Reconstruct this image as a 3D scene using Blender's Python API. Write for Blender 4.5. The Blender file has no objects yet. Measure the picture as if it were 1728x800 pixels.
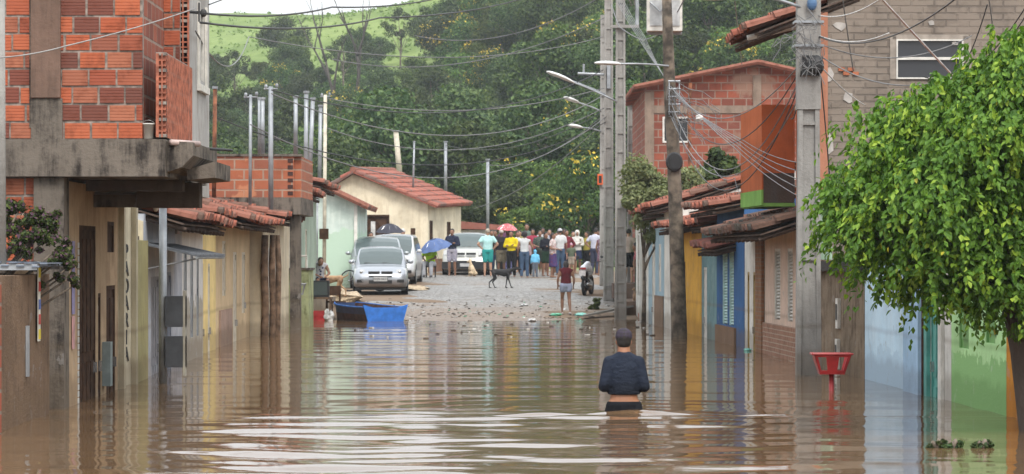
import bpy, bmesh, math, random
import numpy as np
from mathutils import Vector, Matrix, Quaternion
R = math.radians
rnd = random.Random(7)
rng = np.random.default_rng(11)
scene = bpy.context.scene
col = scene.collection

# ------------------------------------------------------------------ camera, world, sun
F = 5000.0            # focal length in photo pixels (photo 1728 wide)
CX, HY, CH = 864.0, 430.0, 1.65   # centre column, horizon row, lens height over the water
cam_d = bpy.data.cameras.new('camera')
cam = bpy.data.objects.new('camera', cam_d); col.objects.link(cam)
cam.location = (0, 0, CH); cam.rotation_euler = (R(90), 0, 0)
cam_d.sensor_width = 36; cam_d.lens = 36 * F / 1728.0
cam_d.shift_y = (HY - 400) / 1728.0
cam_d.clip_start = 0.5; cam_d.clip_end = 6000
cam_d.dof.use_dof = True; cam_d.dof.focus_distance = 33; cam_d.dof.aperture_fstop = 9.0
scene.camera = cam

SUN_EL, SUN_AZ = 50, 162      # azimuth: direction the light comes from, measured from +Y clockwise
world = bpy.data.worlds.new('World'); scene.world = world; world.use_nodes = True
wn = world.node_tree.nodes; wl = world.node_tree.links
bg = wn['Background']; bg.inputs['Strength'].default_value = 0.145
sky = wn.new('ShaderNodeTexSky'); sky.sky_type = 'NISHITA'; sky.sun_disc = False
sky.sun_elevation = R(SUN_EL); sky.sun_rotation = R(SUN_AZ); sky.dust_density = 4; sky.air_density = 1.2
mx = wn.new('ShaderNodeMix'); mx.data_type = 'RGBA'; mx.inputs[0].default_value = 0.8
mx.inputs[7].default_value = (8.1, 8.35, 8.6, 1)       # white overcast layer over the blue
# overcast sky: brighter overhead than at the horizon, as real cloud decks are
wtc = wn.new('ShaderNodeTexCoord'); wsp = wn.new('ShaderNodeSeparateXYZ'); wmr = wn.new('ShaderNodeMapRange'); wmul = wn.new('ShaderNodeMix'); wmul.data_type = 'RGBA'; wmul.blend_type = 'MULTIPLY'; wmul.inputs[0].default_value = 1
wl.new(wtc.outputs['Generated'], wsp.inputs[0]); wl.new(wsp.outputs['Z'], wmr.inputs[0]); wmr.inputs[1].default_value = 0.0; wmr.inputs[2].default_value = .8; wmr.inputs[3].default_value = .72; wmr.inputs[4].default_value = 1.35
wl.new(sky.outputs[0], mx.inputs[6]); wl.new(mx.outputs[2], wmul.inputs[6]); wl.new(wmr.outputs[0], wmul.inputs[7]); wl.new(wmul.outputs[2], bg.inputs['Color'])
sun_d = bpy.data.lights.new('sun', 'SUN'); sun_d.energy = 1.6; sun_d.angle = R(18); sun_d.color = (1, .96, .9)
sun = bpy.data.objects.new('sun', sun_d); col.objects.link(sun)
sd = Vector((math.sin(R(SUN_AZ)) * math.cos(R(SUN_EL)), math.cos(R(SUN_AZ)) * math.cos(R(SUN_EL)), math.sin(R(SUN_EL))))
sun.rotation_euler = (-sd).to_track_quat('-Z', 'Y').to_euler()
scene.view_settings.view_transform = 'Standard'; scene.view_settings.look = 'None'
scene.view_settings.exposure = 0.6; scene.view_settings.gamma = 1
scene.cycles.max_bounces = 7; scene.cycles.transparent_max_bounces = 8
scene.cycles.use_denoising = True
scene.cycles.volume_bounces = 0; scene.cycles.caustics_reflective = False; scene.cycles.caustics_refractive = False
scene.cycles.sample_clamp_indirect = 6

# ------------------------------------------------------------------ measuring helpers
def P(px, py, d): return Vector(((px - CX) / F * d, d, CH - (py - HY) / F * d))
def PX(px, d): return (px - CX) / F * d
def PZ(py, d): return CH - (py - HY) / F * d
def RX(d): return 6.37 - .043 * d if d < 75 else 3.145 + .04 * (d - 75)          # right row of facades
def LX(d): return -(4.54 + .0085 * d)      # left row of facades
def prof(y):                                # height of the street along its length
    return float(np.interp(y, [-60, 34, 60, 75, 88, 111, 128, 600], [-.95, -.9, -.38, -.02, .48, .87, 1.1, 1.2]))

# ------------------------------------------------------------------ object helpers
def link(o, parent=None):
    col.objects.link(o)
    if parent is not None: o.parent = parent
    return o
def tag(o, label=None, cat=None, group=None, kind=None):
    if label: o['label'] = label
    if cat: o['category'] = cat
    if group: o['group'] = group
    if kind: o['kind'] = kind
    return o
def empty(name, loc, rz=0, label=None, cat=None, group=None):
    o = bpy.data.objects.new(name, None); o.empty_display_size = .2
    o.location = loc; o.rotation_euler = (0, 0, rz); link(o)
    return tag(o, label, cat, group)
def copy_tree(o, parent=None, mats=None):
    c = o.copy(); link(c, parent)
    for ch in list(o.children): copy_tree(ch, c)
    return c

class MB:
    def __init__(s): s.v = []; s.f = []; s.m = []
    def face(s, pts, m=0):
        b = len(s.v); s.v += [tuple(p) for p in pts]; s.f.append(tuple(range(b, b + len(pts)))); s.m.append(m)
    def box(s, x0, x1, y0, y1, z0, z1, m=0, M=None):
        b = len(s.v)
        vs = [(x0,y0,z0),(x1,y0,z0),(x1,y1,z0),(x0,y1,z0),(x0,y0,z1),(x1,y0,z1),(x1,y1,z1),(x0,y1,z1)]
        if M is not None: vs = [tuple(M @ Vector(p)) for p in vs]
        s.v += vs
        for q in ((0,3,2,1),(4,5,6,7),(0,1,5,4),(1,2,6,5),(2,3,7,6),(3,0,4,7)):
            s.f.append(tuple(b + i for i in q)); s.m.append(m)
        return s
    def cbox(s, c, size, rot=(0,0,0), m=0):
        from mathutils import Euler
        M = Matrix.Translation(c) @ Euler(rot).to_matrix().to_4x4()
        a, b2, c2 = size[0]/2, size[1]/2, size[2]/2
        return s.box(-a, a, -b2, b2, -c2, c2, m, M)
    def tube(s, pts, r, n=8, m=0, caps=True):
        pts = [Vector(p) for p in pts]
        rs = r if isinstance(r, (list, tuple)) else [r] * len(pts)
        b = len(s.v); up = Vector((0, 0, 1))
        t0 = (pts[1] - pts[0]).normalized()
        a = t0.cross(up)
        if a.length < .1: a = t0.cross(Vector((0, 1, 0)))
        a.normalize()
        for i, p in enumerate(pts):
            t = (pts[min(i+1, len(pts)-1)] - pts[max(i-1, 0)]).normalized()
            a = (a - t * a.dot(t)).normalized(); c = t.cross(a)
            for k in range(n):
                th = 2 * math.pi * k / n
                s.v.append(tuple(p + (a * math.cos(th) + c * math.sin(th)) * rs[i]))
        for i in range(len(pts) - 1):
            for k in range(n):
                s.f.append((b+i*n+k, b+i*n+(k+1)%n, b+(i+1)*n+(k+1)%n, b+(i+1)*n+k)); s.m.append(m)
        if caps:
            s.f.append(tuple(b + k for k in range(n))[::-1]); s.m.append(m)
            s.f.append(tuple(b + (len(pts)-1)*n + k for k in range(n))); s.m.append(m)
        return s
    def rings(s, rings, m=0, caps=True):
        b = len(s.v); n = len(rings[0])
        for r_ in rings: s.v += [tuple(p) for p in r_]
        for i in range(len(rings) - 1):
            for k in range(n):
                s.f.append((b+i*n+k, b+i*n+(k+1)%n, b+(i+1)*n+(k+1)%n, b+(i+1)*n+k)); s.m.append(m)
        if caps:
            s.f.append(tuple(b + k for k in range(n))[::-1]); s.m.append(m)
            s.f.append(tuple(b + (len(rings)-1)*n + k for k in range(n))); s.m.append(m)
        return s
    def ell(s, c, r, n=12, k=8, m=0):
        rg = []
        for i in range(1, k):
            ph = math.pi * i / k - math.pi / 2
            rg.append([(c[0] + r[0]*math.cos(ph)*math.cos(2*math.pi*j/n), c[1] + r[1]*math.cos(ph)*math.sin(2*math.pi*j/n), c[2] + r[2]*math.sin(ph)) for j in range(n)])
        return s.rings(rg, m)
    def cap(s, p0, p1, r0, r1, n=10, m=0):       # capsule with tapered body
        p0 = Vector(p0); p1 = Vector(p1); t = (p1 - p0)
        if t.length < 1e-5: return s
        t.normalize(); pts = []; rs = []
        for a in (75, 45, 20): pts.append(p0 - t * r0 * math.sin(R(a))); rs.append(r0 * math.cos(R(a)))
        pts += [p0, p1]; rs += [r0, r1]
        for a in (20, 45, 75): pts.append(p1 + t * r1 * math.sin(R(a))); rs.append(r1 * math.cos(R(a)))
        return s.tube(pts, rs, n, m)
    def mesh(s, name, mats, smooth=False):
        me = bpy.data.meshes.new(name); me.from_pydata(s.v, [], s.f)
        for mt in (mats if isinstance(mats, (list, tuple)) else [mats]): me.materials.append(mt)
        me.polygons.foreach_set('material_index', s.m)
        me.polygons.foreach_set('use_smooth', [smooth] * len(s.f))
        me.update()
        uv = me.uv_layers.new(name='UVMap')
        nl = len(me.loops); buf = np.zeros((nl, 2), np.float32)
        vi = np.zeros(nl, np.int32); me.loops.foreach_get('vertex_index', vi)
        V = np.array(s.v, np.float32).reshape(-1, 3)[vi]
        npoly = len(me.polygons); N = np.zeros(npoly*3, np.float32); me.polygons.foreach_get('normal', N); N = abs(N.reshape(-1, 3))
        lt = np.zeros(npoly, np.int32); me.polygons.foreach_get('loop_total', lt)
        NL = np.repeat(N, lt, axis=0)
        ax = NL.argmax(1)
        buf[:, 0] = np.where(ax == 0, V[:, 1], V[:, 0]); buf[:, 1] = np.where(ax == 2, V[:, 1], V[:, 2])
        uv.data.foreach_set('uv', buf.ravel())
        return me
    def build(s, name, mats, parent=None, smooth=False):
        o = bpy.data.objects.new(name, s.mesh(name, mats, smooth)); return link(o, parent)

def mesh_np(name, V, Fc, mats, mi=None, smooth=False):
    V = np.asarray(V, np.float32); Fc = np.asarray(Fc, np.int32); k = Fc.shape[1]
    me = bpy.data.meshes.new(name)
    me.vertices.add(len(V)); me.vertices.foreach_set('co', V.ravel())
    me.loops.add(Fc.size); me.loops.foreach_set('vertex_index', Fc.ravel())
    me.polygons.add(len(Fc)); me.polygons.foreach_set('loop_start', np.arange(0, Fc.size, k, dtype=np.int32))
    me.polygons.foreach_set('loop_total', np.full(len(Fc), k, np.int32))
    for m in (mats if isinstance(mats, (list, tuple)) else [mats]): me.materials.append(m)
    if mi is not None: me.polygons.foreach_set('material_index', np.asarray(mi, np.int32))
    me.polygons.foreach_set('use_smooth', np.full(len(Fc), smooth, bool))
    me.update(calc_edges=True); me.validate()
    return me

# ------------------------------------------------------------------ materials
MATS = {}
def newmat(name):
    m = bpy.data.materials.new(name); m.use_nodes = True
    nt = m.node_tree; b = nt.nodes['Principled BSDF']; return m, nt, b
def nd(nt, t, **kw):
    n = nt.nodes.new(t)
    for k, v in kw.items(): setattr(n, k, v)
    return n
def mixc(nt, fac, a, b, blend='MIX'):
    n = nt.nodes.new('ShaderNodeMix'); n.data_type = 'RGBA'; n.blend_type = blend
    for i, s_ in ((0, fac), (6, a), (7, b)):
        if isinstance(s_, bpy.types.NodeSocket): nt.links.new(s_, n.inputs[i])
        elif i == 0: n.inputs[0].default_value = s_
        else: n.inputs[i].default_value = (*s_, 1) if len(s_) == 3 else s_
    return n.outputs[2]
def noise(nt, vec, scale, detail=4, rough=.55, sc=None):
    n = nt.nodes.new('ShaderNodeTexNoise'); n.inputs['Scale'].default_value = scale
    n.inputs['Detail'].default_value = detail; n.inputs['Roughness'].default_value = rough
    if sc:
        mp = nt.nodes.new('ShaderNodeMapping'); mp.inputs['Scale'].default_value = sc
        nt.links.new(vec, mp.inputs[0]); vec = mp.outputs[0]
    nt.links.new(vec, n.inputs['Vector']); return n.outputs[0]
def ramp(nt, fac, lo, hi):
    n = nt.nodes.new('ShaderNodeMapRange'); n.inputs[1].default_value = lo; n.inputs[2].default_value = hi
    n.interpolation_type = 'SMOOTHSTEP'; nt.links.new(fac, n.inputs[0]); return n.outputs[0]
def mathn(nt, op, a, b=0.0):
    n = nt.nodes.new('ShaderNodeMath'); n.operation = op
    for i, s_ in ((0, a), (1, b)):
        if isinstance(s_, bpy.types.NodeSocket): nt.links.new(s_, n.inputs[i])
        else: n.inputs[i].default_value = s_
    return n.outputs[0]
def bump(nt, b, h, strength, dist=.02):
    n = nt.nodes.new('ShaderNodeBump'); n.inputs['Strength'].default_value = strength; n.inputs['Distance'].default_value = dist
    nt.links.new(h, n.inputs['Height']); nt.links.new(n.outputs[0], b.inputs['Normal'])
def simple(name, rgb, rough=.6, metal=0, var=.15, scale=6, spec=.5):
    if name in MATS: return MATS[name]
    m, nt, b = newmat(name); tc = nd(nt, 'ShaderNodeTexCoord')
    n = noise(nt, tc.outputs['Object'], scale)
    dark = tuple(c * (1 - var * 1.6) for c in rgb); light = tuple(min(1, c * (1 + var)) for c in rgb)
    nt.links.new(mixc(nt, ramp(nt, n, .3, .7), dark, light), b.inputs['Base Color'])
    b.inputs['Roughness'].default_value = rough; b.inputs['Metallic'].default_value = metal
    b.inputs['Specular IOR Level'].default_value = spec
    MATS[name] = m; return m
def plaster(name, rgb, stain=None, amt=.5, damp=(.16, .11, .07), damp_h=.35, bumpy=.25, tint2=None, tz=None):
    """Painted, weathered render: blotches, rain streaks from the top, flood-damp foot."""
    if name in MATS: return MATS[name]
    m, nt, b = newmat(name); tc = nd(nt, 'ShaderNodeTexCoord'); uv = tc.outputs['UV']
    stain = stain or tuple(c * .5 for c in rgb)
    g = nd(nt, 'ShaderNodeNewGeometry'); sp = nd(nt, 'ShaderNodeSeparateXYZ'); nt.links.new(g.outputs['Position'], sp.inputs[0]); z = sp.outputs['Z']
    c = mixc(nt, ramp(nt, noise(nt, g.outputs['Position'], .9, 6, .65), .35, .7), rgb, tuple(x * .74 for x in rgb))
    st = noise(nt, uv, 1, 6, .7, (7, .7, 1)); bl = noise(nt, uv, 2.3, 6, .7)
    c = mixc(nt, mathn(nt, 'MULTIPLY', ramp(nt, mathn(nt, 'MULTIPLY', st, bl), .20, .37), amt), c, stain)
    if tint2:     # second coat of paint on the lower wall with an uneven edge
        e = mathn(nt, 'ADD', z, mathn(nt, 'MULTIPLY', noise(nt, uv, 1.6, 5, .7), -.9))
        c = mixc(nt, ramp(nt, e, tz - .02, tz - .06), c, tint2)
    if damp_h > -1:      # flaked paint low on the wall, and an older tide line of silt
        pk = mathn(nt, 'ADD', noise(nt, uv, 3.1, 7, .68), mathn(nt, 'MULTIPLY', z, -.05))
        c = mixc(nt, mathn(nt, 'MULTIPLY', ramp(nt, pk, .585, .60), .75), c, tuple(.55 * x + .12 for x in rgb))
        tl = mathn(nt, 'ABSOLUTE', mathn(nt, 'ADD', z, mathn(nt, 'ADD', mathn(nt, 'MULTIPLY', noise(nt, uv, .8, 3), -.12), -.62)))
        c = mixc(nt, mathn(nt, 'MULTIPLY', ramp(nt, tl, .06, .0), .30), c, damp)
    e = mathn(nt, 'ADD', z, mathn(nt, 'MULTIPLY', noise(nt, uv, 1.3, 5, .6), -.5))
    c = mixc(nt, mathn(nt, 'MULTIPLY', ramp(nt, e, damp_h - .22, damp_h - .36), .4), c, damp)
    fine = noise(nt, uv, 28, 3, .7)
    c = mixc(nt, .25, c, mixc(nt, fine, (.75, .75, .75), (1.1, 1.1, 1.1)), 'MULTIPLY')
    nt.links.new(c, b.inputs['Base Color']); b.inputs['Roughness'].default_value = .85
    b.inputs['Specular IOR Level'].default_value = .06
    h = mathn(nt, 'ADD', fine, mathn(nt, 'MULTIPLY', bl, 2.0)); bump(nt, b, h, bumpy, .02)
    MATS[name] = m; return m
def bricks(name, c1, c2, mortar, bw=.3, bh=.2, ms=.012, patch=None, pamt=.55, psc=.7, bumpy=.5):
    m, nt, b = newmat(name); tc = nd(nt, 'ShaderNodeTexCoord'); uv = tc.outputs['UV']
    br = nd(nt, 'ShaderNodeTexBrick'); br.offset = .5
    br.inputs['Scale'].default_value = 1; br.inputs['Brick Width'].default_value = bw; br.inputs['Row Height'].default_value = bh
    br.inputs['Mortar Size'].default_value = ms; br.inputs['Mortar Smooth'].default_value = .3; br.inputs['Bias'].default_value = -.1
    br.inputs['Color1'].default_value = (*c1, 1); br.inputs['Color2'].default_value = (*c2, 1); br.inputs['Mortar'].default_value = (*mortar, 1)
    wob = mixc(nt, .012, uv, noise(nt, uv, 3, 2), 'ADD'); nt.links.new(wob, br.inputs['Vector'])
    n1 = noise(nt, uv, 3, 6, .7)
    c = mixc(nt, mathn(nt, 'MULTIPLY', ramp(nt, n1, .4, .75), .5), br.outputs['Color'], tuple(x * .45 for x in c1))
    if patch:
        pm = ramp(nt, noise(nt, uv, psc, 6, .62), pamt, pamt + .06); c = mixc(nt, mathn(nt, 'MULTIPLY', pm, .85), c, patch)
    nt.links.new(c, b.inputs['Base Color']); b.inputs['Roughness'].default_value = .9; b.inputs['Specular IOR Level'].default_value = .2
    bump(nt, b, mathn(nt, 'ADD', mathn(nt, 'MULTIPLY', br.outputs['Fac'], -1), mathn(nt, 'MULTIPLY', n1, .6)), bumpy, .015)
    return m
def islandmat(name, cols, rough=.85, noise_sc=8, var=.4, objrand=False, transl=0, spec=.3):
    """colour picked at random per separate piece (tile, brick, leaf) from a ramp"""
    m, nt, b = newmat(name); g = nd(nt, 'ShaderNodeNewGeometry')
    cr = nd(nt, 'ShaderNodeValToRGB'); cr.color_ramp.interpolation = 'LINEAR'
    els = cr.color_ramp.elements
    while len(els) < len(cols): els.new(.5)
    for i, (p, c) in enumerate(cols): els[i].position = p
    for i, (p, c) in enumerate(cols): els[i].color = (*c, 1)
    nt.links.new(g.outputs['Random Per Island'], cr.inputs[0]); c = cr.outputs[0]
    tc = nd(nt, 'ShaderNodeTexCoord')
    if var: c = mixc(nt, mathn(nt, 'MULTIPLY', ramp(nt, noise(nt, tc.outputs['Object'], noise_sc, 5, .7), .45, .7), var), c, tuple(x * .35 for x in cols[0][1]))
    if objrand:
        oi = nd(nt, 'ShaderNodeObjectInfo'); hs = nd(nt, 'ShaderNodeHueSaturation')
        nt.links.new(mathn(nt, 'ADD', mathn(nt, 'MULTIPLY', oi.outputs['Random'], .05), .475), hs.inputs['Hue'])
        nt.links.new(mathn(nt, 'ADD', mathn(nt, 'MULTIPLY', oi.outputs['Random'], .75), .6), hs.inputs['Value'])
        nt.links.new(c, hs.inputs['Color']); c = hs.outputs[0]
    nt.links.new(c, b.inputs['Base Color']); b.inputs['Roughness'].default_value = rough; b.inputs['Specular IOR Level'].default_value = spec
    if transl:
        tr = nd(nt, 'ShaderNodeBsdfTranslucent'); nt.links.new(mixc(nt, 1.0, c, (1.3, 1.35, .6), 'MULTIPLY'), tr.inputs[0])
        ms = nd(nt, 'ShaderNodeMixShader'); ms.inputs[0].default_value = transl
        nt.links.new(b.outputs[0], ms.inputs[1]); nt.links.new(tr.outputs[0], ms.inputs[2])
        nt.links.new(ms.outputs[0], nt.nodes['Material Output'].inputs[0])
    return m
def glassmat(name, rgb, rough=.08):
    m, nt, b = newmat(name); b.inputs['Base Color'].default_value = (*rgb, 1); b.inputs['Roughness'].default_value = rough
    b.inputs['Specular IOR Level'].default_value = .7; return m
def concrete(name, rgb, amt=.6, streak=(.09, .085, .08)):
    return plaster(name, rgb, streak, amt, (.13, .10, .07), .4, .4)

M_tile = islandmat('clay_tile', [(0, (.20, .060, .038)), (.35, (.30, .10, .06)), (.6, (.24, .10, .07)), (.8, (.13, .075, .055)), (1, (.09, .07, .055))], .9, 5, .6)
M_tile_dark = islandmat('mossy_tile', [(0, (.10, .06, .045)), (.5, (.16, .08, .055)), (.8, (.075, .065, .05)), (1, (.05, .05, .045))], .9, 5, .6)
M_tile_red = islandmat('red_tile', [(0, (.26, .08, .055)), (.4, (.34, .12, .085)), (.8, (.22, .10, .08)), (1, (.13, .09, .075))], .92, 3, .6)
M_wood = simple('weathered_wood', (.16, .105, .07), .9, var=.35, spec=.1)
M_darkwood = simple('dark_wood', (.06, .033, .020), .9, var=.3, spec=.08)
M_rafter = simple('rafter_wood', (.09, .06, .045), .9, var=.3)
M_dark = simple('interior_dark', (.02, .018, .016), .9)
M_white = simple('white_paint', (.62, .60, .55), .6, var=.12)
M_black = simple('black_plastic', (.012, .012, .013), .5)
M_cable = simple('cable_black', (.03, .03, .032), .6)
M_cable_g = simple('cable_grey', (.16, .16, .16), .6)
M_cable_w = simple('cable_white', (.55, .54, .52), .6)
M_galv = simple('galvanised_metal', (.32, .34, .36), .5, .4, .2, 3)
M_rust = simple('rusty_metal', (.20, .075, .035), .85, .1, .4)
M_redpaint = simple('red_paint', (.36, .02, .022), .45, var=.2)
M_conc = concrete('raw_concrete', (.175, .15, .125), 1.0, (.035, .03, .027))
M_conc_l = concrete('pale_concrete', (.34, .33, .31), .45, (.14, .13, .12))
M_glass = glassmat('window_glass', (.02, .024, .028), .2)
M_rubber = simple('rubber', (.018, .018, .019), .8)
M_chrome = simple('steel', (.5, .5, .5), .25, .9, .05)

# ================================================================== GROUND, WATER, HILL
def hill_z(x, y):
    base = np.interp(y, [-400, 34, 60, 75, 88, 111, 128, 4000], [-.95, -.9, -.38, -.02, .48, .87, 1.1, 1.1])
    t = np.clip((y - 134) / 320.0, 0, 1.05)
    k = 1 / (1 + np.exp(-(x / np.maximum(y, 1) * 5000 - 60) / 90.0))      # the right side climbs sooner
    left = 37 * t ** 1.42; right = 66 * t ** 1.05
    rise = left * (1 - k) + right * k
    lump = (np.sin(x * .11 + 1) * np.sin(y * .07) * 1.1 + np.sin(x * .043 + y * .021) * 1.6) * np.clip(t * 4, 0, 1)
    h = base + rise + lump
    far = np.clip((y - 470) / 300.0, 0, 1); h = h * (1 - far) + far * 8
    h += 5.5 * np.clip((x + 10) / 60, -.8, 1.2) * np.clip((t - .55) * 2.2, 0, 1) * (1 - far)
    return h
def grid(name, xs, ys, zf, mat, smooth=True):
    X, Y = np.meshgrid(xs, ys); Z = zf(X, Y)
    V = np.stack([X, Y, Z], -1).reshape(-1, 3); nx, ny = len(xs), len(ys)
    i = np.arange(ny - 1)[:, None] * nx + np.arange(nx - 1)[None, :]; i = i.ravel()
    Fc = np.stack([i, i + 1, i + 1 + nx, i + nx], -1)
    return link(bpy.data.objects.new(name, mesh_np(name, V, Fc, mat, smooth=smooth)))
xs = np.concatenate([np.linspace(-2500, -120, 14)[:-1], np.linspace(-120, 120, 97), np.linspace(120, 2500, 14)[1:]])
ys = np.concatenate([np.linspace(-300, 20, 12)[:-1], np.linspace(20, 500, 193), np.linspace(500, 5000, 24)[1:]])
m, nt, b = newmat('hillside_soil'); g = nd(nt, 'ShaderNodeNewGeometry'); ps = g.outputs['Position']
sp = nd(nt, 'ShaderNodeSeparateXYZ'); nt.links.new(ps, sp.inputs[0])
n1 = noise(nt, ps, .05, 8, .6); n2 = noise(nt, ps, .6, 6, .7)
grass = mixc(nt, ramp(nt, n1, .35, .65), (.13, .185, .05), (.20, .26, .08))
grass = mixc(nt, mathn(nt, 'MULTIPLY', ramp(nt, n2, .45, .7), .5), grass, (.07, .12, .03))
dirt = mixc(nt, n2, (.13, .09, .06), (.24, .18, .13))
nt.links.new(mixc(nt, ramp(nt, sp.outputs['Y'], 118, 126), dirt, grass), b.inputs['Base Color'])
b.inputs['Roughness'].default_value = .95; b.inputs['Specular IOR Level'].default_value = .1
bump(nt, b, n2, .6, .3)
M_land = m
tag(grid('ground', xs, ys, hill_z, m), kind='structure')

# cobbled street
m, nt, b = newmat('cobble_street'); g = nd(nt, 'ShaderNodeNewGeometry'); ps = g.outputs['Position']
vo = nd(nt, 'ShaderNodeTexVoronoi'); vo.inputs['Scale'].default_value = 6.5; nt.links.new(ps, vo.inputs['Vector'])
ve = nd(nt, 'ShaderNodeTexVoronoi'); ve.feature = 'DISTANCE_TO_EDGE'; ve.inputs['Scale'].default_value = 6.5; nt.links.new(ps, ve.inputs['Vector'])
stone = mixc(nt, vo.outputs['Color'], (.13, .125, .115), (.31, .295, .27))
c = mixc(nt, ramp(nt, ve.outputs['Distance'], .02, .09), (.10, .08, .06), stone)
sp = nd(nt, 'ShaderNodeSeparateXYZ'); nt.links.new(ps, sp.inputs[0])
mud = noise(nt, ps, .55, 7, .7); mudc = mixc(nt, noise(nt, ps, 2.5, 5), (.13, .09, .06), (.27, .20, .14))
shore = mathn(nt, 'ADD', ramp(nt, mathn(nt, 'ADD', sp.outputs['Y'], mathn(nt, 'MULTIPLY', mud, -8)), 80.5, 74.0), mathn(nt, 'MULTIPLY', ramp(nt, mud, .55, .68), .6))
c = mixc(nt, mathn(nt, 'MINIMUM', shore, 1.0), c, mudc)
nt.links.new(c, b.inputs['Base Color']); b.inputs['Roughness'].default_value = .7
nt.links.new(mathn(nt, 'ADD', mathn(nt, 'MULTIPLY', mud, .5), .25), b.inputs['Roughness'])
bump(nt, b, mathn(nt, 'ADD', ramp(nt, ve.outputs['Distance'], 0, .12), mathn(nt, 'MULTIPLY', mud, 1.5)), .8, .04)
ys_ = np.linspace(22, 123, 405); xs_ = np.linspace(-5.6, 4.4, 61)
def road_z(X, Y):
    return hill_z(X * 0, Y) + .03 - .0032 * (X + .6) ** 2 + .012 * np.sin(X * 2.1 + Y * .9) * np.sin(Y * 1.7) + .02 * np.sin(Y * .45 + X * .8)
tag(grid('street', xs_, ys_, road_z, m), kind='structure')

# flood water: muddy sheet with a wading man's wake as real waves
MANX, MANY = PX(1053, 30.8), 30.8
def water_z(X, Y):
    r2 = np.random.default_rng(5)
    h = np.zeros_like(X)
    warp = .35 * np.sin(X * .9 + Y * .35) + .25 * np.sin(X * 2.3 - Y * .6 + 1) + .2 * np.sin(X * .4 + 2)
    near = 1 / (1 + np.exp((Y - (29.6 + .5 * np.sin(X * .9) + .3 * np.sin(X * 2.3))) / 1.3))               # rough water on our side of the man
    side = np.exp(-((X + .7) / 2.7) ** 2) * .85 + .15
    w = np.zeros_like(X)
    for k, (lam, amp, ang) in enumerate([(1.1, .0075, .05), (.8, .0048, -.16), (1.35, .007, .22), (.56, .0022, -.1), (1.8, .007, .12), (.95, .004, -.34), (.44, .0014, .15), (.7, .003, .3)]):
        q = 2 * np.pi / lam
        w += amp * (.55 + .75 * np.sin(X * (1.1 + .37 * k) + Y * .7 + k * 2.1) * np.sin(Y * (1.3 + .2 * k) + k)) * 1.25 * np.sin(q * ((Y + warp * .5) * np.cos(ang) + X * np.sin(ang)) + k * 1.7 + 1.2 * np.sin(X * (.8 + .3 * k) + k))
    mod = .55 + .45 * np.sin(X * 1.1 + Y * .8 + 1.5 * np.sin(Y * .5)) * np.sin(X * .5 - Y * 1.3)
    h += w * near * side * (.6 + mod) * .68
    dx, dy = X - MANX, MANY - Y                                        # spreading wake arms
    r = np.sqrt(dx ** 2 + dy ** 2) + 1e-3
    arm = np.abs(dx) * .16 - dy + .15
    h += .030 * np.exp(-(arm / .13) ** 2) * np.exp(-r / 3.2) * (.7 + .5 * np.sin(dx * 5))
    h += .016 * np.exp(-((arm + .5) / .2) ** 2) * np.exp(-r / 3.5)
    h += .022 * np.exp(-(r / .5) ** 2)
    h += .006 * np.sin(r * 9) * np.exp(-r / 1.8)
    for k in range(14):                                                # faint swell everywhere
        lam = r2.uniform(.5, 2.6); th = r2.normal(0, .35); q = 2 * np.pi / lam
        h += .0006 * lam * np.sin(q * (Y * np.cos(th) + X * np.sin(th)) + r2.uniform(0, 6))
    return h
m, nt, b = newmat('flood_water'); g = nd(nt, 'ShaderNodeNewGeometry'); ps = g.outputs['Position']
nt.links.new(mixc(nt, noise(nt, ps, .5, 5), (.115, .068, .034), (.16, .098, .052)), b.inputs['Base Color'])
b.inputs['Roughness'].default_value = .06; b.inputs['IOR'].default_value = 1.33; b.inputs['Specular IOR Level'].default_value = .55
r1 = noise(nt, ps, 1, 3, .5, (1.3, 3.4, 1)); r2_ = noise(nt, ps, 1, 3, .5, (.5, 1.6, 1))
gust = ramp(nt, noise(nt, ps, .16, 3), .35, .65)
hh = mathn(nt, 'ADD', mathn(nt, 'MULTIPLY', mathn(nt, 'MULTIPLY', r1, .008), mathn(nt, 'ADD', mathn(nt, 'MULTIPLY', gust, .7), .3)), mathn(nt, 'MULTIPLY', r2_, .012))
bn = nd(nt, 'ShaderNodeBump'); bn.inputs['Strength'].default_value = .42; bn.inputs['Distance'].default_value = 1.0
nt.links.new(hh, bn.inputs['Height']); nt.links.new(bn.outputs[0], b.inputs['Normal'])
M_water = m
xw = np.concatenate([np.linspace(-60, -6.6, 8)[:-1], np.linspace(-6.6, 6.9, 190), np.linspace(6.9, 60, 8)[1:]])
yw = np.concatenate([np.linspace(-60, 21, 14)[:-1], np.linspace(21, 36, 330)[:-1], np.linspace(36, 84, 480)])
tag(grid('water', xw, yw, water_z, m), kind='structure')

# ================================================================== HOUSE KIT
def frame(s, d0, d1, setback=0.0, z=0.0):
    fx = RX if s > 0 else LX
    p0 = Vector((fx(d0) + s * setback, d0)); p1 = Vector((fx(d1) + s * setback, d1)); u = (p1 - p0)
    return Vector((p0.x, p0.y, z)), -math.atan2(u.x, u.y), u.length
def facade(mb, s, W, z0, z1, ops, m=0, x=0.0, rev=.22):
    us = sorted({0, W, *[o[0] for o in ops], *[o[1] for o in ops]}); zs = sorted({z0, z1, *[o[2] for o in ops], *[o[3] for o in ops]})
    us = [u for u in us if 0 <= u <= W]; zs = [z for z in zs if z0 <= z <= z1]
    for i in range(len(us) - 1):
        for j in range(len(zs) - 1):
            uc, zc = (us[i] + us[i+1]) / 2, (zs[j] + zs[j+1]) / 2
            if any(o[0] < uc < o[1] and o[2] < zc < o[3] for o in ops): continue
            mb.box(*sorted((x, x + s * rev)), us[i], us[i+1], zs[j], zs[j+1], m)
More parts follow.
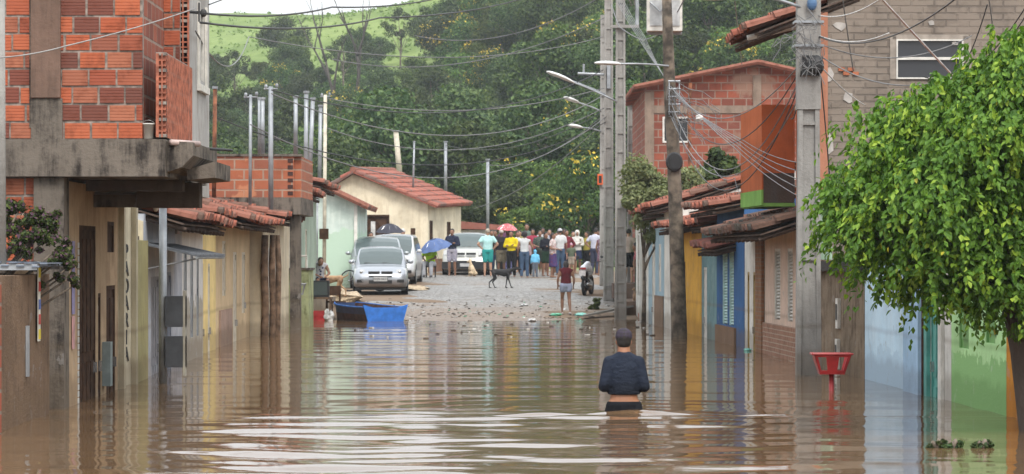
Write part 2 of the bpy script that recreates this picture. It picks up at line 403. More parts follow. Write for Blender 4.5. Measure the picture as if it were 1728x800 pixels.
def tiles(parent, s, y0, y1, xe, ze, xr, zr, mat, name='roof', pitch=.21, rng_=None, under=True, sag=.02):
    mb = MB(); r_ = rng_ or random.Random(int(abs(y1 * 91 + ze * 77) * 10))
    a = Vector((xr - xe, 0, zr - ze)); L = a.length; a.normalize(); n = Vector((0, 1, 0)).cross(a)
    if n.z < 0: n = -n
    rows = max(1, int(L / .38)); step = L / rows; cols = max(1, int((y1 - y0) / pitch)); pitch = (y1 - y0) / cols
    ph = r_.random() * 6
    for j in range(cols):
        yc = y0 + (j + .5) * pitch
        for i in range(rows):
            lo = i * step - .05 + r_.uniform(-.03, .02) * (1.6 if i == 0 else 1); hi = (i + 1) * step + .03
            dy = r_.uniform(-.018, .018); dz = r_.uniform(-.006, .014) - sag * math.sin(yc * .9 + ph) * (1 - i / rows)
            b = len(mb.v)
            for (tt, rr, lift) in ((lo, .105, .03), (hi, .085, .0)):
                o = Vector((xe, 0, ze)) + a * tt + n * (lift + dz)
                for k in range(6):
                    th = math.pi * k / 5
                    mb.v.append((o.x + n.x * math.sin(th) * rr, yc + dy - math.cos(th) * rr * 1.02, o.z + n.z * math.sin(th) * rr))
            for k in range(5): mb.f.append((b+k, b+k+1, b+6+k+1, b+6+k)); mb.m.append(0)
            mb.f.append((b, b+1, b+2, b+3, b+4, b+5)); mb.m.append(0)
            # channel tile between barrels
            if True:
                b = len(mb.v)
                for (tt, lift) in ((lo + .05, .012), (hi, -.012)):
                    o = Vector((xe, 0, ze)) + a * tt + n * (lift + dz)
                    for (yy, zz) in ((-.5, .02), (-.25, -.03), (.25, -.03), (.5, .02)):
                        mb.v.append((o.x + n.x * zz, yc + pitch / 2 + yy * pitch, o.z + n.z * zz))
                for k in range(3): mb.f.append((b+k, b+k+1, b+4+k+1, b+4+k)); mb.m.append(0)
    o = mb.build(name, mat, parent)
    if under:
        u = MB(); q = n * -.06
        p0 = Vector((xe, 0, ze)) + q + a * .06; p1 = Vector((xr, 0, zr)) + q
        for (ya, yb, th) in ((y0 + .02, y1 - .02, .025),):
            vs = [(p0.x, ya, p0.z), (p1.x, ya, p1.z), (p1.x, yb, p1.z), (p0.x, yb, p0.z)]
            u.rings([[(v[0] - n.x*th, v[1], v[2] - n.z*th) for v in vs], vs])
        k = 0; yy = y0 + .1
        while yy < y1 - .05:                     # rafter ends
            pa = Vector((xe, 0, ze)) + a * .02 - n * .14; pb = pa + a * min(L, 1.6)
            u.tube([(pa.x, yy, pa.z), (pb.x, yy, pb.z)], .035, 4); yy += .55
        u.build('rafters', M_rafter, o)
    return o

def window_part(root, s, u0, u1, z0, z1, kind, mat=None, x=0.0):
    """kind: door, shutter (louvred), glass, panel"""
    w = u1 - u0; xx = x + s * .045
    fr = MB(); t = .05
    fr.box(*sorted((xx - .04, xx + .04)), u0, u0 + t, z0, z1); fr.box(*sorted((xx - .04, xx + .04)), u1 - t, u1, z0, z1)
    fr.box(*sorted((xx - .04, xx + .04)), u0 + t, u1 - t, z1 - t, z1)
    mat = mat or M_darkwood
    nm = 'door' if kind == 'door' else 'window'
    o = fr.build(nm, mat, root)
    q = MB()
    if kind == 'shutter':
        zz = z0 + .02
        while zz < z1 - t:
            q.cbox((xx, (u0 + u1) / 2, zz + .02), (.05, w - 2 * t, .012), (0, R(35) * -s, 0)); zz += .055
        q.box(xx + (.03 if s > 0 else -.04), xx + (.04 if s > 0 else -.03), u0 + t, u1 - t, z0, z1 - t)
        q.build('louvres', mat, o)
    elif kind == 'glass':
        q.box(xx - .006, xx + .006, u0 + t, u1 - t, z0, z1 - t); q.build('pane', M_glass, o)
        f2 = MB(); f2.box(xx - .025, xx + .025, u0 + w/2 - .02, u0 + w/2 + .02, z0, z1 - t); f2.build('mullion', mat, o)
    else:
        q.box(xx - .02, xx + .02, u0 + t, u1 - t, z0, z1 - t)
        k = max(1, int(w / .3))
        for i in range(k):
            a = u0 + t + .03 + i * (w - 2 * t) / k; c2 = u0 + (i + 1) * (w - 2 * t) / k
            for (za, zb) in ((z0 + .1, (z0 + z1) / 2 - .06), ((z0 + z1) / 2 + .06, z1 - .15)):
                if c2 - a > .06 and zb - za > .1: q.box(*sorted((xx - s * .02, xx - s * .035)), a, c2, za, zb)
        q.build('door_leaf' if kind == 'door' else 'shutter', mat, o)
        if kind == 'door':
            h = MB(); h.cbox((xx - s * .05, u1 - t - .08, max(z0 + .15, .35)), (.05, .03, .12)); h.build('handle', M_chrome, o)
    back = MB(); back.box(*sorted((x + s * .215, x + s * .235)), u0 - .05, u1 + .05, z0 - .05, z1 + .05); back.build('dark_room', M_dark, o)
    return o
def house(name, label, s, d0, d1, ez, mat, ops=(), depth=6.0, rise=.62, oh=.38, roofmat=None, z0=None, zb=None, roof=True, ov=(.12, .12), setback=0, top=None, extra_group=None, cat='house'):
    loc, rz, W = frame(s, d0, d1, setback)
    root = empty(name, loc, rz, label, cat, extra_group)
    z0 = -1.0 if z0 is None else z0
    mb = MB(); facade(mb, s, W, z0, ez, [o[:4] for o in ops])
    xr = depth * .45; zr = ez + rise; sl = rise / (xr + oh)
    ze_w = ez
    # side walls with gable, back
    for (ya, yb) in ((0.0, .2), (W - .2, W)):
        a = s * .222; bq = s * depth
        if roof: pts = [(a, z0), (bq, z0), (bq, ez - .1), (s * xr, zr - .12), (a, ez - .1 + (0.222 / xr) * rise)]
        else: pts = [(a, z0), (bq, z0), (bq, ez), (a, ez)]
        r0 = [(p[0], ya, p[1]) for p in pts]; r1 = [(p[0], yb, p[1]) for p in pts]; mb.rings([r0, r1])
    mb.box(*sorted((s * (depth - .2), s * (depth - .002))), .202, W - .202, z0, ez - .15)
    w = mb.build('wall', mat, root)
    for o in ops:
        if len(o) > 4 and o[4]: window_part(root, s, *o[:4], o[4], o[5] if len(o) > 5 else None)
    if roof:
        rm = roofmat or M_tile
        r1 = tiles(root, s, -ov[0], W + ov[1], -s * oh, ez - oh * rise / xr + .10, s * xr, zr + .05, rm)
        tiles(root, s, -ov[0], W + ov[1], s * (depth + .3), ez - .05, s * xr, zr + .05, rm, under=False)
    return root, W

# ================================================================== RIGHT-HAND ROW
C_orange = plaster('orange_wall', (.62, .26, .04), amt=.35, damp=(.25, .10, .03))
C_green = plaster('green_wall', (.47, .74, .36), stain=(.34, .54, .26), amt=.4, tint2=(.26, .47, .19), tz=.14, damp=(.12, .22, .07))
C_lblue = plaster('light_blue_wall', (.56, .75, .88), stain=(.66, .78, .86), amt=.5, tint2=(.46, .62, .74), tz=.0, damp=(.24, .29, .36))
C_brown = plaster('unpainted_brown_wall', (.27, .21, .15), stain=(.09, .065, .045), amt=.95, bumpy=.6)
C_pink = plaster('pink_beige_wall', (.68, .52, .42), amt=.35)
C_white = plaster('white_wall', (.74, .73, .68), stain=(.3, .28, .24), amt=.5)
C_blue = plaster('blue_wall', (.055, .135, .30), amt=.35)
C_teal = plaster('teal_wall', (.15, .26, .28), stain=(.28, .38, .36), amt=.6)
C_pteal = plaster('pale_teal_wall', (.44, .60, .60), amt=.3)
C_yellow = plaster('ochre_wall', (.62, .35, .06), stain=(.25, .15, .07), amt=.45, damp=(.28, .14, .04))
C_mint = plaster('mint_wall', (.50, .60, .50), stain=(.26, .36, .22), amt=.45)
C_cream = plaster('cream_wall', (.72, .64, .48), stain=(.42, .32, .20), amt=.35)
C_beige = plaster('beige_wall', (.38, .29, .19), stain=(.20, .14, .09), amt=.5)
C_tanrow = plaster('tan_wall', (.66, .51, .32), stain=(.38, .28, .17), amt=.35)
M_dado = bricks('small_tile_dado', (.27, .14, .09), (.33, .18, .12), (.40, .32, .25), .24, .075, .008, bumpy=.2)
M_green_d = simple('green_shutter_paint', (.13, .30, .08), .6)
M_tealp = simple('teal_paint', (.08, .30, .26), .5)
M_gold = simple('ochre_paint', (.30, .20, .05), .6)
M_cwhite = simple('cream_paint', (.55, .50, .40), .6)
M_lteal = simple('pale_teal_paint', (.45, .62, .60), .5)

house('terraced_house', 'orange painted house at the right edge of the flooded row', 1, 26.2, 30.35, 2.5, C_orange, [(2.2, 3.0, -1, 1.3, 'door', M_darkwood)])
h, W = house('terraced_house', 'bright green house with a darker green foot behind the leafy tree', 1, 30.36, 33.3, 2.45, C_green, [(.55, 1.05, .72, 1.65, 'panel', M_green_d), (1.95, 2.5, .62, 1.65, 'panel', M_green_d)])
h, W = house('terraced_house', 'narrow white house front with peeling teal door frame', 1, 33.31, 34.75, 2.5, C_white, [(.62, 1.25, -1, 1.35, 'door', M_tealp)])
mb = MB(); mb.box(-.05, -.002, 1.255, 1.43, -1, 2.1); mb.build('door_post', M_tealp, h)
mb = MB(); mb.box(-.04, -.002, .40, .60, -1, 2.0); mb.build('door_post', M_white, h)
h, W = house('terraced_house', 'pale sky blue house wall beside the brown unpainted one', 1, 34.8, 39.3, 2.3, C_lblue, [])
mb = MB(); mb.box(-.10, -.002, .05, 1.05, -1, 2.2); mb.build('pilaster', plaster('mid_blue_wall', (.40, .58, .76), amt=.3, damp=(.2, .22, .27)), h)
mb = MB(); mb.box(-.06, -.004, -.03, .04, -1, 2.25); mb.build('drain_pipe', M_darkwood, h)
# brown unpainted low house front
loc, rz, W = frame(1, 39.35, 43.3)
h = empty('low_house', loc, rz, 'low rough brown unpainted house front between tree and big concrete pole', 'house')
mb = MB(); facade(mb, 1, W, -1, 1.42, []); mb.box(.222, 5, 0, .2, -1, 1.42); mb.build('wall', C_brown, h)
mb = MB(); mb.box(-.12, 5, -.05, W + .0, 1.422, 1.56); mb.build('roof_slab', concrete('dark_slab', (.07, .065, .06)), h)
for (ua, za) in ((2.05, .05), (2.0, .62)):
    mb = MB(); mb.box(-.05, -.004, ua, ua + .2, za, za + .42); o = mb.build('meter_box', M_white, h)
    mb = MB(); mb.box(-.058, -.052, ua + .04, ua + .16, za + .12, za + .34); mb.build('meter_window', M_black, o)
mb = MB(); mb.box(-.03, -.004, 2.8, 3.9, 1.58, 2.6); mb.build('panel', simple('pale_green_panel', (.35, .5, .35), .6), h)

# tan building: unplastered brick gable facing us, orange street side with balcony box
TD0, TD1 = 43.4, 45.9
M_tan = bricks('mud_smeared_brick', (.20, .165, .135), (.24, .20, .165), (.155, .13, .11), .34, .10, .014, patch=(.235, .195, .16), pamt=.46, psc=1.6, bumpy=1.0)
C_orange2 = plaster('salmon_orange_wall', (.50, .135, .05), stain=(.30, .09, .04), amt=.4, damp_h=-9)
loc, rz, W = frame(1, TD0, TD1)
t = empty('apartment_house', loc, rz, 'tall tan brick house with small white framed window above the leafy tree', 'house')
mb = MB()
wx0, wx1 = PX(1513, TD0) - loc.x, PX(1627, TD0) - loc.x; wz0, wz1 = PZ(133, TD0), PZ(66, TD0)
# gable wall (faces the camera): local y = 0 plane
zs = [1.57, wz0, wz1, 6.6]; xs2 = [.12, wx0, wx1, 7.5]
for i in range(3):
    for j in range(3):
        if i == 1 and j == 1: continue
        mb.box(xs2[i], xs2[i+1], 0, .2, zs[j], zs[j+1])
mb.build('gable_wall', M_tan, t)
mb = MB(); mb.box(.0, .118, -.03, .2, 2.2, 5.2); mb.build('corner_pilaster', plaster('faded_salmon', (.42, .19, .12), amt=.4, damp_h=-9), t)
mb = MB(); mb.box(.0, .2, .202, W, 2.3, 5.2); mb.box(.202, 7.5, W - .2, W, 2.3, 6.4); mb.build('wall', C_orange2, t)
mb = MB(); r_ = random.Random(3)
for (a, c_, w_, h_) in ((.30, 5.0, .25, .14), (.42, 3.95, .16, .18), (3.05, 4.72, .2, .2), (1.65, 5.05, .1, .08), (.15, 4.3, .12, .3), (.12, 3.3, .2, .35), (2.0, 4.75, .1, .06)):
    pts = []
    for k in range(9):
        th = k / 9 * 6.283; rr = r_.uniform(.6, 1.1); pts.append((a + math.cos(th) * w_ / 2 * rr, -.012, c_ + math.sin(th) * h_ / 2 * rr))
    MB().rings([pts, [(p[0], .01, p[2]) for p in pts]]).build('plaster_patch', simple('pale_mortar', (.42, .39, .36), .9), t)

mb = MB()
for k in range(4): mb.cbox((PX(1420 + k * 8, TD0) - loc.x, -.012, PZ(117 + (k % 2) * 7, TD0)), (.09, .03, .05))
mb.build('exposed_brick', M_rust if 0 else simple('fresh_brick', (.40, .13, .06), .9), t)
f = MB(); e = .022
f.box(wx0, wx0 + e, -.03, .06, wz0, wz1); f.box(wx1 - e, wx1, -.03, .06, wz0, wz1); f.box(wx0 + e, wx1 - e, -.03, .06, wz1 - e, wz1); f.box(wx0 + e, wx1 - e, -.03, .06, wz0, wz0 + e)
f.box(wx0 + e, wx1 - e, -.03, .06, (wz0 + wz1) / 2 - .01, (wz0 + wz1) / 2 + .03)
w = f.build('window', M_white, t)
mb = MB(); mb.box(wx0 + e, wx1 - e, .02, .035, wz0 + e, wz1 - e); mb.build('pane', glassmat('dusty_dark_glass', (.02, .022, .027), .35), w)
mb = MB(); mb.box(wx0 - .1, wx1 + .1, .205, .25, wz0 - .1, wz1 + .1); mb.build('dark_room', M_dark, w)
mb = MB()
for (a, b2, c2, d2) in ((wx0 - .09, wx0, wz0, wz1 + .05), (wx1, wx1 + .12, wz0, wz1 + .05), (wx0 - .05, wx1 + .08, wz1, wz1 + .07)):
    mb.box(a, b2, -.012, -.002, c2, d2)
mb.build('window_surround', simple('grey_mortar', (.30, .26, .22), .95), w)
bx = PX(1285, 46) - RX(46) ; by0 = 46 - TD0; by1 = by0 + 2.7     # balcony box over the street
bb = MB(); bb.box(bx, -.002, by0, by1, 2.92, 3.98); b_ = bb.build('balcony', C_orange2, t)
mb = MB(); mb.box(bx + .03, -.004, by0 + .01, by1 - .01, 2.46, 2.918); mb.build('balcony_slab', concrete('stained_slab', (.10, .075, .06), .8), b_)
mb = MB(); mb.box(bx - .004, bx + .026, by0 - .004, by1, 2.42, 2.66); mb.box(bx + .03, .0, by0 - .01, by1, 2.40, 2.455); mb.build('green_edge', plaster('green_edge', (.22, .42, .10), amt=.3, damp_h=-9), b_)
mb = MB(); mb.box(bx, bx + .026, by0, by1, 2.662, 2.918); mb.build('orange_edge', C_orange2, b_)
tiles(t, 1, -.1, W + .5, -.98, 4.95, 3.6, 6.7, M_tile)
mb = MB(); g0 = PX(1262, 44) - loc.x
mb.tube([(g0, .5, 4.86), (g0 + .95, .45, 5.08)], .045, 6); mb.build('gutter', M_white, t)

# pink house with louvred shutters
h, W = house('terraced_house', 'pinkish beige house with two louvred shutters over a brick tile dado', 1, 44.6, 49.6, 2.15, C_pink,
     [(1.65, 2.25, .6, 1.75, 'shutter', M_white), (3.1, 3.8, .6, 1.75, 'shutter', M_white)], roof=False)
mb = MB(); mb.box(-.05, -.002, .8, W - .05, -1, .52); mb.build('dado', M_dado, h)
mb = MB(); mb.box(-.06, -.002, .55, .78, -1, 1.7); mb.build('door_post', M_white, h)
tiles(h, 1, -.1, W + 1.8, -.80, 2.0, .3, 2.36, M_tile_dark, name='eave_canopy')
h, W = house('terraced_house', 'brown brick pillar and narrow white house front with ochre striped door', 1, 49.62, 52.4, 2.0, C_cwhite if False else C_white,
     [(1.25, 1.6, -1, 1.35, 'door', M_gold), (2.1, 2.4, 0, 1.35, 'panel', M_gold)], roof=False)
mb = MB(); mb.box(-.06, -.002, .02, .85, -1, 1.95); mb.build('brick_pillar', bricks('brown_brick', (.22, .105, .055), (.30, .15, .08), (.22, .16, .11), .2, .07, .01), h)
h, W = house('terraced_house', 'deep blue house front with pale teal shutters and brown dado', 1, 52.45, 56.8, 2.55, C_blue,
     [(1.6, 2.3, .35, 1.75, 'shutter', M_lteal), (2.6, 3.4, .35, 1.75, 'shutter', M_lteal)], oh=.6, rise=.6, ov=(.05, .1))
mb = MB(); mb.box(-.03, -.002, 1.25, W, .32, 2.2); mb.box(0,0,0,0,0,0) if 0 else None
mb = MB(); mb.box(-.04, -.002, 1.25, W - .02, -1, .32); mb.build('dado', plaster('brown_dado', (.24, .15, .10), amt=.4), h)
tiles(h, 1, 1.2, W, -.45, 1.78, .1, 1.92, M_tile_red, name='eave_canopy')
h, W = house('terraced_house', 'stained teal house front with a narrow white doorway', 1, 56.85, 59.5, 2.2, C_teal, [(1.7, 2.3, -1, 1.4, 'door', M_white)], oh=.3, rise=.6)
h, W = house('terraced_house', 'ochre yellow house with flood darkened foot beside leaning wooden pole', 1, 59.55, 64.0, 2.25, C_yellow, [(3.2, 3.9, -1, 1.5, 'door')], oh=.5, rise=.65)
h, W = house('terraced_house', 'white gabled house rising behind the ochre yellow one', 1, 64.05, 67.5, 2.75, C_white, [(1, 1.7, .5, 1.7, 'panel', M_white)], oh=.5, rise=.9)
h, W = house('terraced_house', 'light blue house with white boards and brown dado near the waterline', 1, 67.55, 71.5, 2.6, plaster('powder_blue_wall', (.36, .50, .58), amt=.4), [(.7, 1.3, .8, 1.9, 'panel', M_white), (2.2, 3.0, -.4, 1.9, 'door', M_white)], oh=.4)
mb = MB(); mb.box(-.03, -.002, .05, 2.15, -1, .7); mb.build('dado', plaster('brown_dado2', (.26, .18, .13), amt=.4), h)
h, W = house('terraced_house', 'white house with tall louvred shutters beside the wooden ramp', 1, 71.55, 77.5, 2.9, C_white, [(.6, 1.5, .9, 2.2, 'shutter', M_white), (2.3, 3.2, -.2, 2.2, 'shutter', M_white), (4.3, 5.2, .6, 2.2, 'shutter', M_white)], oh=.4)
h, W = house('terraced_house', 'pale green house farthest along the right row', 1, 77.6, 86, 3.3, C_mint, [(2, 3, .7, 2.3, 'door', M_green_d), (5, 6, 1.1, 2.3, 'panel', M_green_d)], oh=.4)
house('terraced_house', 'whitewashed house hidden behind the concrete poles at the street end', 1, 86.1, 96, 3.4, C_white, [(3, 4, .8, 2.5, 'door')], oh=.4)

# red brick gable building beyond the pole
D = 80.0; X0, X1 = PX(1090, D), PX(1345, D); zt = PZ(142, D); zrg = PZ(112, D); xm = PX(1277, D)
M_rb = bricks('red_hollow_brick', (.30, .09, .055), (.17, .06, .045), (.27, .20, .16), .34, .21, .018, patch=(.27, .17, .125), pamt=.555, psc=.5, bumpy=.5)
b_root = empty('brick_building', (X0, D, 0), 0, 'two storey red hollow brick building with low gable roof behind the wires', 'building')
mb = MB(); wx0, wx1, wz0, wz1 = PX(1118, D) - X0, PX(1163, D) - X0, PZ(241, D), PZ(197, D)
xs2 = [0, wx0, wx1, X1 - X0]; zs = [.2, wz0, wz1, zt - .25]
for i in range(3):
    for j in range(3):
        if i == 1 and j == 1: continue
        mb.box(xs2[i], xs2[i+1], 0, .2, zs[j], zs[j+1])
mb.rings([[(0, y, zt - .25), (X1 - X0, y, zt - .25), (X1 - X0, y, zt + .35), (xm - X0, y, zrg), (0, y, zt)] for y in (0, .2)])
mb.box(0, .2, .202, 9, .2, zt - .1); mb.box(X1 - X0 - .2, X1 - X0, .202, 9, .2, zt); mb.box(.2, X1 - X0 - .2, 8.8, 9, .2, zt)
mb.build('wall', M_rb, b_root)
mb = MB(); mb.box(-.02, X1 - X0, -.03, -.002, PZ(213, D) + .35, PZ(200, D) + .35) ; mb.box(-.03, .22, -.035, -.003, .2, zt - .2); mb.box(xm - X0 - .1, xm - X0 + .12, -.04, -.003, PZ(190, D), zrg - .25)
mb.build('concrete_band', plaster('band_concrete', (.30, .23, .18), amt=.6, damp_h=-9), b_root)
f = MB(); e = .05
f.box(wx0, wx0 + e, -.03, .06, wz0, wz1); f.box(wx1 - e, wx1, -.03, .06, wz0, wz1); f.box(wx0 + e, wx1 - e, -.03, .06, wz1 - e, wz1); f.box(wx0 + e, wx1 - e, -.03, .06, wz0, wz0 + e); f.box(wx0 + .25, wx0 + .3, -.03, .06, wz0 + e, wz1 - e)
w = f.build('window', M_white, b_root); mb = MB(); mb.box(wx0 + .05, wx1 - .05, .03, .04, wz0 + .05, wz1 - .05); mb.build('pane', M_glass, w)
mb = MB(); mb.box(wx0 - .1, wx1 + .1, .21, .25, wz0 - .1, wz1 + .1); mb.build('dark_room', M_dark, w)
for (xa, za, xb, zb) in ((-.35, zt - .1, xm - X0, zrg + .1), (X1 - X0 + .4, zt + .25, xm - X0, zrg + .1)):
    mb = MB(); n_ = 44
    for k in range(n_):
        yy = -.35 + k * .22
        mb.tube([(xa, yy, za), (xb, yy, zb)], .075, 6)
    mb.build('roof', M_tile, b_root)
# rusty downpipe
mb = MB(); mb.tube([P(1165, 345, 76), P(1163, 180, 76), P(1165, 140, 76)], .05, 8); tag(mb.build('rusty_pipe', M_rust), 'thin rusty pipe standing before the red brick building', 'pipe')

# ================================================================== LEFT-HAND ROW
C_lbrown = plaster('rough_brown_render', (.20, .135, .09), stain=(.10, .07, .05), amt=.8, bumpy=.6)
C_lbeige = plaster('smoothed_beige_render', (.50, .37, .24), stain=(.24, .16, .10), amt=.6, bumpy=.4)
loc, rz, W = frame(-1, 26.8, 30.75)
t = empty('shed', loc, rz, 'low brown rendered shed under a grey metal awning at the left edge', 'shed')
mb = MB(); facade(mb, -1, W, -1, 1.45, []); mb.box(-4, -.222, 0, .2, -1, 1.45); mb.box(-4, -.222, W - .2, W, -1, 1.45); mb.build('wall', C_lbrown, t)
mb = MB(); mb.box(.002, .06, .0, .55, -1, 1.4); mb.build('brick_pillar', bricks('patchy_red_brick', (.34, .09, .05), (.28, .09, .05), (.25, .20, .16), .3, .2, .02), t)
mb = MB(); ya = 29.2 - 26.8
for k in range(17):
    x0 = -2.3 + k * .15
    mb.box(x0, x0 + .075, ya - .3, W - .2, 1.60 - .03 * k * .15, 1.615 - .03 * k * .15); mb.box(x0 + .077, x0 + .149, ya - .3, W - .2, 1.63 - .03 * k * .15, 1.645 - .03 * k * .15)
o = mb.build('awning', simple('blue_grey_sheet', (.17, .20, .25), .5, .3, .3), t); 
mb = MB(); mb.box(-2.3, .15, ya - .28, ya - .22, 1.50, 1.56); mb.box(-2.3, .15, W - .3, W - .24, 1.50, 1.56); mb.build('awning_frame', M_galv, o)
mb = MB(); mb.box(.003, .03, 2.35, 2.43, .45, .95); mb.build('meter_box', M_galv, t)
# yellow/red election-like paper strip
mb = MB(); mb.box(.02, .03, 3.0, 3.14, .78, 1.58, 0)
for k, (a, c_) in enumerate(((.80, 1), (.95, 2), (1.10, 3), (1.28, 2), (1.42, 1))): mb.box(.031, .036, 3.01, 3.13, a, a + .10, c_)
pp = mb.build('poster_strip', [simple('paper_white', (.7, .68, .6), .7), simple('paper_yellow', (.7, .55, .04), .7), simple('paper_red', (.5, .06, .05), .7), simple('paper_blue', (.1, .15, .4), .7)], t)

BD = 31.5                                   # front plane of the unfinished brick house
bx = lambda px: PX(px, BD); bz = lambda py: PZ(py, BD)
t = empty('unfinished_house', (0, BD, 0), 0, 'unfinished two storey house of bare orange hollow brick on a concrete slab', 'house')
M_brickbody = islandmat('orange_hollow_brick', [(0, (.38, .095, .045)), (.25, (.44, .125, .06)), (.45, (.30, .08, .045)), (.65, (.38, .14, .08)), (.8, (.20, .065, .045)), (1, (.15, .06, .045))], .9, 5, .6)
M_mortar = simple('rough_mortar', (.26, .22, .19), .95, var=.3, scale=14)
def brickwall(x0, x1, z0, z1, y, seed, holes=()):
    r_ = random.Random(seed); mb = MB(); back = MB()
    rows = int(round((z1 - z0) / .189)); h = (z1 - z0) / rows
    for i in range(rows):
        x = x0 - (r_.uniform(.02, .27))
        while x < x1:
            w = .275 + r_.uniform(-.012, .012)
            a, c_ = max(x, x0), min(x + w, x1)
            if c_ - a > .03:
                g_ = r_.uniform(.008, .018); dz = r_.uniform(-.004, .004); dy = r_.uniform(-.008, .004)
                zb, zt_ = z0 + i * h + .009 + dz, z0 + (i + 1) * h - .009 + dz
                # ribbed face: five grooves
                n_ = 5; hh = (zt_ - zb) / n_; prof_ = []
                for k in range(n_): prof_ += [(0, zb + k * hh + .004), (0, zb + (k + 1) * hh - .004), (.005, zb + (k + 1) * hh)]
                prof_ = [(.05, zb)] + prof_[:-1] + [(.05, zt_)]
                mb.rings([[(a + (g_ if a > x0 else 0), y + dy + p[0], p[1]) for p in prof_], [(c_, y + dy + p[0], p[1]) for p in prof_]])
            x += w + .012
    back.box(x0 + .002, x1 - .002, y + .012, y + .14, z0 - .002, z1)
    return mb, back
XL, XR = -7.0, bx(240)
mb, bk = brickwall(XL, XR, bz(235), 5.5, 0, 1); w = mb.build('brick_wall', M_brickbody, t); bk.build('mortar', M_mortar, w)
mb = MB(); mb.box(XR - .14, XR - .004, .142, 1.98, bz(235), 5.5); mb.build('side_wall', M_rb, w)
mb, bk = brickwall(XR - .4, PX(303, 33.5), 2.9, 5.5, 2.0, 4); w2 = mb.build('recessed_wall', M_brickbody, t); bk.build('mortar', M_mortar, w2)
mb = MB()
for o_ in (-.35, .15): pass
mb.box(bx(53), bx(103), -.055, -.012, bz(165), 5.5); mb.build('wooden_plank', plaster('grey_brown_board', (.20, .13, .10), stain=(.10, .07, .055), amt=.7, damp_h=-9), t)
mb = MB(); mb.box(bx(53), bx(106), -.03, -.010, bz(235), bz(166)); mb.box(bx(53) - .02, bx(53) - .004, -.012, -.009, 3, 5); mb.build('upper_column', M_conc, t)
# slab and cantilever beams
mb = MB(); mb.box(XL, bx(280), -.06, 4.2, bz(298), bz(235) - .002); mb.build('floor_slab', M_conc, t)
mb = MB(); x0 = bx(280)
mb.rings([[(x0 + .002, y, bz(237)), (x0 + .002, y, bz(290)), (bx(325) - .12, y, bz(282)), (bx(325), y, bz(262)), (bx(325), y, bz(240))] for y in (.05, 2.6)])
mb.rings([[(bx(300), y, bz(282)), (bx(300), y, bz(300)), (bx(325) + .15, y, bz(296)), (bx(325) + .15, y, bz(268))] for y in (.9, 2.65)])
mb.build('balcony_slab', M_conc, t)
for b_ in ((bx(115), bx(285), 1.3, 1.55, bz(318), bz(299)), (bx(186), bx(300), 2.2, 2.5, bz(345), bz(300))): MB().box(*b_).build('beam', plaster('dark_formwork', (.10, .075, .055), amt=.6, damp_h=-9), t)
# pierced parapet: hollow bricks laid with their holes outward
def lattice(mb, p0, u, L, z0, z1, pitch=.058, th=.014, dep=.1, out=(0, -1)):
    u = Vector((u[0], u[1], 0)).normalized(); n = Vector((out[0], out[1], 0))
    ang = math.atan2(u.y, u.x); M = Matrix.Translation(Vector((p0[0], p0[1], 0))) @ Matrix.Rotation(ang, 4, 'Z')
    nx = int(L / pitch); nz = int((z1 - z0) / pitch)
    for i in range(nx + 1):
        w_ = th * (2.2 if i % 3 == 0 else 1); mb.box(i * pitch, i * pitch + w_, 0, dep, z0, z1, 0, M)
    for j in range(nz + 1):
        w_ = th * (2.4 if j % 3 == 0 else 1); mb.box(0, L, .004, dep - .004, z0 + j * pitch, z0 + j * pitch + w_, 1 if j % 3 == 0 else 0, M)
    mb.box(0, L, dep * .85, dep * .95, z0, z1, 2, M)
M_latt = simple('dusty_brick', (.36, .12, .07), .9, var=.3, scale=9); M_latt_d = simple('hollow_dark', (.05, .022, .018), .95)
mb = MB(); xp = bx(280); lattice(mb, (bx(263), .0), (1, 0), xp - bx(263), 2.9, bz(90)); lattice(mb, (xp, .03), (0, 1), 2.6, 2.9, bz(90))
mb.build('pierced_parapet', [M_latt, M_mortar, M_latt_d], t)
mb = MB(); lattice(mb, (PX(303, 33.9), 2.15), (1, 0), PX(322, 33.9) - PX(303, 33.9), 2.9, 5.5); mb.build('pierced_column', [M_latt, M_mortar, M_latt_d], t)
# ground floor: concrete pillar, brick beside it, street wall with doors
mb = MB(); mb.box(bx(56), bx(112) - .03, .03, .4, -1, bz(299)); mb.build('pillar', M_conc, t)
mb, bk = brickwall(XL, bx(56) - .003, 1.5, bz(299), .1, 9); w3 = mb.build('lower_brick_wall', M_brickbody, t); bk.build('mortar', M_mortar, w3)
loc, rz, W = frame(-1, 31.85, 36.45)
g_ = MB(); ops = [(1.15, 2.55, -1, 1.98, 'door', M_darkwood), (2.75, 3.0, -1, 1.2, 'door', M_darkwood), (3.5, 4.35, -1, 1.28, 'door', M_darkwood), (3.6, 4.25, 1.68, 2.05, 'panel', M_darkwood)]
# (built in the frame of the street wall, then hung on the house)
facade(g_, -1, W, -1, 2.45, [o_[:4] for o_ in ops]); g_.box(-5, -.222, W - .2, W, -1, 2.45)
gw = g_.build('street_wall', C_lbeige, t); gw.location = loc - Vector((0, BD, 0)); gw.rotation_euler = (0, 0, rz)
for o_ in ops: window_part(gw, -1, *o_)
mb = MB()
for k in range(34): mb.box(.004, .012, .99, 1.08, -.75 + k * .075, -.69 + k * .075)
o_ = mb.build('shutter_rail', simple('dull_white_steel', (.5, .5, .48), .5), gw)
mb = MB(); mb.box(.01, .02, .50, .68, 1.0, 1.80, 0); mb.box(.01, .02, .50, .68, .62, .98, 1); mb.build('banner', [simple('violet_banner', (.22, .20, .36), .7), simple('pink_banner', (.45, .25, .25), .7)], gw)
mb = MB(); mb.box(.004, .1, 3.1, 3.3, .1, .62); mb.build('meter_box', simple('grey_meter', (.22, .27, .27), .5), gw)

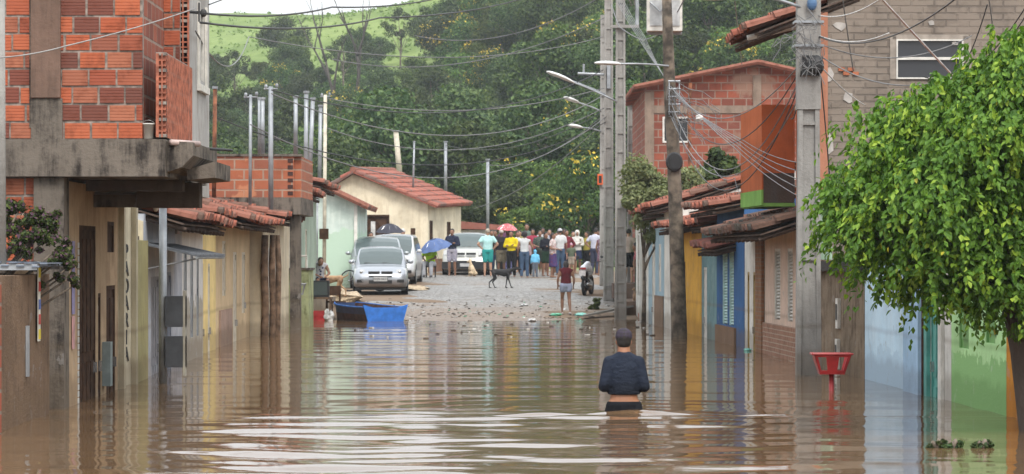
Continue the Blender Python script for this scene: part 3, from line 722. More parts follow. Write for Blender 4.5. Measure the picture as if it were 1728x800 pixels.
# signed wall of the bakery next door
C_sign = plaster('cream_sign_wall', (.68, .62, .46), stain=(.35, .3, .2), amt=.4)
loc, rz, W = frame(-1, 36.5, 39.3)
t = empty('bakery', loc, rz, 'narrow cream bakery front with dark vertical lettering', 'shop')
mb = MB(); facade(mb, -1, 1.5, -1, 2.5, []); mb.box(-4, -.222, 0, .2, -1, 2.5); mb.box(-4, -.222, 1.3, 1.5, -1, 2.5); mb.build('wall', C_sign, t)
mb = MB(); mb.box(.002, .07, .02, .2, -1, 2.45); mb.box(.002, .07, 1.3, 1.48, -1, 2.45); mb.build('pilaster', plaster('pale_yellow_pilaster', (.55, .49, .36), amt=.4), t)
M_letter = simple('black_lettering', (.03, .028, .025), .7)
def text(s_, name, size, mat, parent, loc, rot, ext=.003, align='CENTER', sx=1.0):
    cu = bpy.data.curves.new(name, 'FONT'); cu.body = s_; cu.size = size; cu.extrude = ext; cu.align_x = align; cu.align_y = 'CENTER'; cu.resolution_u = 3
    cu.offset = .004 if size > .1 else 0
    cu.materials.append(mat); o = bpy.data.objects.new(name, cu); link(o, parent); o.location = loc; o.rotation_euler = rot; o.scale = (sx, 1, 1); return o
for k, ch in enumerate('PADARIA'): text(ch, 'letter', .26, M_letter, t, (.012, .75, 1.68 - k * .215), (R(90), 0, R(90)), sx=2.6)
loc, rz, W = frame(-1, 38.0, 39.5, .0)
t = empty('gate_wall', loc, rz, 'mossy yellow green wall end right of the vertical lettering', 'wall')
mb = MB(); mb.box(-2.5, .02, 0, .25, -1, PZ(405, 38)); mb.box(-.2, .02, .252, 1.55, -1, PZ(405, 38)); mb.build('wall', plaster('mossy_yellow_wall', (.42, .38, .19), stain=(.24, .22, .12), amt=.6), t)
mb = MB(); mb.box(-2.5, .05, -.03, .28, PZ(405, 38) + .002, PZ(405, 38) + .05); mb.build('coping', M_conc, t)

# white upper storey with a window over the street
t = empty('rendered_upper_house', (0, 34.3, 0), 0, 'narrow grey rendered building with tall side window behind the brick balcony', 'house')
Xs = -3.74; C_grey = plaster('grey_white_render', (.46, .45, .43), stain=(.24, .21, .18), amt=.6, damp_h=-9)
mb = MB(); Mx = Matrix.Translation((Xs, .1, 0))
W_ = 2.3; ops = [(1.0, 1.75, 3.75, 4.6)]
facade(mb, -1, W_, 2.35, 5.6, ops, x=Xs); mb.box(-6, Xs - .222, .0, .2, 2.35, 5.6); mb.box(-6, Xs - .222, W_ - .2, W_, 2.35, 5.6); mb.box(-6, Xs - .222, .2, W_ - .2, 2.35, 2.5)
mb.build('wall', C_grey, t)
window_part(t, -1, *ops[0], 'glass', M_white, x=Xs)
mb = MB(); mb.box(Xs + .002, Xs + .03, .9, 1.0, 3.68, 4.66); mb.box(Xs + .002, Xs + .03, 1.75, 1.85, 3.68, 4.66); mb.box(Xs + .002, Xs + .05, .85, 1.9, 3.60, 3.68); mb.build('window_surround', M_white, t)
mb = MB(); mb.box(-6, Xs + .03, -.1, .1, 2.20, 2.345); mb.build('beam', M_conc, t); MB().box(-5.3, -5.05, 0, .3, -1, 2.19).build('column', M_conc, t)

# bluish grey house with awning
C_bg = plaster('grey_blue_wall', (.46, .49, .55), stain=(.62, .62, .62), amt=.7); C_wg = plaster('white_grey_wall', (.78, .77, .74), stain=(.45, .42, .38), amt=.4, tint2=(.40, .37, .31), tz=.5)
h, W = house('terraced_house', 'blue grey house front shaded by a corrugated metal awning', -1, 39.6, 44.6, 2.2, C_bg, [(.9, 1.9, -1, 1.35, 'door', simple('grey_door', (.22, .22, .24), .6)), (2.5, 3.5, -1, 1.4, 'door', simple('blue_grey_door', (.16, .18, .23), .6))], oh=.6, rise=.85, ov=(-.2, .3), setback=.05)
mb = MB(); 
for k in range(27):
    y_ = k * .15
    for (q0, q1, dz) in ((0, .078, 0), (.079, .149, .02)):
        mb.rings([[(0, y_ + q0, 1.78 + dz), (0, y_ + q1, 1.78 + dz), (0, y_ + q1, 1.795 + dz), (0, y_ + q0, 1.795 + dz)], [(.74, y_ + q0, 1.62 + dz), (.74, y_ + q1, 1.62 + dz), (.74, y_ + q1, 1.635 + dz), (.74, y_ + q0, 1.635 + dz)]])
aw = mb.build('awning', simple('galvanised_sheet', (.13, .14, .155), .6, .2, .3), h)
mb = MB(); mb.tube([(.71, 0, 1.61), (.71, 4.05, 1.61)], .02, 5); mb.tube([(.0, .1, 1.45), (.71, .1, 1.60)], .012, 5); mb.build('awning_frame', M_galv, aw)
mb = MB(); mb.rings([[(-.0, y, 1.5), (-3, y, 1.5), (-3, y, 3.0), (-.0, y, 2.1)] for y in (-.06, -.002)]); mb.build('gable', C_cream, h)
h, W = house('terraced_house', 'white and grey house with tall narrow windows past the awning', -1, 44.65, 48.4, 2.15, C_wg, [(.7, 1.2, .35, 1.75, 'panel', M_galv), (1.7, 2.2, .35, 1.75, 'panel', M_galv), (2.7, 3.1, .35, 1.75, 'panel', M_galv)], oh=.45, rise=.85, setback=.10)
h, W = house('terraced_house', 'cream yellow house front with two slim doors', -1, 48.45, 51.8, 2.25, plaster('cream_yellow', (.84, .66, .30), amt=.25), [(.8, 1.1, -1, 1.5, 'door', M_cwhite), (1.9, 2.3, -1, 1.5, 'door', M_cwhite)], oh=.3, rise=.5, setback=.2)
h, W = house('terraced_house', 'tan house with pinkish dado behind the bundled wooden posts', -1, 51.85, 60.0, 2.35, C_tanrow, [(1.9, 2.6, .9, 1.9, 'panel', M_cwhite), (4.2, 5.0, -1, 1.7, 'door', M_cwhite), (6.2, 7.0, .5, 1.7, 'door', M_cwhite)], oh=.6, rise=.95, roofmat=M_tile, setback=.26)
mb = MB(); mb.box(.002, .04, 1.2, 3.6, -1, .65); mb.build('dado', plaster('pinkish_dado', (.42, .30, .24), amt=.5), h)
mb = MB(); mb.box(-3, .0, -.05, -.002, 1.4, 2.4); mb.build('gable', C_tanrow, h)
h, W = house('terraced_house', 'small pale house with dark timber posts before the ruined brick storey', -1, 60.05, 66, 2.4, C_cream, [(1, 1.8, .2, 1.8, 'door', M_white), (3, 3.8, .8, 1.8, 'panel', M_white)], oh=.4, rise=.6)
# brick roof-storey (bare bricks on a concrete beam)
D = 62.0; X0, X1 = PX(352, D), PX(496, D)
t = empty('brick_storey', (0, D, 0), 0, 'boxy bare orange brick storey with grey pipes standing around it', 'building')
M_ob = bricks('orange_brick', (.38, .125, .065), (.27, .10, .065), (.34, .25, .19), .40, .215, .02, patch=(.5, .22, .12), pamt=.6, psc=1.5, bumpy=.5)
mb = MB(); mb.box(X0, X1, 0, .15, PZ(333, D), PZ(264, D)); mb.box(X1 + .002, X1 + .15, .1, 3.6, PZ(333, D), PZ(264, D)); mb.box(X0, X0 + .15, .152, 3.6, PZ(333, D), PZ(264, D)); mb.build('brick_wall', M_ob, t)
mb = MB(); mb.box(X0 - .1, X1 + .15, -.05, 3.8, PZ(362, D), PZ(333, D) - .002); mb.box(X1 - .1, X1 + .12, .2, .5, -.5, PZ(362, D) - .002); mb.build('concrete_beam', M_conc, t)
mb = MB(); mb.box(X0 - .05, X1 + .17, -.04, .16, PZ(264, D) + .002, PZ(260, D)); mb.build('coping', M_conc, t)
mb = MB()
for k in range(6): mb.box(X1 - .13, X1 - .02, -.012, -.003, PZ(268 + k * 11, D) - .08, PZ(268 + k * 11, D))
mb.build('brick_hole', M_latt_d, t)
# houses beyond, stepping to the mint wall
h, W = house('terraced_house', 'weathered house with ragged tile eaves left of the utility pipe', -1, 66.1, 72, 3.1, C_cream, [(2, 2.8, .5, 2, 'door', M_cwhite)], oh=.55, rise=.7)
h, W = house('terraced_house', 'whitish house with broken red tiles near the boat', -1, 72.05, 79, 3.4, C_mint, [(2, 2.8, .5, 2.3, 'door', M_cwhite)], oh=.55, rise=.7)
# mint gable-ended house
D = 95.0; X0, X1 = PX(505, D), PX(604, D)
t = empty('mint_house', (0, D, 0), 0, 'pale mint green blank walled house behind the silver cars', 'house')
zl, zr_ = PZ(298, D), PZ(345, D)
mb = MB(); mb.rings([[(X0 - 1, y, .3), (X1, y, .3), (X1, y, zr_), (X0 - 1, y, zl + .5)] for y in (0, .2)]); mb.box(X1 - .2, X1, .202, 6, .3, zr_); mb.build('wall', plaster('mint_green_wall', (.56, .66, .60), stain=(.66, .72, .66), amt=.55, tint2=(.46, .60, .48), tz=2.0, damp=(.12, .12, .06), damp_h=1.0), t)
for k in (0,):
    mb = MB()
    for j in range(28): mb.tube([(X1 + .35, -.3 + j * .22, zr_ - .1), (X0 - 1, -.3 + j * .22, zl + .55)], .1, 6)
    mb.build('roof', M_tile, t)
mb = MB(); mb.box(X1 - .12, X1 - .02, -.08, -.003, .5, zr_); mb.build('drain_pipe', M_white, t)
# cream house with red tiled roof across the street end
D = 116.0; X0, X1, XR2 = PX(548, D), PX(722, D), PX(778, D)
t = empty('cream_house', (0, D, 0), 0, 'cream house with red tiled roof closing the left of the street', 'house')
xr = PX(596, D); zrg = PZ(290, D); zel = PZ(322, D); zer = PZ(344, D)
M_creamh = plaster('cream_house_wall', (.74, .66, .50), stain=(.42, .34, .22), amt=.45, damp_h=1.2)
ops = [(PX(615, D), PX(655, D), PZ(415, D), PZ(365, D)), (PX(693, D), PX(701, D), PZ(396, D), PZ(385, D))]
us = [X0, ops[0][0], ops[0][1], ops[1][0], ops[1][1], X1]; mb = MB()
mb.box(us[0], us[1], 0, .2, .5, zer - .2); mb.box(us[1], us[2], 0, .2, ops[0][3], zer - .2); mb.box(us[1], us[2], 0, .2, .5, ops[0][2]); mb.box(us[2], us[5], 0, .2, .5, zer - .2)
mb.rings([[(X0, y, zer - .2), (X1, y, zer - .2), (X1, y, zer), (xr, y, zrg - .1), (X0, y, zel)] for y in (0, .2)])
mb.build('gable_wall', M_creamh, t)
a1 = Vector((X1, .2)); W_ = 6.5; ang = math.atan2(PX(778, D + 5) - X1, 5)
sw = MB(); L_ = math.hypot(PX(778, D + 5) - X1, 5)
ops2 = [(PX(725, D) - X1 + .35, .75, PZ(408, D), PZ(373, D)), (1.9, 2.6, .5, PZ(375, D))]
facade(sw, -1, L_, .5, zer - .05, [(.25, .75, PZ(408, D), PZ(372, D)), (2.9, 3.5, .6, PZ(373, D))])
so = sw.build('side_wall', M_creamh, t); so.location = (X1 - .002, .0, 0); so.rotation_euler = (0, 0, -ang)
window_part(so, -1, .25, .75, PZ(408, D), PZ(372, D), 'panel'); window_part(so, -1, 2.9, 3.5, .6, PZ(373, D), 'door')
mb = MB(); mb.box(.002, .03, .05, L_, .5, 1.5); mb.build('brick_dado', plaster('reddish_dado', (.22, .12, .08), amt=.5, damp_h=1.0), so)
wd = MB(); a, b_, c_, d_ = ops[0]; wd.box(a, b_, .1, .14, c_, d_); w = wd.build('window', M_darkwood, t)
mb = MB(); mb.box(a + .25, a + .42, .08, .098, c_ + .15, d_ - .2); mb.build('pane', simple('pale_curtain', (.5, .5, .48), .7), w)
f = MB(); f.box(a - .05, a, -.02, .1, c_, d_); f.box(b_, b_ + .05, -.02, .1, c_, d_); f.box(a - .05, b_ + .05, -.02, .1, d_, d_ + .06); f.build('frame', M_darkwood, w)
a, b_, c_, d_ = ops[1]; wd = MB(); wd.box(a, b_, -.012, -.003, c_, d_); w = wd.build('vent', M_darkwood, t)
# roof: big plane falling to the right, small one to the left
def tiles_free(parent, P0, P1, P2, P3, mat, name='roof', pitch=.22, step=.4):
    """tiles on the plane: eave P0->P1, ridge P3->P2"""
    P0, P1, P2, P3 = map(Vector, (P0, P1, P2, P3)); mb = MB(); n = (P1 - P0).cross(P3 - P0).normalized()
    if n.z < 0: n = -n
    cols_ = int((P1 - P0).length / pitch); r_ = random.Random(cols_); side = (P1 - P0).normalized()
    for j in range(cols_):
        f0 = (j + .5) / cols_; A = P0.lerp(P1, f0); B = P3.lerp(P2, f0); L = (B - A).length; a = (B - A) / L; k = max(1, int(L / step))
        for i in range(k):
            b = len(mb.v); off = r_.uniform(-.02, .02)
            for tt, rr, lift in ((i * L / k - .04, .12, .03), ((i + 1) * L / k, .095, 0)):
                for q in range(5):
                    th = math.pi * q / 4; mb.v.append(tuple(A + a * tt + side * (off - math.cos(th) * rr) + n * (lift + math.sin(th) * rr)))
            for q in range(4): mb.f.append((b+q, b+q+1, b+5+q+1, b+5+q)); mb.m.append(0)
            mb.f.append((b, b+1, b+2, b+3, b+4)); mb.m.append(0)
    mb.rings([[tuple(p - n * .05) for p in (P0, P1, P2, P3)], [tuple(p) for p in (P0, P1, P2, P3)]])
    return mb.build(name, mat, parent)
xe = PX(724, D) + .25
ye = 6.0
tiles_free(t, (xe + .05, -.35, zer - .12), (PX(795, D + ye), ye, PZ(345, D + ye)), (PX(665, D + ye), ye, PZ(290, D + ye)), (xr, -.35, zrg), M_tile_red)
tiles_free(t, (X0 - .2, ye, zel - .1), (X0 - .2, -.35, zel - .1), (xr, -.35, zrg), (PX(665, D + ye), ye, zrg + .1), M_tile_red)
mb = MB(); mb.tube([(xr, -.35, zrg + .08), (PX(665, D + ye), ye, PZ(288, D + ye))], .12, 8); mb.build('ridge_cap', M_tile, t)
# low white and tiled sheds right of it
t = empty('white_shed', (PX(790, 124), 124, 0), 0, 'small white shed with pinkish roof right of the cream house', 'shed')
mb = MB(); mb.box(-.5, 1.2, 0, 3, .8, PZ(388, 124)); mb.build('wall', C_white, t); mb = MB(); mb.rings([[(-.7, y, PZ(386, 124)), (1.4, y, PZ(386, 124) - .05), (1.4, y, PZ(380, 124)), (-.7, y, PZ(372, 124))] for y in (-.3, 3.2)]); mb.build('roof', M_tile_red, t)
# mossy pier with white rail near the boat
t = empty('garden_wall', (PX(478, 68), 68, 0), 0, 'mossy pale green wall with white rail on top beside the boat', 'wall')
w_ = PX(521, 68) - PX(478, 68)
mb = MB(); mb.box(0, w_, 0, 1.6, -.8, PZ(456, 68)); mb.build('wall', plaster('mossy_green_wall', (.38, .42, .24), stain=(.10, .11, .05), amt=.9, damp=(.2, .19, .1)), t)
mb = MB(); mb.box(-.03, w_ + .03, -.04, 1.62, PZ(456, 68) + .002, PZ(456, 68) + .05); mb.build('coping', M_conc, t)
mb = MB(); zt = PZ(432, 68); mb.tube([(-.1, .1, PZ(455, 68)), (-.1, .1, zt), (w_ - .05, .1, zt), (w_ - .05, .1, PZ(455, 68))], .022, 6); mb.tube([(.2, .1, PZ(455, 68)), (.2, .1, zt)], .016, 5); mb.build('rail', M_white, t)

# ------------------------------------------------------------------ utility poles and pipes
def dt_pole(name, label, px, d, ztop, wb=.32, wt=.2, cells=6, z0=-1.2, dep=.22, group=None, lean=0, skip=()):
    """precast double-T pole: two flanges, a recessed web, cross ribs"""
    t = empty(name, (PX(px, d), d, 0), 0, label, 'utility pole', group)
    H = ztop - z0; mb = MB()
    def hw(z): return (wb + (wt - wb) * (z - z0) / H) / 2
    fl = .055 * wb / .32
    for s_ in (-1, 1):
        r0 = []; 
        for z in (z0, ztop):
            h_ = hw(z); x = lean * (z - z0)
            a, b2 = sorted((s_ * h_, s_ * (h_ - fl)))
            r0.append([(x + a, -dep/2, z), (x + b2, -dep/2, z), (x + b2, dep/2, z), (x + a, dep/2, z)])
        mb.rings(r0)
    r0 = []
    for z in (z0, ztop):
        h_ = hw(z) - fl; x = lean * (z - z0); r0.append([(x - h_, -dep/2 + .045, z), (x + h_, -dep/2 + .045, z), (x + h_, dep/2 - .045, z), (x - h_, dep/2 - .045, z)])
    mb.rings(r0)
    for k in range(cells):
        z = z0 + H * (k + .5) / cells; h_ = hw(z); mb.box(lean*(z-z0) - h_ + .004, lean*(z-z0) + h_ - .004, -dep/2 + .012, dep/2 - .012, z, z + .05)
    o = mb.build('shaft', M_conc_l, t); return t, H, hw
t, H, hw = dt_pole('utility_pole', 'large pale concrete utility pole with recessed web by the orange balcony', 1364, 40.6, 6.2, .36, .25, 4)
mb = MB(); mb.box(-.16, .16, -.125, .125, PZ(185, 40.6), 6.2); mb.build('solid_head', M_conc_l, t)
mb = MB(); mb.box(-.10, .10, -.20, -.13, PZ(128, 40.6), PZ(95, 40.6)); mb.ell((.08, -.17, PZ(112, 40.6)), (.12, .09, .15)); mb.build('cable_coil', M_black, t)
for y_ in (80, 40): MB().box(-.2, .2, -.16, .16, PZ(y_, 40.6), PZ(y_ - 4, 40.6)).build('clamp_band', M_galv, t)
mb = MB(); mb.ell((.03, -.2, PZ(8, 40.6)), (.07, .07, .1)); mb.build('insulator', simple('blue_insulator', (.06, .13, .25), .3), t)
# arm with lamp reaching left out of the top of the picture
def lamp_arm(parent, base, head, droop=.12, r=.022, hs=1.0):
    base, head = Vector(base), Vector(head); pts = []
    for k in range(9):
        f_ = k / 8; p = base.lerp(head, f_); p.z += math.sin(f_ * math.pi) * droop; pts.append(p)
    mb = MB(); mb.tube(pts, r, 6); a = mb.build('lamp_arm', M_galv, parent, True)
    dr = (head - base).normalized(); ang = math.atan2(dr.y, dr.x)
    rg = []
    for (q, w_, h_) in ((-.12, .05, .03), (0, .11, .06), (.2, .15, .075), (.42, .13, .07), (.56, .07, .04), (.6, .02, .015)):
        c = head + dr * q * hs; ring = []
        for k in range(10):
            th = k / 10 * 6.283; sx, sz = math.cos(th) * w_ * hs, math.sin(th) * h_ * hs * (1 if math.sin(th) > 0 else .5)
            ring.append((c.x - math.sin(ang) * sx, c.y + math.cos(ang) * sx, c.z + sz))
        rg.append(ring)
    mb = MB(); mb.rings(rg); mb.build('lamp_head', simple('pale_lamp_shell', (.68, .68, .66), .4), parent, True)
lamp_arm(t, (-.1, -.1, PZ(14, 40.6)), (PX(1205, 40.0) - t.location.x, -.6, PZ(-3, 40)), .1)
def W2(px, py, d, t): return tuple(P(px, py, d) - t.location)
tA, H, hw = dt_pole('utility_pole', 'tall perforated concrete pole nearest the water, left of the wooden pole', 1047, 75, 9.2, .31, .22, 22)
mb = MB(); mb.box(PX(1030, 75) - tA.location.x, PX(1078, 75) - tA.location.x, -.2, -.12, PZ(48, 75), PZ(43, 75)); mb.build('crossarm', M_conc_l, tA)
mb = MB(); mb.tube([W2(1075, 43, 75, tA), W2(1075, -5, 75, tA)], .05, 6); mb.build('bracket', M_galv, tA)
lamp_arm(tA, (-.1, -.15, PZ(172, 75)), W2(962, 137, 74.5, tA), .02, .025, .9)
tB, H, hw = dt_pole('utility_pole', 'greyer concrete pole standing just left of the perforated one', 1027, 84, 10, .31, .22, 20)
lamp_arm(tB, (-.1, -.15, PZ(160, 84)), W2(948, 131, 83, tB), .02, .028, .9)
mb = MB(); mb.box(-.05, .05, -.2, -.12, PZ(150, 84), PZ(110, 84)); mb.tube([W2(975, 124, 84, tB), W2(1025, 126, 84, tB)], .04, 6); mb.tube([W2(985, 124, 84, tB), W2(985, 108, 84, tB)], .03, 6); mb.build('crossarm', M_galv, tB)
tC, H, hw = dt_pole('utility_pole', 'thin brownish concrete pole behind the greyer one with two small lamps', 1019, 97, 9.5, .3, .22, 18)
lamp_arm(tC, (-.1, -.1, PZ(188, 97)), W2(972, 172, 96, tC), .02, .028, 1.0); lamp_arm(tC, (-.1, -.1, PZ(222, 97)), W2(978, 215, 96, tC), .03, .028, 1.0)
mb = MB(); mb.box(*sorted((W2(1008, 0, 97, tC)[0], W2(1017, 0, 97, tC)[0])), -.25, -.12, PZ(312, 97), PZ(294, 97)); mb.build('orange_box', simple('orange_box_paint', (.6, .10, .02), .5), tC)
mb = MB(); mb.box(*sorted((W2(1010, 0, 97, tC)[0], W2(1015, 0, 97, tC)[0])), -.258, -.251, PZ(309, 97), PZ(297, 97)); mb.build('box_cover', M_black, tC)
tD, H, hw = dt_pole('utility_pole', 'short far concrete pole seen right of the perforated one', 1065, 90, PZ(168, 90), .3, .22, 14)
mb = MB(); mb.box(-.3, .3, -.2, -.1, PZ(176, 90), PZ(172, 90)); mb.build('crossarm', M_galv, tD)
# round wooden pole
dW = 58.9
tW = empty('utility_pole', (PX(1146, dW), dW, 0), 0, 'leaning dark wooden pole with round black box and cable rack', 'utility pole')
mb = MB(); pts = [(0, 0, -1.2)]
for (px, py) in ((1146, 560), (1143, 450), (1140, 350), (1136, 250), (1130, 150), (1127, 60), (1124, -40)): pts.append(W2(px, py, dW, tW))
mb.tube(pts, [.165, .16, .15, .14, .13, .12, .105, .09], 14); mb.build('shaft', simple('weathered_pole_wood', (.12, .095, .07), .9, var=.45, scale=5), tW, True)
mb = MB()
for k in range(14):
    th = k / 14 * 6.283
c0 = Vector(W2(1137, 274, dW, tW)); rg = [[(c0.x + math.cos(k / 16 * 6.283) * .17 * q, y, c0.z + math.sin(k / 16 * 6.283) * .2 * q) for k in range(16)] for (q, y) in ((.9, -.12), (1, -.15), (1, -.2), (.85, -.23))]
mb.rings(rg); mb.cbox((c0.x, -.245, c0.z), (.17, .03, .26)); mb.build('splice_box', M_black, tW)
mb = MB()
for k in range(5): z = PZ(138 + k * 13, dW); mb.tube([(c0.x - .12 - .02 * k * 0, -.18, z), (c0.x + .12, -.2, z)], .018, 6)
for s_ in (-.1, .1): mb.tube([(c0.x + s_, -.17, PZ(136, dW)), (c0.x + s_, -.17, PZ(194, dW))], .014, 5)
mb.build('insulator_rack', M_galv, tW)
lamp_arm(tW, (W2(1128, 112, dW, tW)[0], -.12, PZ(112, dW)), W2(1040, 108, 58.5, tW), .02, .02, .75)
tT = empty('transformer', tuple(P(1122, 25, 59.4)), 0, 'white boxy cabinet mounted high behind the leaning wooden pole', 'transformer')
mb = MB(); mb.box(-.35, .35, 0, .4, -.32, .5); mb.build('cabinet', M_white, tT)
mb = MB(); mb.box(-.30, -.06, -.02, -.003, -.22, .3); mb.box(.06, .30, -.02, -.003, -.22, .3); mb.build('door_panel', simple('pale_grey_panel', (.45, .46, .46), .5), tT)
mb = MB(); mb.tube([(-.3, -.05, .25), (-.1, -.12, .05), (.1, -.1, .28)], .02, 6); mb.build('lead_wire', M_galv, tT); MB().tube([(-.35, .2, -.36), (.35, .2, -.36)], .03, 6).build('bracket', M_galv, tT)

def pipe(name, label, px0, py0, px1, py1, d, r, mat, cat='pole', group=None, n=8, knob=None, base=None):
    t = empty(name, tuple(P(px0, py0, d)), 0, label, cat, group); a = Vector((0, 0, 0)); b_ = P(px1, py1, d) - P(px0, py0, d)
    mb = MB(); mb.tube([a, b_], [r, r * .9], n); mb.build('shaft', mat, t, True)
    mb = MB()
    if knob == 'rack':
        mb.tube([b_ + Vector((-.14, 0, -.05)), b_ + Vector((.14, 0, -.05))], .018, 5); mb.ell(b_ + Vector((-.1, 0, 0)), (.035, .035, .05), 8, 5); mb.ell(b_ + Vector((.12, 0, .02)), (.035, .035, .05), 8, 5); mb.build('insulator', M_galv, t)
    else:
        mb.tube([b_, b_ + Vector((0, 0, .05))], r * 1.3, n); mb.build('cap', M_galv, t)
    return t
pp = [('rust red pipe standing left of the bare brick storey', 361, 340, 363, 150, 59.5, .045, M_rust, None), ('grey service pole with insulator in front of brick storey', 457, 357, 457, 146, 60.5, .052, M_galv, 'rack'),
      ('thin dark service pole at the left of brick storey', 422, 345, 423, 160, 60.4, .035, M_galv, 'rack'), ('slim bluish pipe rising behind the brick storey', 437, 262, 437, 168, 66.5, .028, M_galv, None),
      ('stout bluish pipe rising behind the brick storey', 443, 262, 443, 168, 66, .05, M_galv, None), ('grey pipe behind the right part of brick storey', 499, 262, 499, 165, 67.5, .05, M_galv, None),
      ('bright tall pipe right of brick storey, leftmost of its cluster', 516, 320, 517, 157, 71, .055, M_galv, None), ('bluish pipe leaning to the right in the cluster', 522, 310, 528, 168, 73, .055, M_galv, None),
      ('bluish upright pipe second from right in the cluster', 539, 322, 541, 180, 80, .055, M_galv, None), ('tall pale pole with dark foot and meter box by the mint wall', 547, 480, 549, 160, 84, .055, M_cwhite, 'rack'),
      ('thin dark pole above the red roof', 697, 325, 699, 240, 118, .04, M_galv, None), ('grey pipe behind the right end of the red roof', 752, 335, 752, 240, 124, .07, M_galv, None),
      ('pale grey pole rising behind the crowd', 823, 400, 823, 270, 122, .07, M_galv, None), ('bare pale tree trunk like post behind the red roof', 675, 300, 668, 222, 125, .12, M_cwhite, None)]
for (lb, a, b_, c_, d_, dd, r_, mt, kn) in pp: t = pipe('service_pole', lb, a, b_, c_, d_, dd, r_, mt, knob=kn)
t = [o for o in bpy.data.objects if o.get('label', '').startswith('tall pale pole with dark foot')][0]
mb = MB(); mb.box(-.13, .13, -.15, -.05, 1.28, 1.58); mb.build('meter_box', M_darkwood, t)
pipe('service_pole', 'thin pole beside the mint wall with grey box', 534, 480, 535, 330, 84, .04, M_galv)
pipe('service_pole', 'pale pinkish pipe through the tiled eave at left', 299, 395, 300, 345, 42, .035, simple('pinkish_pvc', (.5, .38, .32), .5))
t = pipe('service_pole', 'grey service pole with two dark meter boxes before blue grey house', 275, 660, 275, 345, 38.3, .055, M_galv)
for z_ in (0.35, .87):
    mb = MB(); mb.box(.04, .30, -.10, .06, z_ - .04, z_ + .36); o = mb.build('meter_box', simple('charcoal_box', (.06, .065, .075), .5), t)
mb = MB(); mb.box(.27, .30, -.11, .07, .2, 1.3); mb.build('conduit', simple('dull_conduit', (.35, .33, .27), .6), t)
t = empty('timber_posts', (PX(465, 61), 60, 0), 0, 'bundle of tall rough wooden posts standing in the water', 'posts')
for k, (dx, r_) in enumerate(((-.13, .08), (.02, .07), (.12, .06))):
    mb = MB(); pts = [(dx + rnd.uniform(-.02, .02), k * .08, z) for z in (-1, -.2, .6, 1.4, 2.05)]; mb.tube(pts, [r_ * q for q in (1.1, 1, .95, 1, .85)], 9); mb.build('post', M_wood, t, True)
# edge pole at far left of the picture
t = pipe('service_pole', 'grey concrete pole cut by the left edge of the photo', 3, 460, 1, -60, 29.0, .045, M_conc_l)

# ================================================================== TREES AND HILLSIDE
def leaf_cloud(centers, radii, n_per, size, seed, squash=.8, up=.25, shell=.55, shape='diamond'):
    r_ = np.random.default_rng(seed); C = np.repeat(centers, n_per, axis=0); Rr = np.repeat(radii, n_per)
    n = len(C); dv = r_.normal(size=(n, 3)); dv /= np.linalg.norm(dv, axis=1)[:, None]
    rad = Rr * (shell + (1 - shell) * r_.random(n) ** .6) * r_.uniform(.8, 1.15, n)
    pos = C + dv * rad[:, None] * np.array([1, 1, squash])
    nrm = dv + r_.normal(0, .55, (n, 3)) + np.array([0, 0, up]); nrm /= np.linalg.norm(nrm, axis=1)[:, None]
    t = np.cross(nrm, r_.normal(size=(n, 3))); t /= np.linalg.norm(t, axis=1)[:, None]; b = np.cross(nrm, t)
    s = size * r_.uniform(.6, 1.4, n)[:, None]
    V = np.stack([pos - t * s, pos - b * s * .6 + nrm * s * .15, pos + t * s, pos + b * s * .6 + nrm * s * .15], 1).reshape(-1, 3)
    Fc = np.arange(n * 4).reshape(-1, 4)
    return V, Fc
M_fol = [islandmat('foliage_a', [(0, (.014, .030, .009)), (.5, (.040, .076, .018)), (1, (.11, .155, .04))], .7, var=0, objrand=True, transl=.25),
         islandmat('foliage_b', [(0, (.018, .036, .013)), (.5, (.048, .080, .025)), (1, (.12, .155, .055))], .7, var=0, objrand=True, transl=.25),
         islandmat('foliage_c', [(0, (.035, .065, .015)), (.5, (.075, .125, .025)), (1, (.14, .19, .04))], .7, var=0, objrand=True, transl=.25)]
M_flower = islandmat('yellow_blossom', [(0, (.45, .33, .03)), (.5, (.60, .45, .05)), (1, (.42, .30, .06))], .7, var=0)
M_trunk = simple('grey_bark', (.16, .13, .10), .95, var=.4)
def tree_proto(seed, H, Rc, kind, dens=1.0, leaf=.17, flower=False, airy=False):
    r_ = np.random.default_rng(seed); root = empty('tree', (0, 0, 0))
    nc = int((26 if not airy else 16) * dens); th = r_.random(nc) * 6.283; zz = r_.uniform(-.75, 1, nc); rr = np.sqrt(np.clip(1 - zz ** 2, .05, 1)) * r_.uniform(.35, 1.0, nc)
    cz = H - Rc * .85
    cen = np.stack([np.cos(th) * rr * Rc, np.sin(th) * rr * Rc, cz + zz * Rc * .78 * r_.uniform(.7, 1.1, nc)], 1)
    rad = r_.uniform(.22, .42, nc) * Rc * (.8 if airy else 1)
    V, Fc = leaf_cloud(cen, rad, int(230 if not airy else 140), leaf, seed + 1)
    o = bpy.data.objects.new('crown', mesh_np('crown', V, Fc, M_fol[kind])); link(o, root)
    if flower:
        k = r_.choice(nc, max(3, nc // 3), replace=False); c2 = cen[k] + np.array([0, -Rc * .1, Rc * .2])
        V, Fc = leaf_cloud(c2, rad[k] * 1.0, 34, leaf * 1.0, seed + 2); link(bpy.data.objects.new('blossom', mesh_np('blossom', V, Fc, M_flower)), root)
    mb = MB(); rr_ = random.Random(seed)
    mb.tube([(0, 0, -1.5), (.05, 0, cz * .35), (rr_.uniform(-.2, .2), .1, cz * .75), (rr_.uniform(-.3, .3), 0, cz)], [.16, .13, .10, .05], 7)
    for k in range(0, nc, 2):
        c = Vector(cen[k]); st = Vector((0, 0, cz * rr_.uniform(.4, .85))); md = st.lerp(c, .5) + Vector((0, 0, .2)); mb.tube([st, md, c], [.05, .035, .012], 5)
    mb.build('trunk', M_trunk, root); return root
protos = []
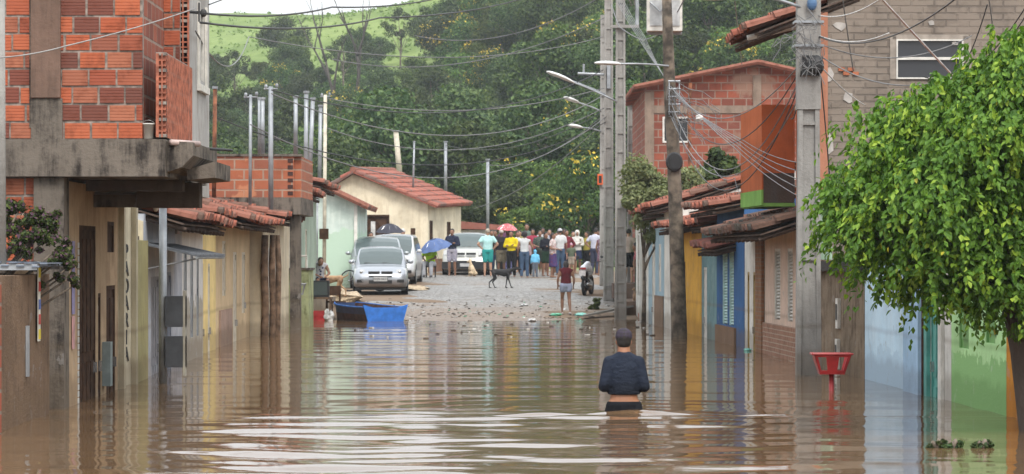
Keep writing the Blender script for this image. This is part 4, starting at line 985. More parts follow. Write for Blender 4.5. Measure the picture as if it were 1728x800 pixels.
for i, (H, Rc, kind, fl, airy) in enumerate([(6.5, 2.7, 0, 0, 0), (7.5, 3.0, 1, 0, 0), (5.5, 2.5, 2, 0, 0), (6.2, 2.7, 2, 1, 0), (8.5, 2.6, 1, 0, 1), (5.0, 2.2, 0, 0, 0), (7, 3.2, 0, 1, 0), (6, 2.8, 1, 0, 0)]):
    protos.append(tree_proto(100 + i * 7, H, Rc, kind, 1.25, .125, fl, airy))
kinds = ['rounded deep green tree in the woods of the hillside', 'broad grey green tree in the woods of the hillside', 'low yellowish green tree in the woods of the hillside', 'tree with yellow blossom in the woods of the hillside',
         'tall airy tree with thin open crown in the woods of the hillside', 'small dark tree in the woods of the hillside', 'large dark tree with a few yellow blossoms in the hillside woods', 'dense bluish green tree in the woods of the hillside']
grp = ['rounded trees', 'broad trees', 'low bright trees', 'blossoming trees', 'airy trees', 'small dark trees', 'large blossoming trees', 'bluish trees']
used = [False] * 8; placed = []
def put_tree(k, x, y, s, rz):
    o = protos[k] if not used[k] else copy_tree(protos[k]); used[k] = True
    o.location = (x, y, float(hill_z(np.array([x]), np.array([y]))[0]) - .15); o.rotation_euler = (0, 0, rz); o.scale = (s, s, s * rnd.uniform(.85, 1.1))
    o['label'] = kinds[k]; o['category'] = 'tree'; o['group'] = grp[k] + ' on the hillside'
rt = random.Random(21); n_t = 0; tries = 0
while n_t < 285 and tries < 9000:
    tries += 1
    y = 129 + (rt.random() ** 1.1) * 270
    px = rt.uniform(340, 1420); x = (px - CX) / F * y
    if px < 790 and y < 133: continue
    left = px < 720
    if left and y > 345 and rt.random() < (.97 if y > 365 else .5): continue
    if left and y > 400: continue
    s = rt.uniform(.62, 1.05) * (1 + (y - 130) / 700)
    if y < 150: s *= .8
    if left and y > 230: s *= .72
    md = 1.9 * s * (1 + max(0, y - 180) / 260)
    if any((x - a) ** 2 + ((y - b_) * .45) ** 2 < md ** 2 for a, b_ in placed): continue
    placed.append((x, y)); fl_zone = 650 < px < 1000
    k = rt.choices(range(8), [4, 3, 3, 4.5 if fl_zone else .8, 2.2 if y > 210 else .3, 3, 2.5 if fl_zone else .6, 3])[0]
    put_tree(k, x, y, s, rt.uniform(0, 6.28)); n_t += 1
print('trees', n_t)
# scrub between the trunks: one uncountable mass
r_ = np.random.default_rng(3); n = 6500
yy = 126 + r_.random(n) ** 1.0 * 240; px = r_.uniform(330, 1430, n); xx = (px - CX) / F * yy
keep = ~((px < 720) & (yy > 335) & (r_.random(n) < .97)) & ~((px < 790) & (yy < 131)); xx, yy = xx[keep], yy[keep]
cen = np.stack([xx, yy, hill_z(xx, yy) + .35], 1)
V, Fc = leaf_cloud(cen, r_.uniform(.35, 1.0, len(cen)), 30, .14, 9, squash=.9)
tag(link(bpy.data.objects.new('scrub', mesh_np('scrub', V, Fc, M_fol[0]))), kind='stuff')
# grass tufts on the open ridge
n = 900; yy = r_.uniform(320, 470, n); px = r_.uniform(330, 800, n); xx = (px - CX) / F * yy
cen = np.stack([xx, yy, hill_z(xx, yy) + .1], 1); V, Fc = leaf_cloud(cen, r_.uniform(.2, .6, n), 7, .22, 12)
tag(link(bpy.data.objects.new('tall_grass', mesh_np('tall_grass', V, Fc, islandmat('pasture_tufts', [(0, (.10, .17, .035)), (1, (.20, .29, .07))], .8, var=0, transl=.2)))), kind='stuff')
# bare trees on the ridge
def bare_tree(px, d, H, seed, label):
    rr = random.Random(seed); x = PX(px, d); z = float(hill_z(np.array([x]), np.array([d]))[0])
    t = empty('bare_tree', (x, d, z - .3), 0, label, 'tree'); mb = MB(); br = MB()
    def grow(m_, p, dr, L, r, lv):
        pts = [p]; q = Vector(p); dd = Vector(dr)
        for k in range(4): dd = (dd + Vector((rr.uniform(-.16, .16), rr.uniform(-.1, .1), .04))).normalized(); q = q + dd * L / 4; pts.append(q.copy())
        m_.tube(pts, [r * (1 - .16 * k) for k in range(5)], 6)
        if lv < 3:
            for k in range(2 if lv else 3): grow(br, pts[rr.choice([2, 3, 4])], (dd + Vector((rr.uniform(-.7, .7), rr.uniform(-.4, .4), rr.uniform(.1, .5)))).normalized(), L * .62, r * .5, lv + 1)
    grow(mb, (0, 0, 0), (rr.uniform(-.1, .1), 0, 1), H * .55, .30, 0)
    dk = simple('dark_dead_bark', (.07, .058, .05), .95); mb.build('trunk', dk, t, True); br.build('branches', dk, t, True)
bare_tree(578, 300, 13.5, 4, 'tall leafless tree with forked trunk on the grassy ridge, left of two')
bare_tree(603, 303, 13.0, 9, 'tall leafless tree with thin upright limbs on the grassy ridge, right of two')

# big leafy tree at the right, weeping foliage
TD = 27.6
def ficus():
    t = empty('leafy_tree', (PX(1745, TD), TD, -.9), 0, 'big bright green leafy tree overhanging the water at right', 'tree')
    o0 = t.location; r_ = np.random.default_rng(77)
    c0 = np.array([PX(1665, TD), TD, PZ(300, TD)]) - np.array(o0)
    # silhouette lobes (px, py, depth offset, radius m)
    lobes = [(1600, 205, -.1, .62), (1510, 250, .1, .58), (1450, 330, 0, .42), (1430, 390, -.2, .30), (1500, 360, -.3, .5), (1580, 330, -.5, .62), (1640, 270, -.4, .7), (1700, 160, 0, .65), (1750, 220, -.3, .8), (1680, 380, -.5, .6),
             (1600, 430, -.3, .5), (1520, 430, -.1, .42), (1475, 420, .2, .3), (1660, 470, -.4, .42), (1720, 440, -.4, .6), (1725, 110, .1, .45), (1790, 150, .2, .8), (1800, 330, 0, .9), (1850, 250, .3, 1.0), (1665, 215, .1, .55), (1735, 120, -.1, .55), (1700, 250, -.4, .6), (1545, 290, -.2, .5), (1475, 300, .0, .42), (1450, 365, -.1, .42), (1550, 400, -.35, .5), (1625, 390, -.5, .5), (1560, 300, .7, .6), (1650, 350, .7, .7), (1740, 330, .8, .8), (1840, 420, .2, .7), (1535, 205, .2, .36), (1610, 500, -.3, .22), (1700, 510, -.3, .3), (1415, 345, .1, .22), (1560, 480, -.2, .25)]
    Vs, cnt = [], 0
    cen, rad = [], []
    for (px, py, dy, rr) in lobes:
        cen.append(np.array(P(px, py, TD + dy)) - np.array(o0)); rad.append(rr)
    cen = np.array(cen); rad = np.array(rad) * .90
    vol = rad ** 2; nsp = (vol / vol.sum() * 4700).astype(int)
    pos_all, dir_all = [], []
    for c, R_, n_ in zip(cen, rad, nsp):
        dv = r_.normal(size=(n_, 3)); dv /= np.linalg.norm(dv, axis=1)[:, None]; dv[:, 2] = np.where(r_.random(n_) < .4, abs(dv[:, 2]), dv[:, 2])
        p = c + dv * (R_ * (.45 + .55 * r_.random(n_) ** .45) * r_.uniform(.82, 1.2, n_) * (1 + .16 * np.sin(dv[:, 0] * 6 + c[0] * 9) * np.sin(dv[:, 2] * 7 + c[2] * 5)))[:, None] * np.array([1, 1, .85])
        pos_all.append(p); dir_all.append(dv)
    p = np.concatenate(pos_all); dv = np.concatenate(dir_all)
    K = 15; n_ = len(p)
    # each spray: arcs outwards then hangs
    out = dv * np.array([1, 1, .25]); L = np.where(r_.random(n_) < .3, r_.uniform(.24, .42, n_), r_.uniform(.10, .24, n_))
    tt = np.linspace(.05, 1, K)[None, :, None]
    pp = p[:, None, :] + out[:, None, :] * (L[:, None, None] * .55) * tt + np.array([0, 0, -1])[None, None, :] * (L[:, None, None] * tt ** 1.7 * .95) + r_.normal(0, .016, (n_, K, 3))
    lp = pp.reshape(-1, 3); m_ = len(lp)
    o_dir = np.repeat(out, K, 0); side = r_.normal(size=(m_, 3)); hang = np.stack([o_dir[:, 0] * .4 + side[:, 0] * .45, o_dir[:, 1] * .4 + side[:, 1] * .45, -.75 + side[:, 2] * .35], 1); hang /= np.linalg.norm(hang, axis=1)[:, None]
    nr = o_dir + r_.normal(0, .5, (m_, 3)) + np.array([0, 0, .5]); w = np.cross(hang, nr); w /= np.linalg.norm(w, axis=1)[:, None]; nn = np.cross(w, hang)
    Ls = r_.uniform(.048, .082, m_)[:, None]; Wd = Ls * .30
    a = lp; bL = lp + hang * Ls * .4 - w * Wd + nn * Wd * .35; bR = lp + hang * Ls * .4 + w * Wd + nn * Wd * .35; c2 = lp + hang * Ls * .75 - w * Wd * .6 + nn * Wd * .2; c3 = lp + hang * Ls * .75 + w * Wd * .6 + nn * Wd * .2
    mid = lp + hang * Ls * .45; tip = lp + hang * Ls * 1.05
    V = np.stack([a, bL, mid, bR, c2, tip, c3], 1).reshape(-1, 3); base = (np.arange(m_) * 7)[:, None]
    Fq = np.concatenate([base + np.array([[0, 1, 2, 3]]), base + np.array([[1, 4, 5, 2]]), base + np.array([[2, 5, 6, 3]])], 0)
    # young leaves (spray tips, outer sprays) are a lighter kind
    tipness = np.repeat(tt.reshape(1, K), n_, 0).ravel(); rs = np.repeat(r_.random(n_), K)
    patchy = np.sin(lp[:, 0] * 7 + 1) * np.sin(lp[:, 2] * 8 + lp[:, 1] * 5) * .25 + (lp[:, 2] - lp[:, 2].min()) / (lp[:, 2].max() - lp[:, 2].min()) * .35; young = ((tipness > .4) & (rs > .78 - patchy * .8) & (r_.random(m_) < .8)).astype(int); old = (r_.random(m_) < .002) * 2
    mi = np.maximum(young, old); mi = np.concatenate([mi, mi, mi])
    md = islandmat('ficus_leaf', [(0, (.045, .115, .012)), (.5, (.085, .185, .018)), (1, (.14, .26, .028))], .55, var=0, transl=.25, spec=.3)
    my = islandmat('ficus_young_leaf', [(0, (.15, .27, .028)), (.5, (.23, .36, .036)), (1, (.33, .45, .055))], .55, var=0, transl=.3, spec=.3)
    mo = islandmat('ficus_yellow_leaf', [(0, (.45, .42, .04)), (1, (.55, .50, .08))], .5, var=0, transl=.3)
    link(bpy.data.objects.new('crown', mesh_np('crown', V, Fq, [md, my, mo], mi)), t)
    mb = MB(); L_ = lambda px, py, dy: Vector(P(px, py, TD + dy)) - Vector(o0)
    mb.tube([(0.1, 0, -.2), (.06, 0, .9), L_(1735, 590, 0), L_(1722, 540, 0), L_(1712, 500, .02), L_(1706, 430, .1)], [.24, .2, .17, .15, .15, .11], 12)
    rr = random.Random(5); fork = L_(1712, 490, .02)
    for c in cen: 
        c = Vector(c); md_ = fork.lerp(c, .5) + Vector((rr.uniform(-.1, .1), rr.uniform(-.1, .1), .12)); mb.tube([fork, md_, c], [.07, .045, .012], 6)
    bk, nt, b = newmat('dark_bark'); tc = nd(nt, 'ShaderNodeTexCoord'); nb = noise(nt, tc.outputs['Object'], 9, 6, .7, (1, 1, .35)); nt.links.new(mixc(nt, nb, (.03, .022, .018), (.12, .09, .07)), b.inputs['Base Color']); b.inputs['Roughness'].default_value = .9; bump(nt, b, nb, 1, .04)
    mb.build('trunk', bk, t, True)
    return t
ficus()

# dark shrub with purple leaves over the shed, tree behind far poles, weeds
def shrub(name, label, lobes, d, leaf, n_, mats, seed, trunk_to=None, dens_r=1, squash=.8, cat='shrub', trunk_px=None):
    c = [P(px, py, d + dy) for (px, py, dy, r) in lobes]
    bx_ = trunk_px if trunk_px is not None else np.mean([q.x for q in c]) ; zb_ = trunk_to if trunk_to is not None else -.5
    t = empty(name, (bx_, d, zb_), 0, label, cat); o0 = np.array(t.location); r_ = np.random.default_rng(seed)
    cen = []; rad = []
    for q, (px, py, dy, r) in zip(c, lobes):
        for k in range(9):
            v = r_.normal(size=3); v /= np.linalg.norm(v); cen.append(np.array(q) - o0 + v * r * r_.uniform(.2, .85)); rad.append(r * r_.uniform(.25, .6))
    V, Fc = leaf_cloud(np.array(cen), np.array(rad), n_, leaf, seed, squash=squash, shell=.2)
    mi = (r_.random(len(Fc)) * len(mats)).astype(int) if len(mats) > 1 else None
    link(bpy.data.objects.new('foliage', mesh_np('foliage', V, Fc, mats, mi)), t)
    mb = MB()
    for q, (px, py, dy, r) in zip(c, lobes):
        e_ = Vector(q) - Vector(o0); tp_ = Vector((0, 0, min(e_.z * .6, 1.6 if e_.z > 1 else .1))); mb.tube([tp_, tp_.lerp(e_, .5) + Vector((0, 0, .05)), e_], [.028, .02, .008], 6)
    hz_ = max(.05, min((sum(q.z for q in c) / len(c) - o0[2]) * .6, 1.6)); mb.tube([(0, 0, 0), (.02, 0, hz_ * .5), (0, 0, hz_)], [.06 * min(1, hz_), .045 * min(1, hz_), .03 * min(1, hz_)], 8)
    mb.build('stem', M_trunk, t, True); return t
M_purple = islandmat('purple_leaf', [(0, (.05, .025, .04)), (.5, (.11, .05, .08)), (1, (.16, .09, .12))], .6, var=0, transl=.2)
shrub('shrub', 'dark purple and green leaved shrub hanging over the grey awning at left', [(15, 385, 0, .2), (55, 370, 0, .18), (85, 378, -.1, .13), (30, 410, -.2, .22), (75, 405, -.2, .16), (105, 435, -.25, .12), (122, 466, -.3, .07), (100, 470, -.3, .06), (60, 395, -.2, .15), (0, 370, .1, .2), (118, 450, -.3, .07), (15, 355, 0, .1), (45, 425, -.3, .07), (90, 440, -.3, .06), (60, 452, -.3, .05), (35, 350, 0, .06), (98, 360, -.1, .05), (110, 410, -.2, .06), (128, 480, -.3, .04), (70, 480, -.3, .04)], 30.3, .022, 75, [M_purple, M_fol[0], M_fol[2], M_fol[0]], 31, trunk_to=-.8, trunk_px=-5.7)
M_olive = islandmat('feathery_leaf', [(0, (.11, .14, .06)), (.5, (.17, .20, .09)), (1, (.25, .27, .13))], .8, var=0, transl=.25)
shrub('feathery_tree', 'feathery olive green tree hiding house fronts behind the wooden pole', [(1095, 300, 0, .62), (1122, 330, 0, .7), (1075, 330, 0, .42), (1105, 365, -.1, .6), (1130, 385, -.1, .45), (1085, 288, 0, .4), (1150, 310, .2, .5), (1112, 402, -.1, .3), (1125, 350, -.4, .5)], 70, .045, 330, [M_olive], 41, trunk_to=0, cat='tree', squash=.9, trunk_px=RX(70) - .25)
shrub('courtyard_tree', 'green tree filling the yard below the red brick building', [(1190, 320, 0, .6), (1230, 300, 0, .6), (1210, 280, 0, .45), (1180, 335, 0, .5), (1240, 330, 0, .6)], 72.5, .09, 150, [M_fol[0], M_fol[1]], 43, trunk_to=0, cat='tree', trunk_px=PX(1215, 72.5))
tag_ = shrub('weed_clump', 'green weeds growing beside the foot of the concrete poles', [(1003, 515, 0, .15), (1008, 508, 0, .12), (1000, 522, 0, .12)], 80, .03, 40, [M_fol[2]], 44, trunk_to=.08, cat='weeds')
for i, (px, lb) in enumerate(((1578, 'left floating sprig of water weed near the green house'), (1606, 'middle floating sprig of water weed near the green house'), (1656, 'right floating sprig of water weed near the green house'))):
    d = 1.65 * F / (757 - HY)
    shrub('water_weed', lb, [(px, 753, 0, .055), (px + 12, 751, .05, .05), (px - 10, 754, 0, .04)], d, .02, 14, [M_fol[1]], 50 + i, trunk_to=-.03, cat='weed')

# ================================================================== PEOPLE AND ANIMALS
def fuse(mb, name, mat, parent, voxel=.022, smooth=4):
    """one continuous skin from overlapping shapes"""
    me = mb.mesh(name, mat, True); o = bpy.data.objects.new(name, me); link(o)
    r = o.modifiers.new('r', 'REMESH'); r.mode = 'VOXEL'; r.voxel_size = voxel; r.use_smooth_shade = True
    s_ = o.modifiers.new('s', 'SMOOTH'); s_.factor = .5; s_.iterations = smooth
    dg = bpy.context.evaluated_depsgraph_get(); ev = o.evaluated_get(dg)
    m2 = bpy.data.meshes.new_from_object(ev); m2.name = name
    if not m2.materials: m2.materials.append(mat)
    o.modifiers.clear(); o.data = m2; bpy.data.meshes.remove(me); o.parent = parent
    return o
SK = {}
def skinm(rgb):
    if rgb not in SK: SK[rgb] = simple('skin_%d' % len(SK), rgb, .55, var=.08)
    return SK[rgb]
def cloth(rgb, rgb2=None, kind=None):
    key = 'cloth' + str(rgb) + str(rgb2) + str(kind)
    if key in MATS: return MATS[key]
    m, nt, b = newmat('fabric'); tc = nd(nt, 'ShaderNodeTexCoord'); n = noise(nt, tc.outputs['Object'], 7, 4)
    c = mixc(nt, ramp(nt, n, .3, .7), tuple(x * .75 for x in rgb), rgb)
    if rgb2:
        v = nd(nt, 'ShaderNodeTexVoronoi'); v.inputs['Scale'].default_value = 22 if kind != 'big' else 10; nt.links.new(tc.outputs['Object'], v.inputs['Vector'])
        c = mixc(nt, ramp(nt, v.outputs['Distance'], .35, .3), c, rgb2)
    nt.links.new(c, b.inputs['Base Color']); b.inputs['Roughness'].default_value = .9; b.inputs['Specular IOR Level'].default_value = .15
    bump(nt, b, noise(nt, tc.outputs['Object'], 14, 3), .35, .02); MATS[key] = m; return m
def wrinkled(rgb):
    m, nt, b = newmat('creased_wet_fabric'); tc = nd(nt, 'ShaderNodeTexCoord')
    a = noise(nt, tc.outputs['Object'], 1, 4, .6, (7, 7, 13)); c2 = noise(nt, tc.outputs['Object'], 5, 4, .6)
    wet = nd(nt, 'ShaderNodeSeparateXYZ'); nt.links.new(tc.outputs['Object'], wet.inputs[0])
    nt.links.new(mixc(nt, ramp(nt, mathn(nt, 'ADD', wet.outputs['Z'], mathn(nt, 'MULTIPLY', c2, .12)), 1.15, 1.28), tuple(x * .5 for x in rgb), rgb), b.inputs['Base Color'])
    b.inputs['Roughness'].default_value = .8; b.inputs['Specular IOR Level'].default_value = .2; bump(nt, b, mathn(nt, 'ADD', a, c2), .55, .06); return m
DARK, BROWN, LIGHT = (.13, .06, .035), (.22, .11, .065), (.36, .20, .13)
def ring(c, rx, ry, n=14, tilt=0):
    return [(c[0] + rx * math.cos(2*math.pi*k/n), c[1] + ry * math.sin(2*math.pi*k/n) * math.cos(tilt), c[2] + ry * math.sin(2*math.pi*k/n) * math.sin(tilt)) for k in range(n)]
def person(label, loc, head_deg, H=1.68, skin=BROWN, shirt=((.5,.5,.5), 'short'), bottom=((.1,.1,.2), 'long'), hair=((.015,.012,.01), 'short'), hat=None, pose=None, build=1.0, hi=False, dress=None, shoes=None, group=None, female=False):
    t = empty('person', loc, R(head_deg), label, 'person', group); s = H / 1.7
    J = dict(pel=(0,0,.95), belly=(0,0,1.08), chest=(0,.0,1.27), neck=(0,-.005,1.46), head=(0,.015,1.605),
             ls=(-.18,0,1.395), rs=(.18,0,1.395), le=(-.245,-.03,1.12), re=(.245,-.03,1.12), lw=(-.25,.07,.89), rw=(.25,.07,.89),
             lh=(-.09,0,.92), rh=(.09,0,.92), lk=(-.10,.02,.50), rk=(.10,.02,.50), la=(-.11,-.03,.085), ra=(.11,-.03,.085), yaw=0)
    if pose: J.update(pose)
    V_ = {k: (Vector(v) * s if k != 'yaw' else v) for k, v in J.items()}; q = s; B = build
    vox = .011 if hi else .024
    hw_ = 1.0 if not female else .9
    def torso(mb, inf=0.0, z0='pel', top=True, flare=0):
        pe, be, ch, ne = V_['pel'], V_['belly'], V_['chest'], V_['neck']
        sh = (V_['ls'] + V_['rs']) / 2; wsh = (V_['rs'] - V_['ls']).length / 2
        rg = [ring(pe - Vector((0,0,.07*q)), (.135*B+inf+flare)*q, (.095*B+inf)*q), ring(pe, (.155*B+inf+flare)*q, (.11*B+inf)*q), ring(be, (.135*hw_*B+inf)*q, (.095*B+inf)*q), ring(ch, (.16*hw_*B+inf)*q, (.108*B+inf)*q), ring(ch.lerp(sh, .62), (.158*hw_+inf)*q, (.098+inf)*q), ring(sh + Vector((0,0,.02*q)), (wsh / q * .72 + inf)*q, (.075+inf)*q), ring(sh + Vector((0,0,.055*q)), (.07+inf)*q, (.055+inf)*q)]
        mb.rings(rg)
    body = MB(); torso(body)
    nk = 1.22 if hi else 1.0; body.cap(V_['chest'] + Vector((0,0,.1*q)), V_['head'] - Vector((0,.02*q,.02*q)), .064*q*nk, .052*q*nk)
    yaw = R(V_['yaw']); hd = V_['head']
    Mh = Matrix.Translation(hd) @ Matrix.Rotation(yaw, 4, 'Z')
    hb = MB(); hb.ell((0, -.008*q, .03*q), (.079*q, .097*q, .098*q), 14, 10); hb.ell((0, .022*q, -.045*q), (.058*q, .068*q, .072*q), 12, 8)
    hb.cap((0, .085*q, .012*q), (0, .108*q, -.018*q), .010*q, .017*q); hb.ell((.078*q, 0, -.005*q), (.012*q, .02*q, .032*q), 8, 6); hb.ell((-.078*q, 0, -.005*q), (.012*q, .02*q, .032*q), 8, 6)
    hb.cap((-.02*q, .083*q, -.055*q), (.02*q, .083*q, -.055*q), .010*q, .010*q)
    hb.cap((-.045*q, .072*q, .032*q), (.045*q, .072*q, .032*q), .012*q, .012*q)
    b0 = len(body.v); body.v += [tuple(Mh @ Vector(v)) for v in hb.v]; body.f += [tuple(i + b0 for i in f_) for f_ in hb.f]; body.m += hb.m
    for a in 'lr':
        S, E, Wr, Hp, K, A = (V_[a+'s'], V_[a+'e'], V_[a+'w'], V_[a+'h'], V_[a+'k'], V_[a+'a'])
        body.cap(S, E, .056*q*B, .043*q); body.cap(E, E.lerp(Wr, .35), .042*q, .043*q); body.cap(E.lerp(Wr, .3), Wr, .042*q, .027*q)
        body.cap(Hp, K, .090*q*B, .058*q); body.cap(K, K.lerp(A, .35), .056*q, .058*q); body.cap(K.lerp(A, .3), A, .058*q, .036*q)
        body.cap(A + Vector((0, -.03*q, -.04*q)), A + Vector((0, .13*q, -.055*q)), .035*q, .028*q)
        dr = (Wr - E).normalized(); palm = Wr + dr * .055*q; body.cap(Wr, palm, .026*q, .034*q)
        if not hi:      # far figures: short fingers as tapered strands
            sd = dr.cross(Vector((0,1,0))); sd = sd.normalized() if sd.length > .1 else Vector((1,0,0))
            for k in range(4):
                p0 = palm + sd * (k - 1.5) * .017*q + dr*.01*q; body.cap(p0, p0 + dr * (.07 - .008*abs(k-1.3))*q + Vector((0,.015*q,0)), .0105*q, .009*q, 6)
            body.cap(Wr + dr*.03*q + sd*.03*q, Wr + dr*.07*q + sd*.05*q, .011*q, .009*q, 6)
        else:
            sd = Vector((0,1,0)).cross(dr).normalized(); nn = Vector((0,0,-1))
            for k, ln in enumerate((.062, .074, .070, .055)):
                p0 = palm + sd * (k - 1.5) * .020*q + dr*.015*q; p1 = p0 + dr*ln*.55*q; p2 = p1 + (dr + nn*.9).normalized()*ln*.45*q
                body.cap(p0, p1, .0105*q, .0095*q, 7); body.cap(p1, p2, .0095*q, .008*q, 7)
            th0 = Wr + dr*.02*q + sd*.028*q; body.cap(th0, th0 + (dr + sd*.8).normalized()*.05*q, .012*q, .0095*q, 7)
    fuse(body, 'body', skinm(skin), t, vox, 3)
    ey = MB()
    for a in (-.03, .03): ey.ell(tuple(Mh @ Vector((a*q, .083*q, .018*q))), (.010*q, .006*q, .007*q), 8, 5)
    ey.build('eyes', M_black, t)
    # hair
    if hair:
        hm = simple('hair%s' % str(hair[0]), hair[0], .75, var=.3, scale=30); h_ = MB()
        h_.ell(tuple(Mh @ Vector((0, -.022*q, .048*q))), (.086*q, .098*q, .098*q), 14, 9)
        if hi: h_.ell(tuple(Mh @ Vector((0, -.045*q, -.005*q))), (.076*q, .070*q, .068*q), 14, 9)
        if hair[1] == 'long': 
            h_.cap(Mh @ Vector((0, -.06*q, .03*q)), Mh @ Vector((0, -.085*q, -.16*q)), .075*q, .055*q)
        if hair[1] == 'bushy': h_.ell(tuple(Mh @ Vector((0, -.03*q, .04*q))), (.12*q, .12*q, .125*q), 12, 8)
        if hair[1] == 'bun': h_.ell(tuple(Mh @ Vector((0, -.11*q, .07*q))), (.045*q, .045*q, .045*q), 8, 6)
        fuse(h_, 'hair', hm, t, vox, 2)
    if hat:
        k_ = MB(); kind, hc = hat
        if kind == 'cap':
            k_.ell(tuple(Mh @ Vector((0, -.012*q, .055*q))), (.090*q, .108*q, .078*q), 14, 9)
            rg = []
            for (z, r_) in ((.035, .095), (.06, .097), (.10, .088), (.13, .06), (.145, .02)): rg.append([tuple(Mh @ Vector((math.cos(a/14*6.283)*r_*.92*q, -.008*q + math.sin(a/14*6.283)*r_*1.12*q, z*q))) for a in range(14)])
            k_.rings(rg); k_.rings([[tuple(Mh @ Vector((x*q, y*q, z*q))) for (x, y) in ((-.065,.08),(.065,.08),(.05,.165),(-.05,.165))] for z in (.040, .048)])
        elif kind == 'hood':
            k_.ell(tuple(Mh @ Vector((0, -.02*q, .03*q))), (.105*q, .105*q, .125*q), 12, 8); k_.cap(Mh @ Vector((0,-.03*q,-.08*q)), V_['neck'], .08*q, .09*q)
        fuse(k_, 'cap' if kind == 'cap' else 'hood', cloth(hc), t, vox * .7, 1)
    # clothes
    def arms(mb, ln, inf):
        for a in 'lr':
            S, E, Wr = V_[a+'s'], V_[a+'e'], V_[a+'w']
            if ln == 'none': mb.cap(S * 1.0, S.lerp(V_['chest'], .3), (.05+inf)*q, .06*q); continue
            S0 = (.060 if not hi else .052)*B
            if ln == 'short': mb.cap(S, S.lerp(E, .55), (.060*B+inf)*q, (.055+inf)*q)
            else: mb.cap(S, E, (S0+inf)*q, (.048+inf)*q); mb.cap(E, E.lerp(Wr, .93), (.048+inf)*q, (.032+inf)*q)
    if shirt:
        sm = MB(); inf = .016; raised = shirt[2] if len(shirt) > 2 else 0
        pe, be, ch = V_['pel'], V_['belly'], V_['chest']; sh = (V_['ls'] + V_['rs']) / 2; wsh = (V_['rs'] - V_['ls']).length / 2
        lo = pe.lerp(be, raised) if raised else pe - Vector((0,0,.04*q))
        rg = [ring(lo, (.150*B+inf*1.3)*q, (.112*B+inf)*q), ring(lo.lerp(be, .5) if not raised else lo.lerp(ch, .2), (.150*B+inf)*q, (.112*B+inf)*q), ring(be.lerp(ch, .5), (.150*hw_*B+inf)*q, (.106*B+inf)*q), ring(ch.lerp(sh, .3), (.165*hw_*B+inf)*q, (.108*B+inf)*q), ring(ch.lerp(sh, .75), ((.165 if not hi else .145)*hw_+inf)*q, (.095+inf)*q)]
        if shirt[1] != 'none': rg += [ring(sh + Vector((0,0,.02*q)), (wsh / q * (.82 if not hi else .62) + inf)*q, (.078+inf)*q), ring(sh + Vector((0,0,.06*q)), (.075+inf)*q, (.055+inf)*q)]
        else: rg += [ring(sh + Vector((0,0,.02*q)), (wsh / q * .55 + inf)*q, (.07+inf)*q)]
        for a in 'lr': sm.cap(sh + Vector((0, 0, .045*q)) + (V_[a+'s'] - sh) * .12, V_[a+'s'] + Vector((0, 0, -.016*q)), (.060+inf)*q, (.046+inf)*q)
        if hi: rg[-1] = ring(sh + Vector((0, .005, .095*q)), .082*q, .075*q)
        sm.rings(rg); arms(sm, shirt[1], inf * .8)
        fuse(sm, 'shirt', shirt[0] if isinstance(shirt[0], bpy.types.Material) else cloth(shirt[0]), t, vox, 6 if hi else 2)
    if bottom:
        bm_ = MB(); inf = .018; pe = V_['pel']
        if bottom[1] == 'skirt':
            zz = bottom[2] if len(bottom) > 2 else .5
            bm_.rings([ring(pe + Vector((0,0,.06*q)), .145*B*q, .11*B*q), ring(pe - Vector((0,0,.05*q)), .175*B*q, .135*B*q), ring((pe.x, pe.y + .02, zz*q), .22*q, .18*q)])
        else:
            up0 = bottom[2] if len(bottom) > 2 and bottom[1] != 'skirt' else 0
            bm_.rings([ring(pe + Vector((0,0,(.07 + up0)*q)), ((.148 if not hi else .155)*B+inf)*q, (.105*B+inf)*q), ring(pe, ((.157 if not hi else .172)*B+inf)*q, (.115*B+inf)*q), ring(pe - Vector((0,0,.08*q)), ((.15 if not hi else .178)*B+inf)*q, (.105*B+inf)*q)])
            for a in 'lr':
                Hp, K, A = V_[a+'h'], V_[a+'k'], V_[a+'a']
                if bottom[1] == 'short': bm_.cap(Hp.lerp(K, .15 if len(bottom) > 2 else 0), Hp.lerp(K, .8), (.094*B+inf)*q, (.075+inf)*q)
                elif bottom[1] == 'mini': bm_.cap(Hp, Hp.lerp(K, .32), (.094*B+inf)*q, (.088+inf)*q)
                else: bm_.cap(Hp, K, (.092*B+inf)*q, (.062+inf)*q); bm_.cap(K, A + Vector((0,0,.02*q)), (.062+inf)*q, (.045+inf)*q)
        fuse(bm_, 'skirt' if bottom[1] == 'skirt' else ('trousers' if bottom[1] == 'long' else 'shorts'), bottom[0] if isinstance(bottom[0], bpy.types.Material) else cloth(bottom[0]), t, vox, 2)
    if shoes:
        for a in 'lr':
            A = V_[a+'a']; m_ = MB(); m_.cap(A + Vector((0, -.03*q, -.045*q)), A + Vector((0, .14*q, -.058*q)), .042*q, .033*q); fuse(m_, 'shoe', simple('shoe%s' % str(shoes), shoes, .6), t, .012, 1)
    return t
def gz(x, y): return float(road_z(np.array([x]), np.array([y]))[0]) if abs(x) < 5 else prof(y)
def ground_at(px, py):
    for d in np.arange(60, 128, .05):
        if PZ(py, d) <= prof(d) + .03: return Vector((PX(px, d), d, gz(PX(px, d), d)))
    return Vector((PX(px, 120), 120, prof(120)))
SIT = dict(pel=(0,0,.50), belly=(0,.03,.63), chest=(0,.10,.82), neck=(0,.17,.99), head=(0,.23,1.11), ls=(-.18,.13,.93), rs=(.18,.13,.93), le=(-.25,.22,.70), re=(.25,.22,.70), lw=(-.10,.42,.62), rw=(.10,.42,.62),
           lh=(-.10,.0,.47), rh=(.10,.0,.47), lk=(-.14,.42,.50), rk=(.14,.42,.50), la=(-.13,.40,.09), ra=(.13,.40,.09))
CROSS = dict(le=(-.26,.02,1.15), re=(.26,.02,1.15), lw=(.06,.19,1.17), rw=(-.06,.19,1.20))
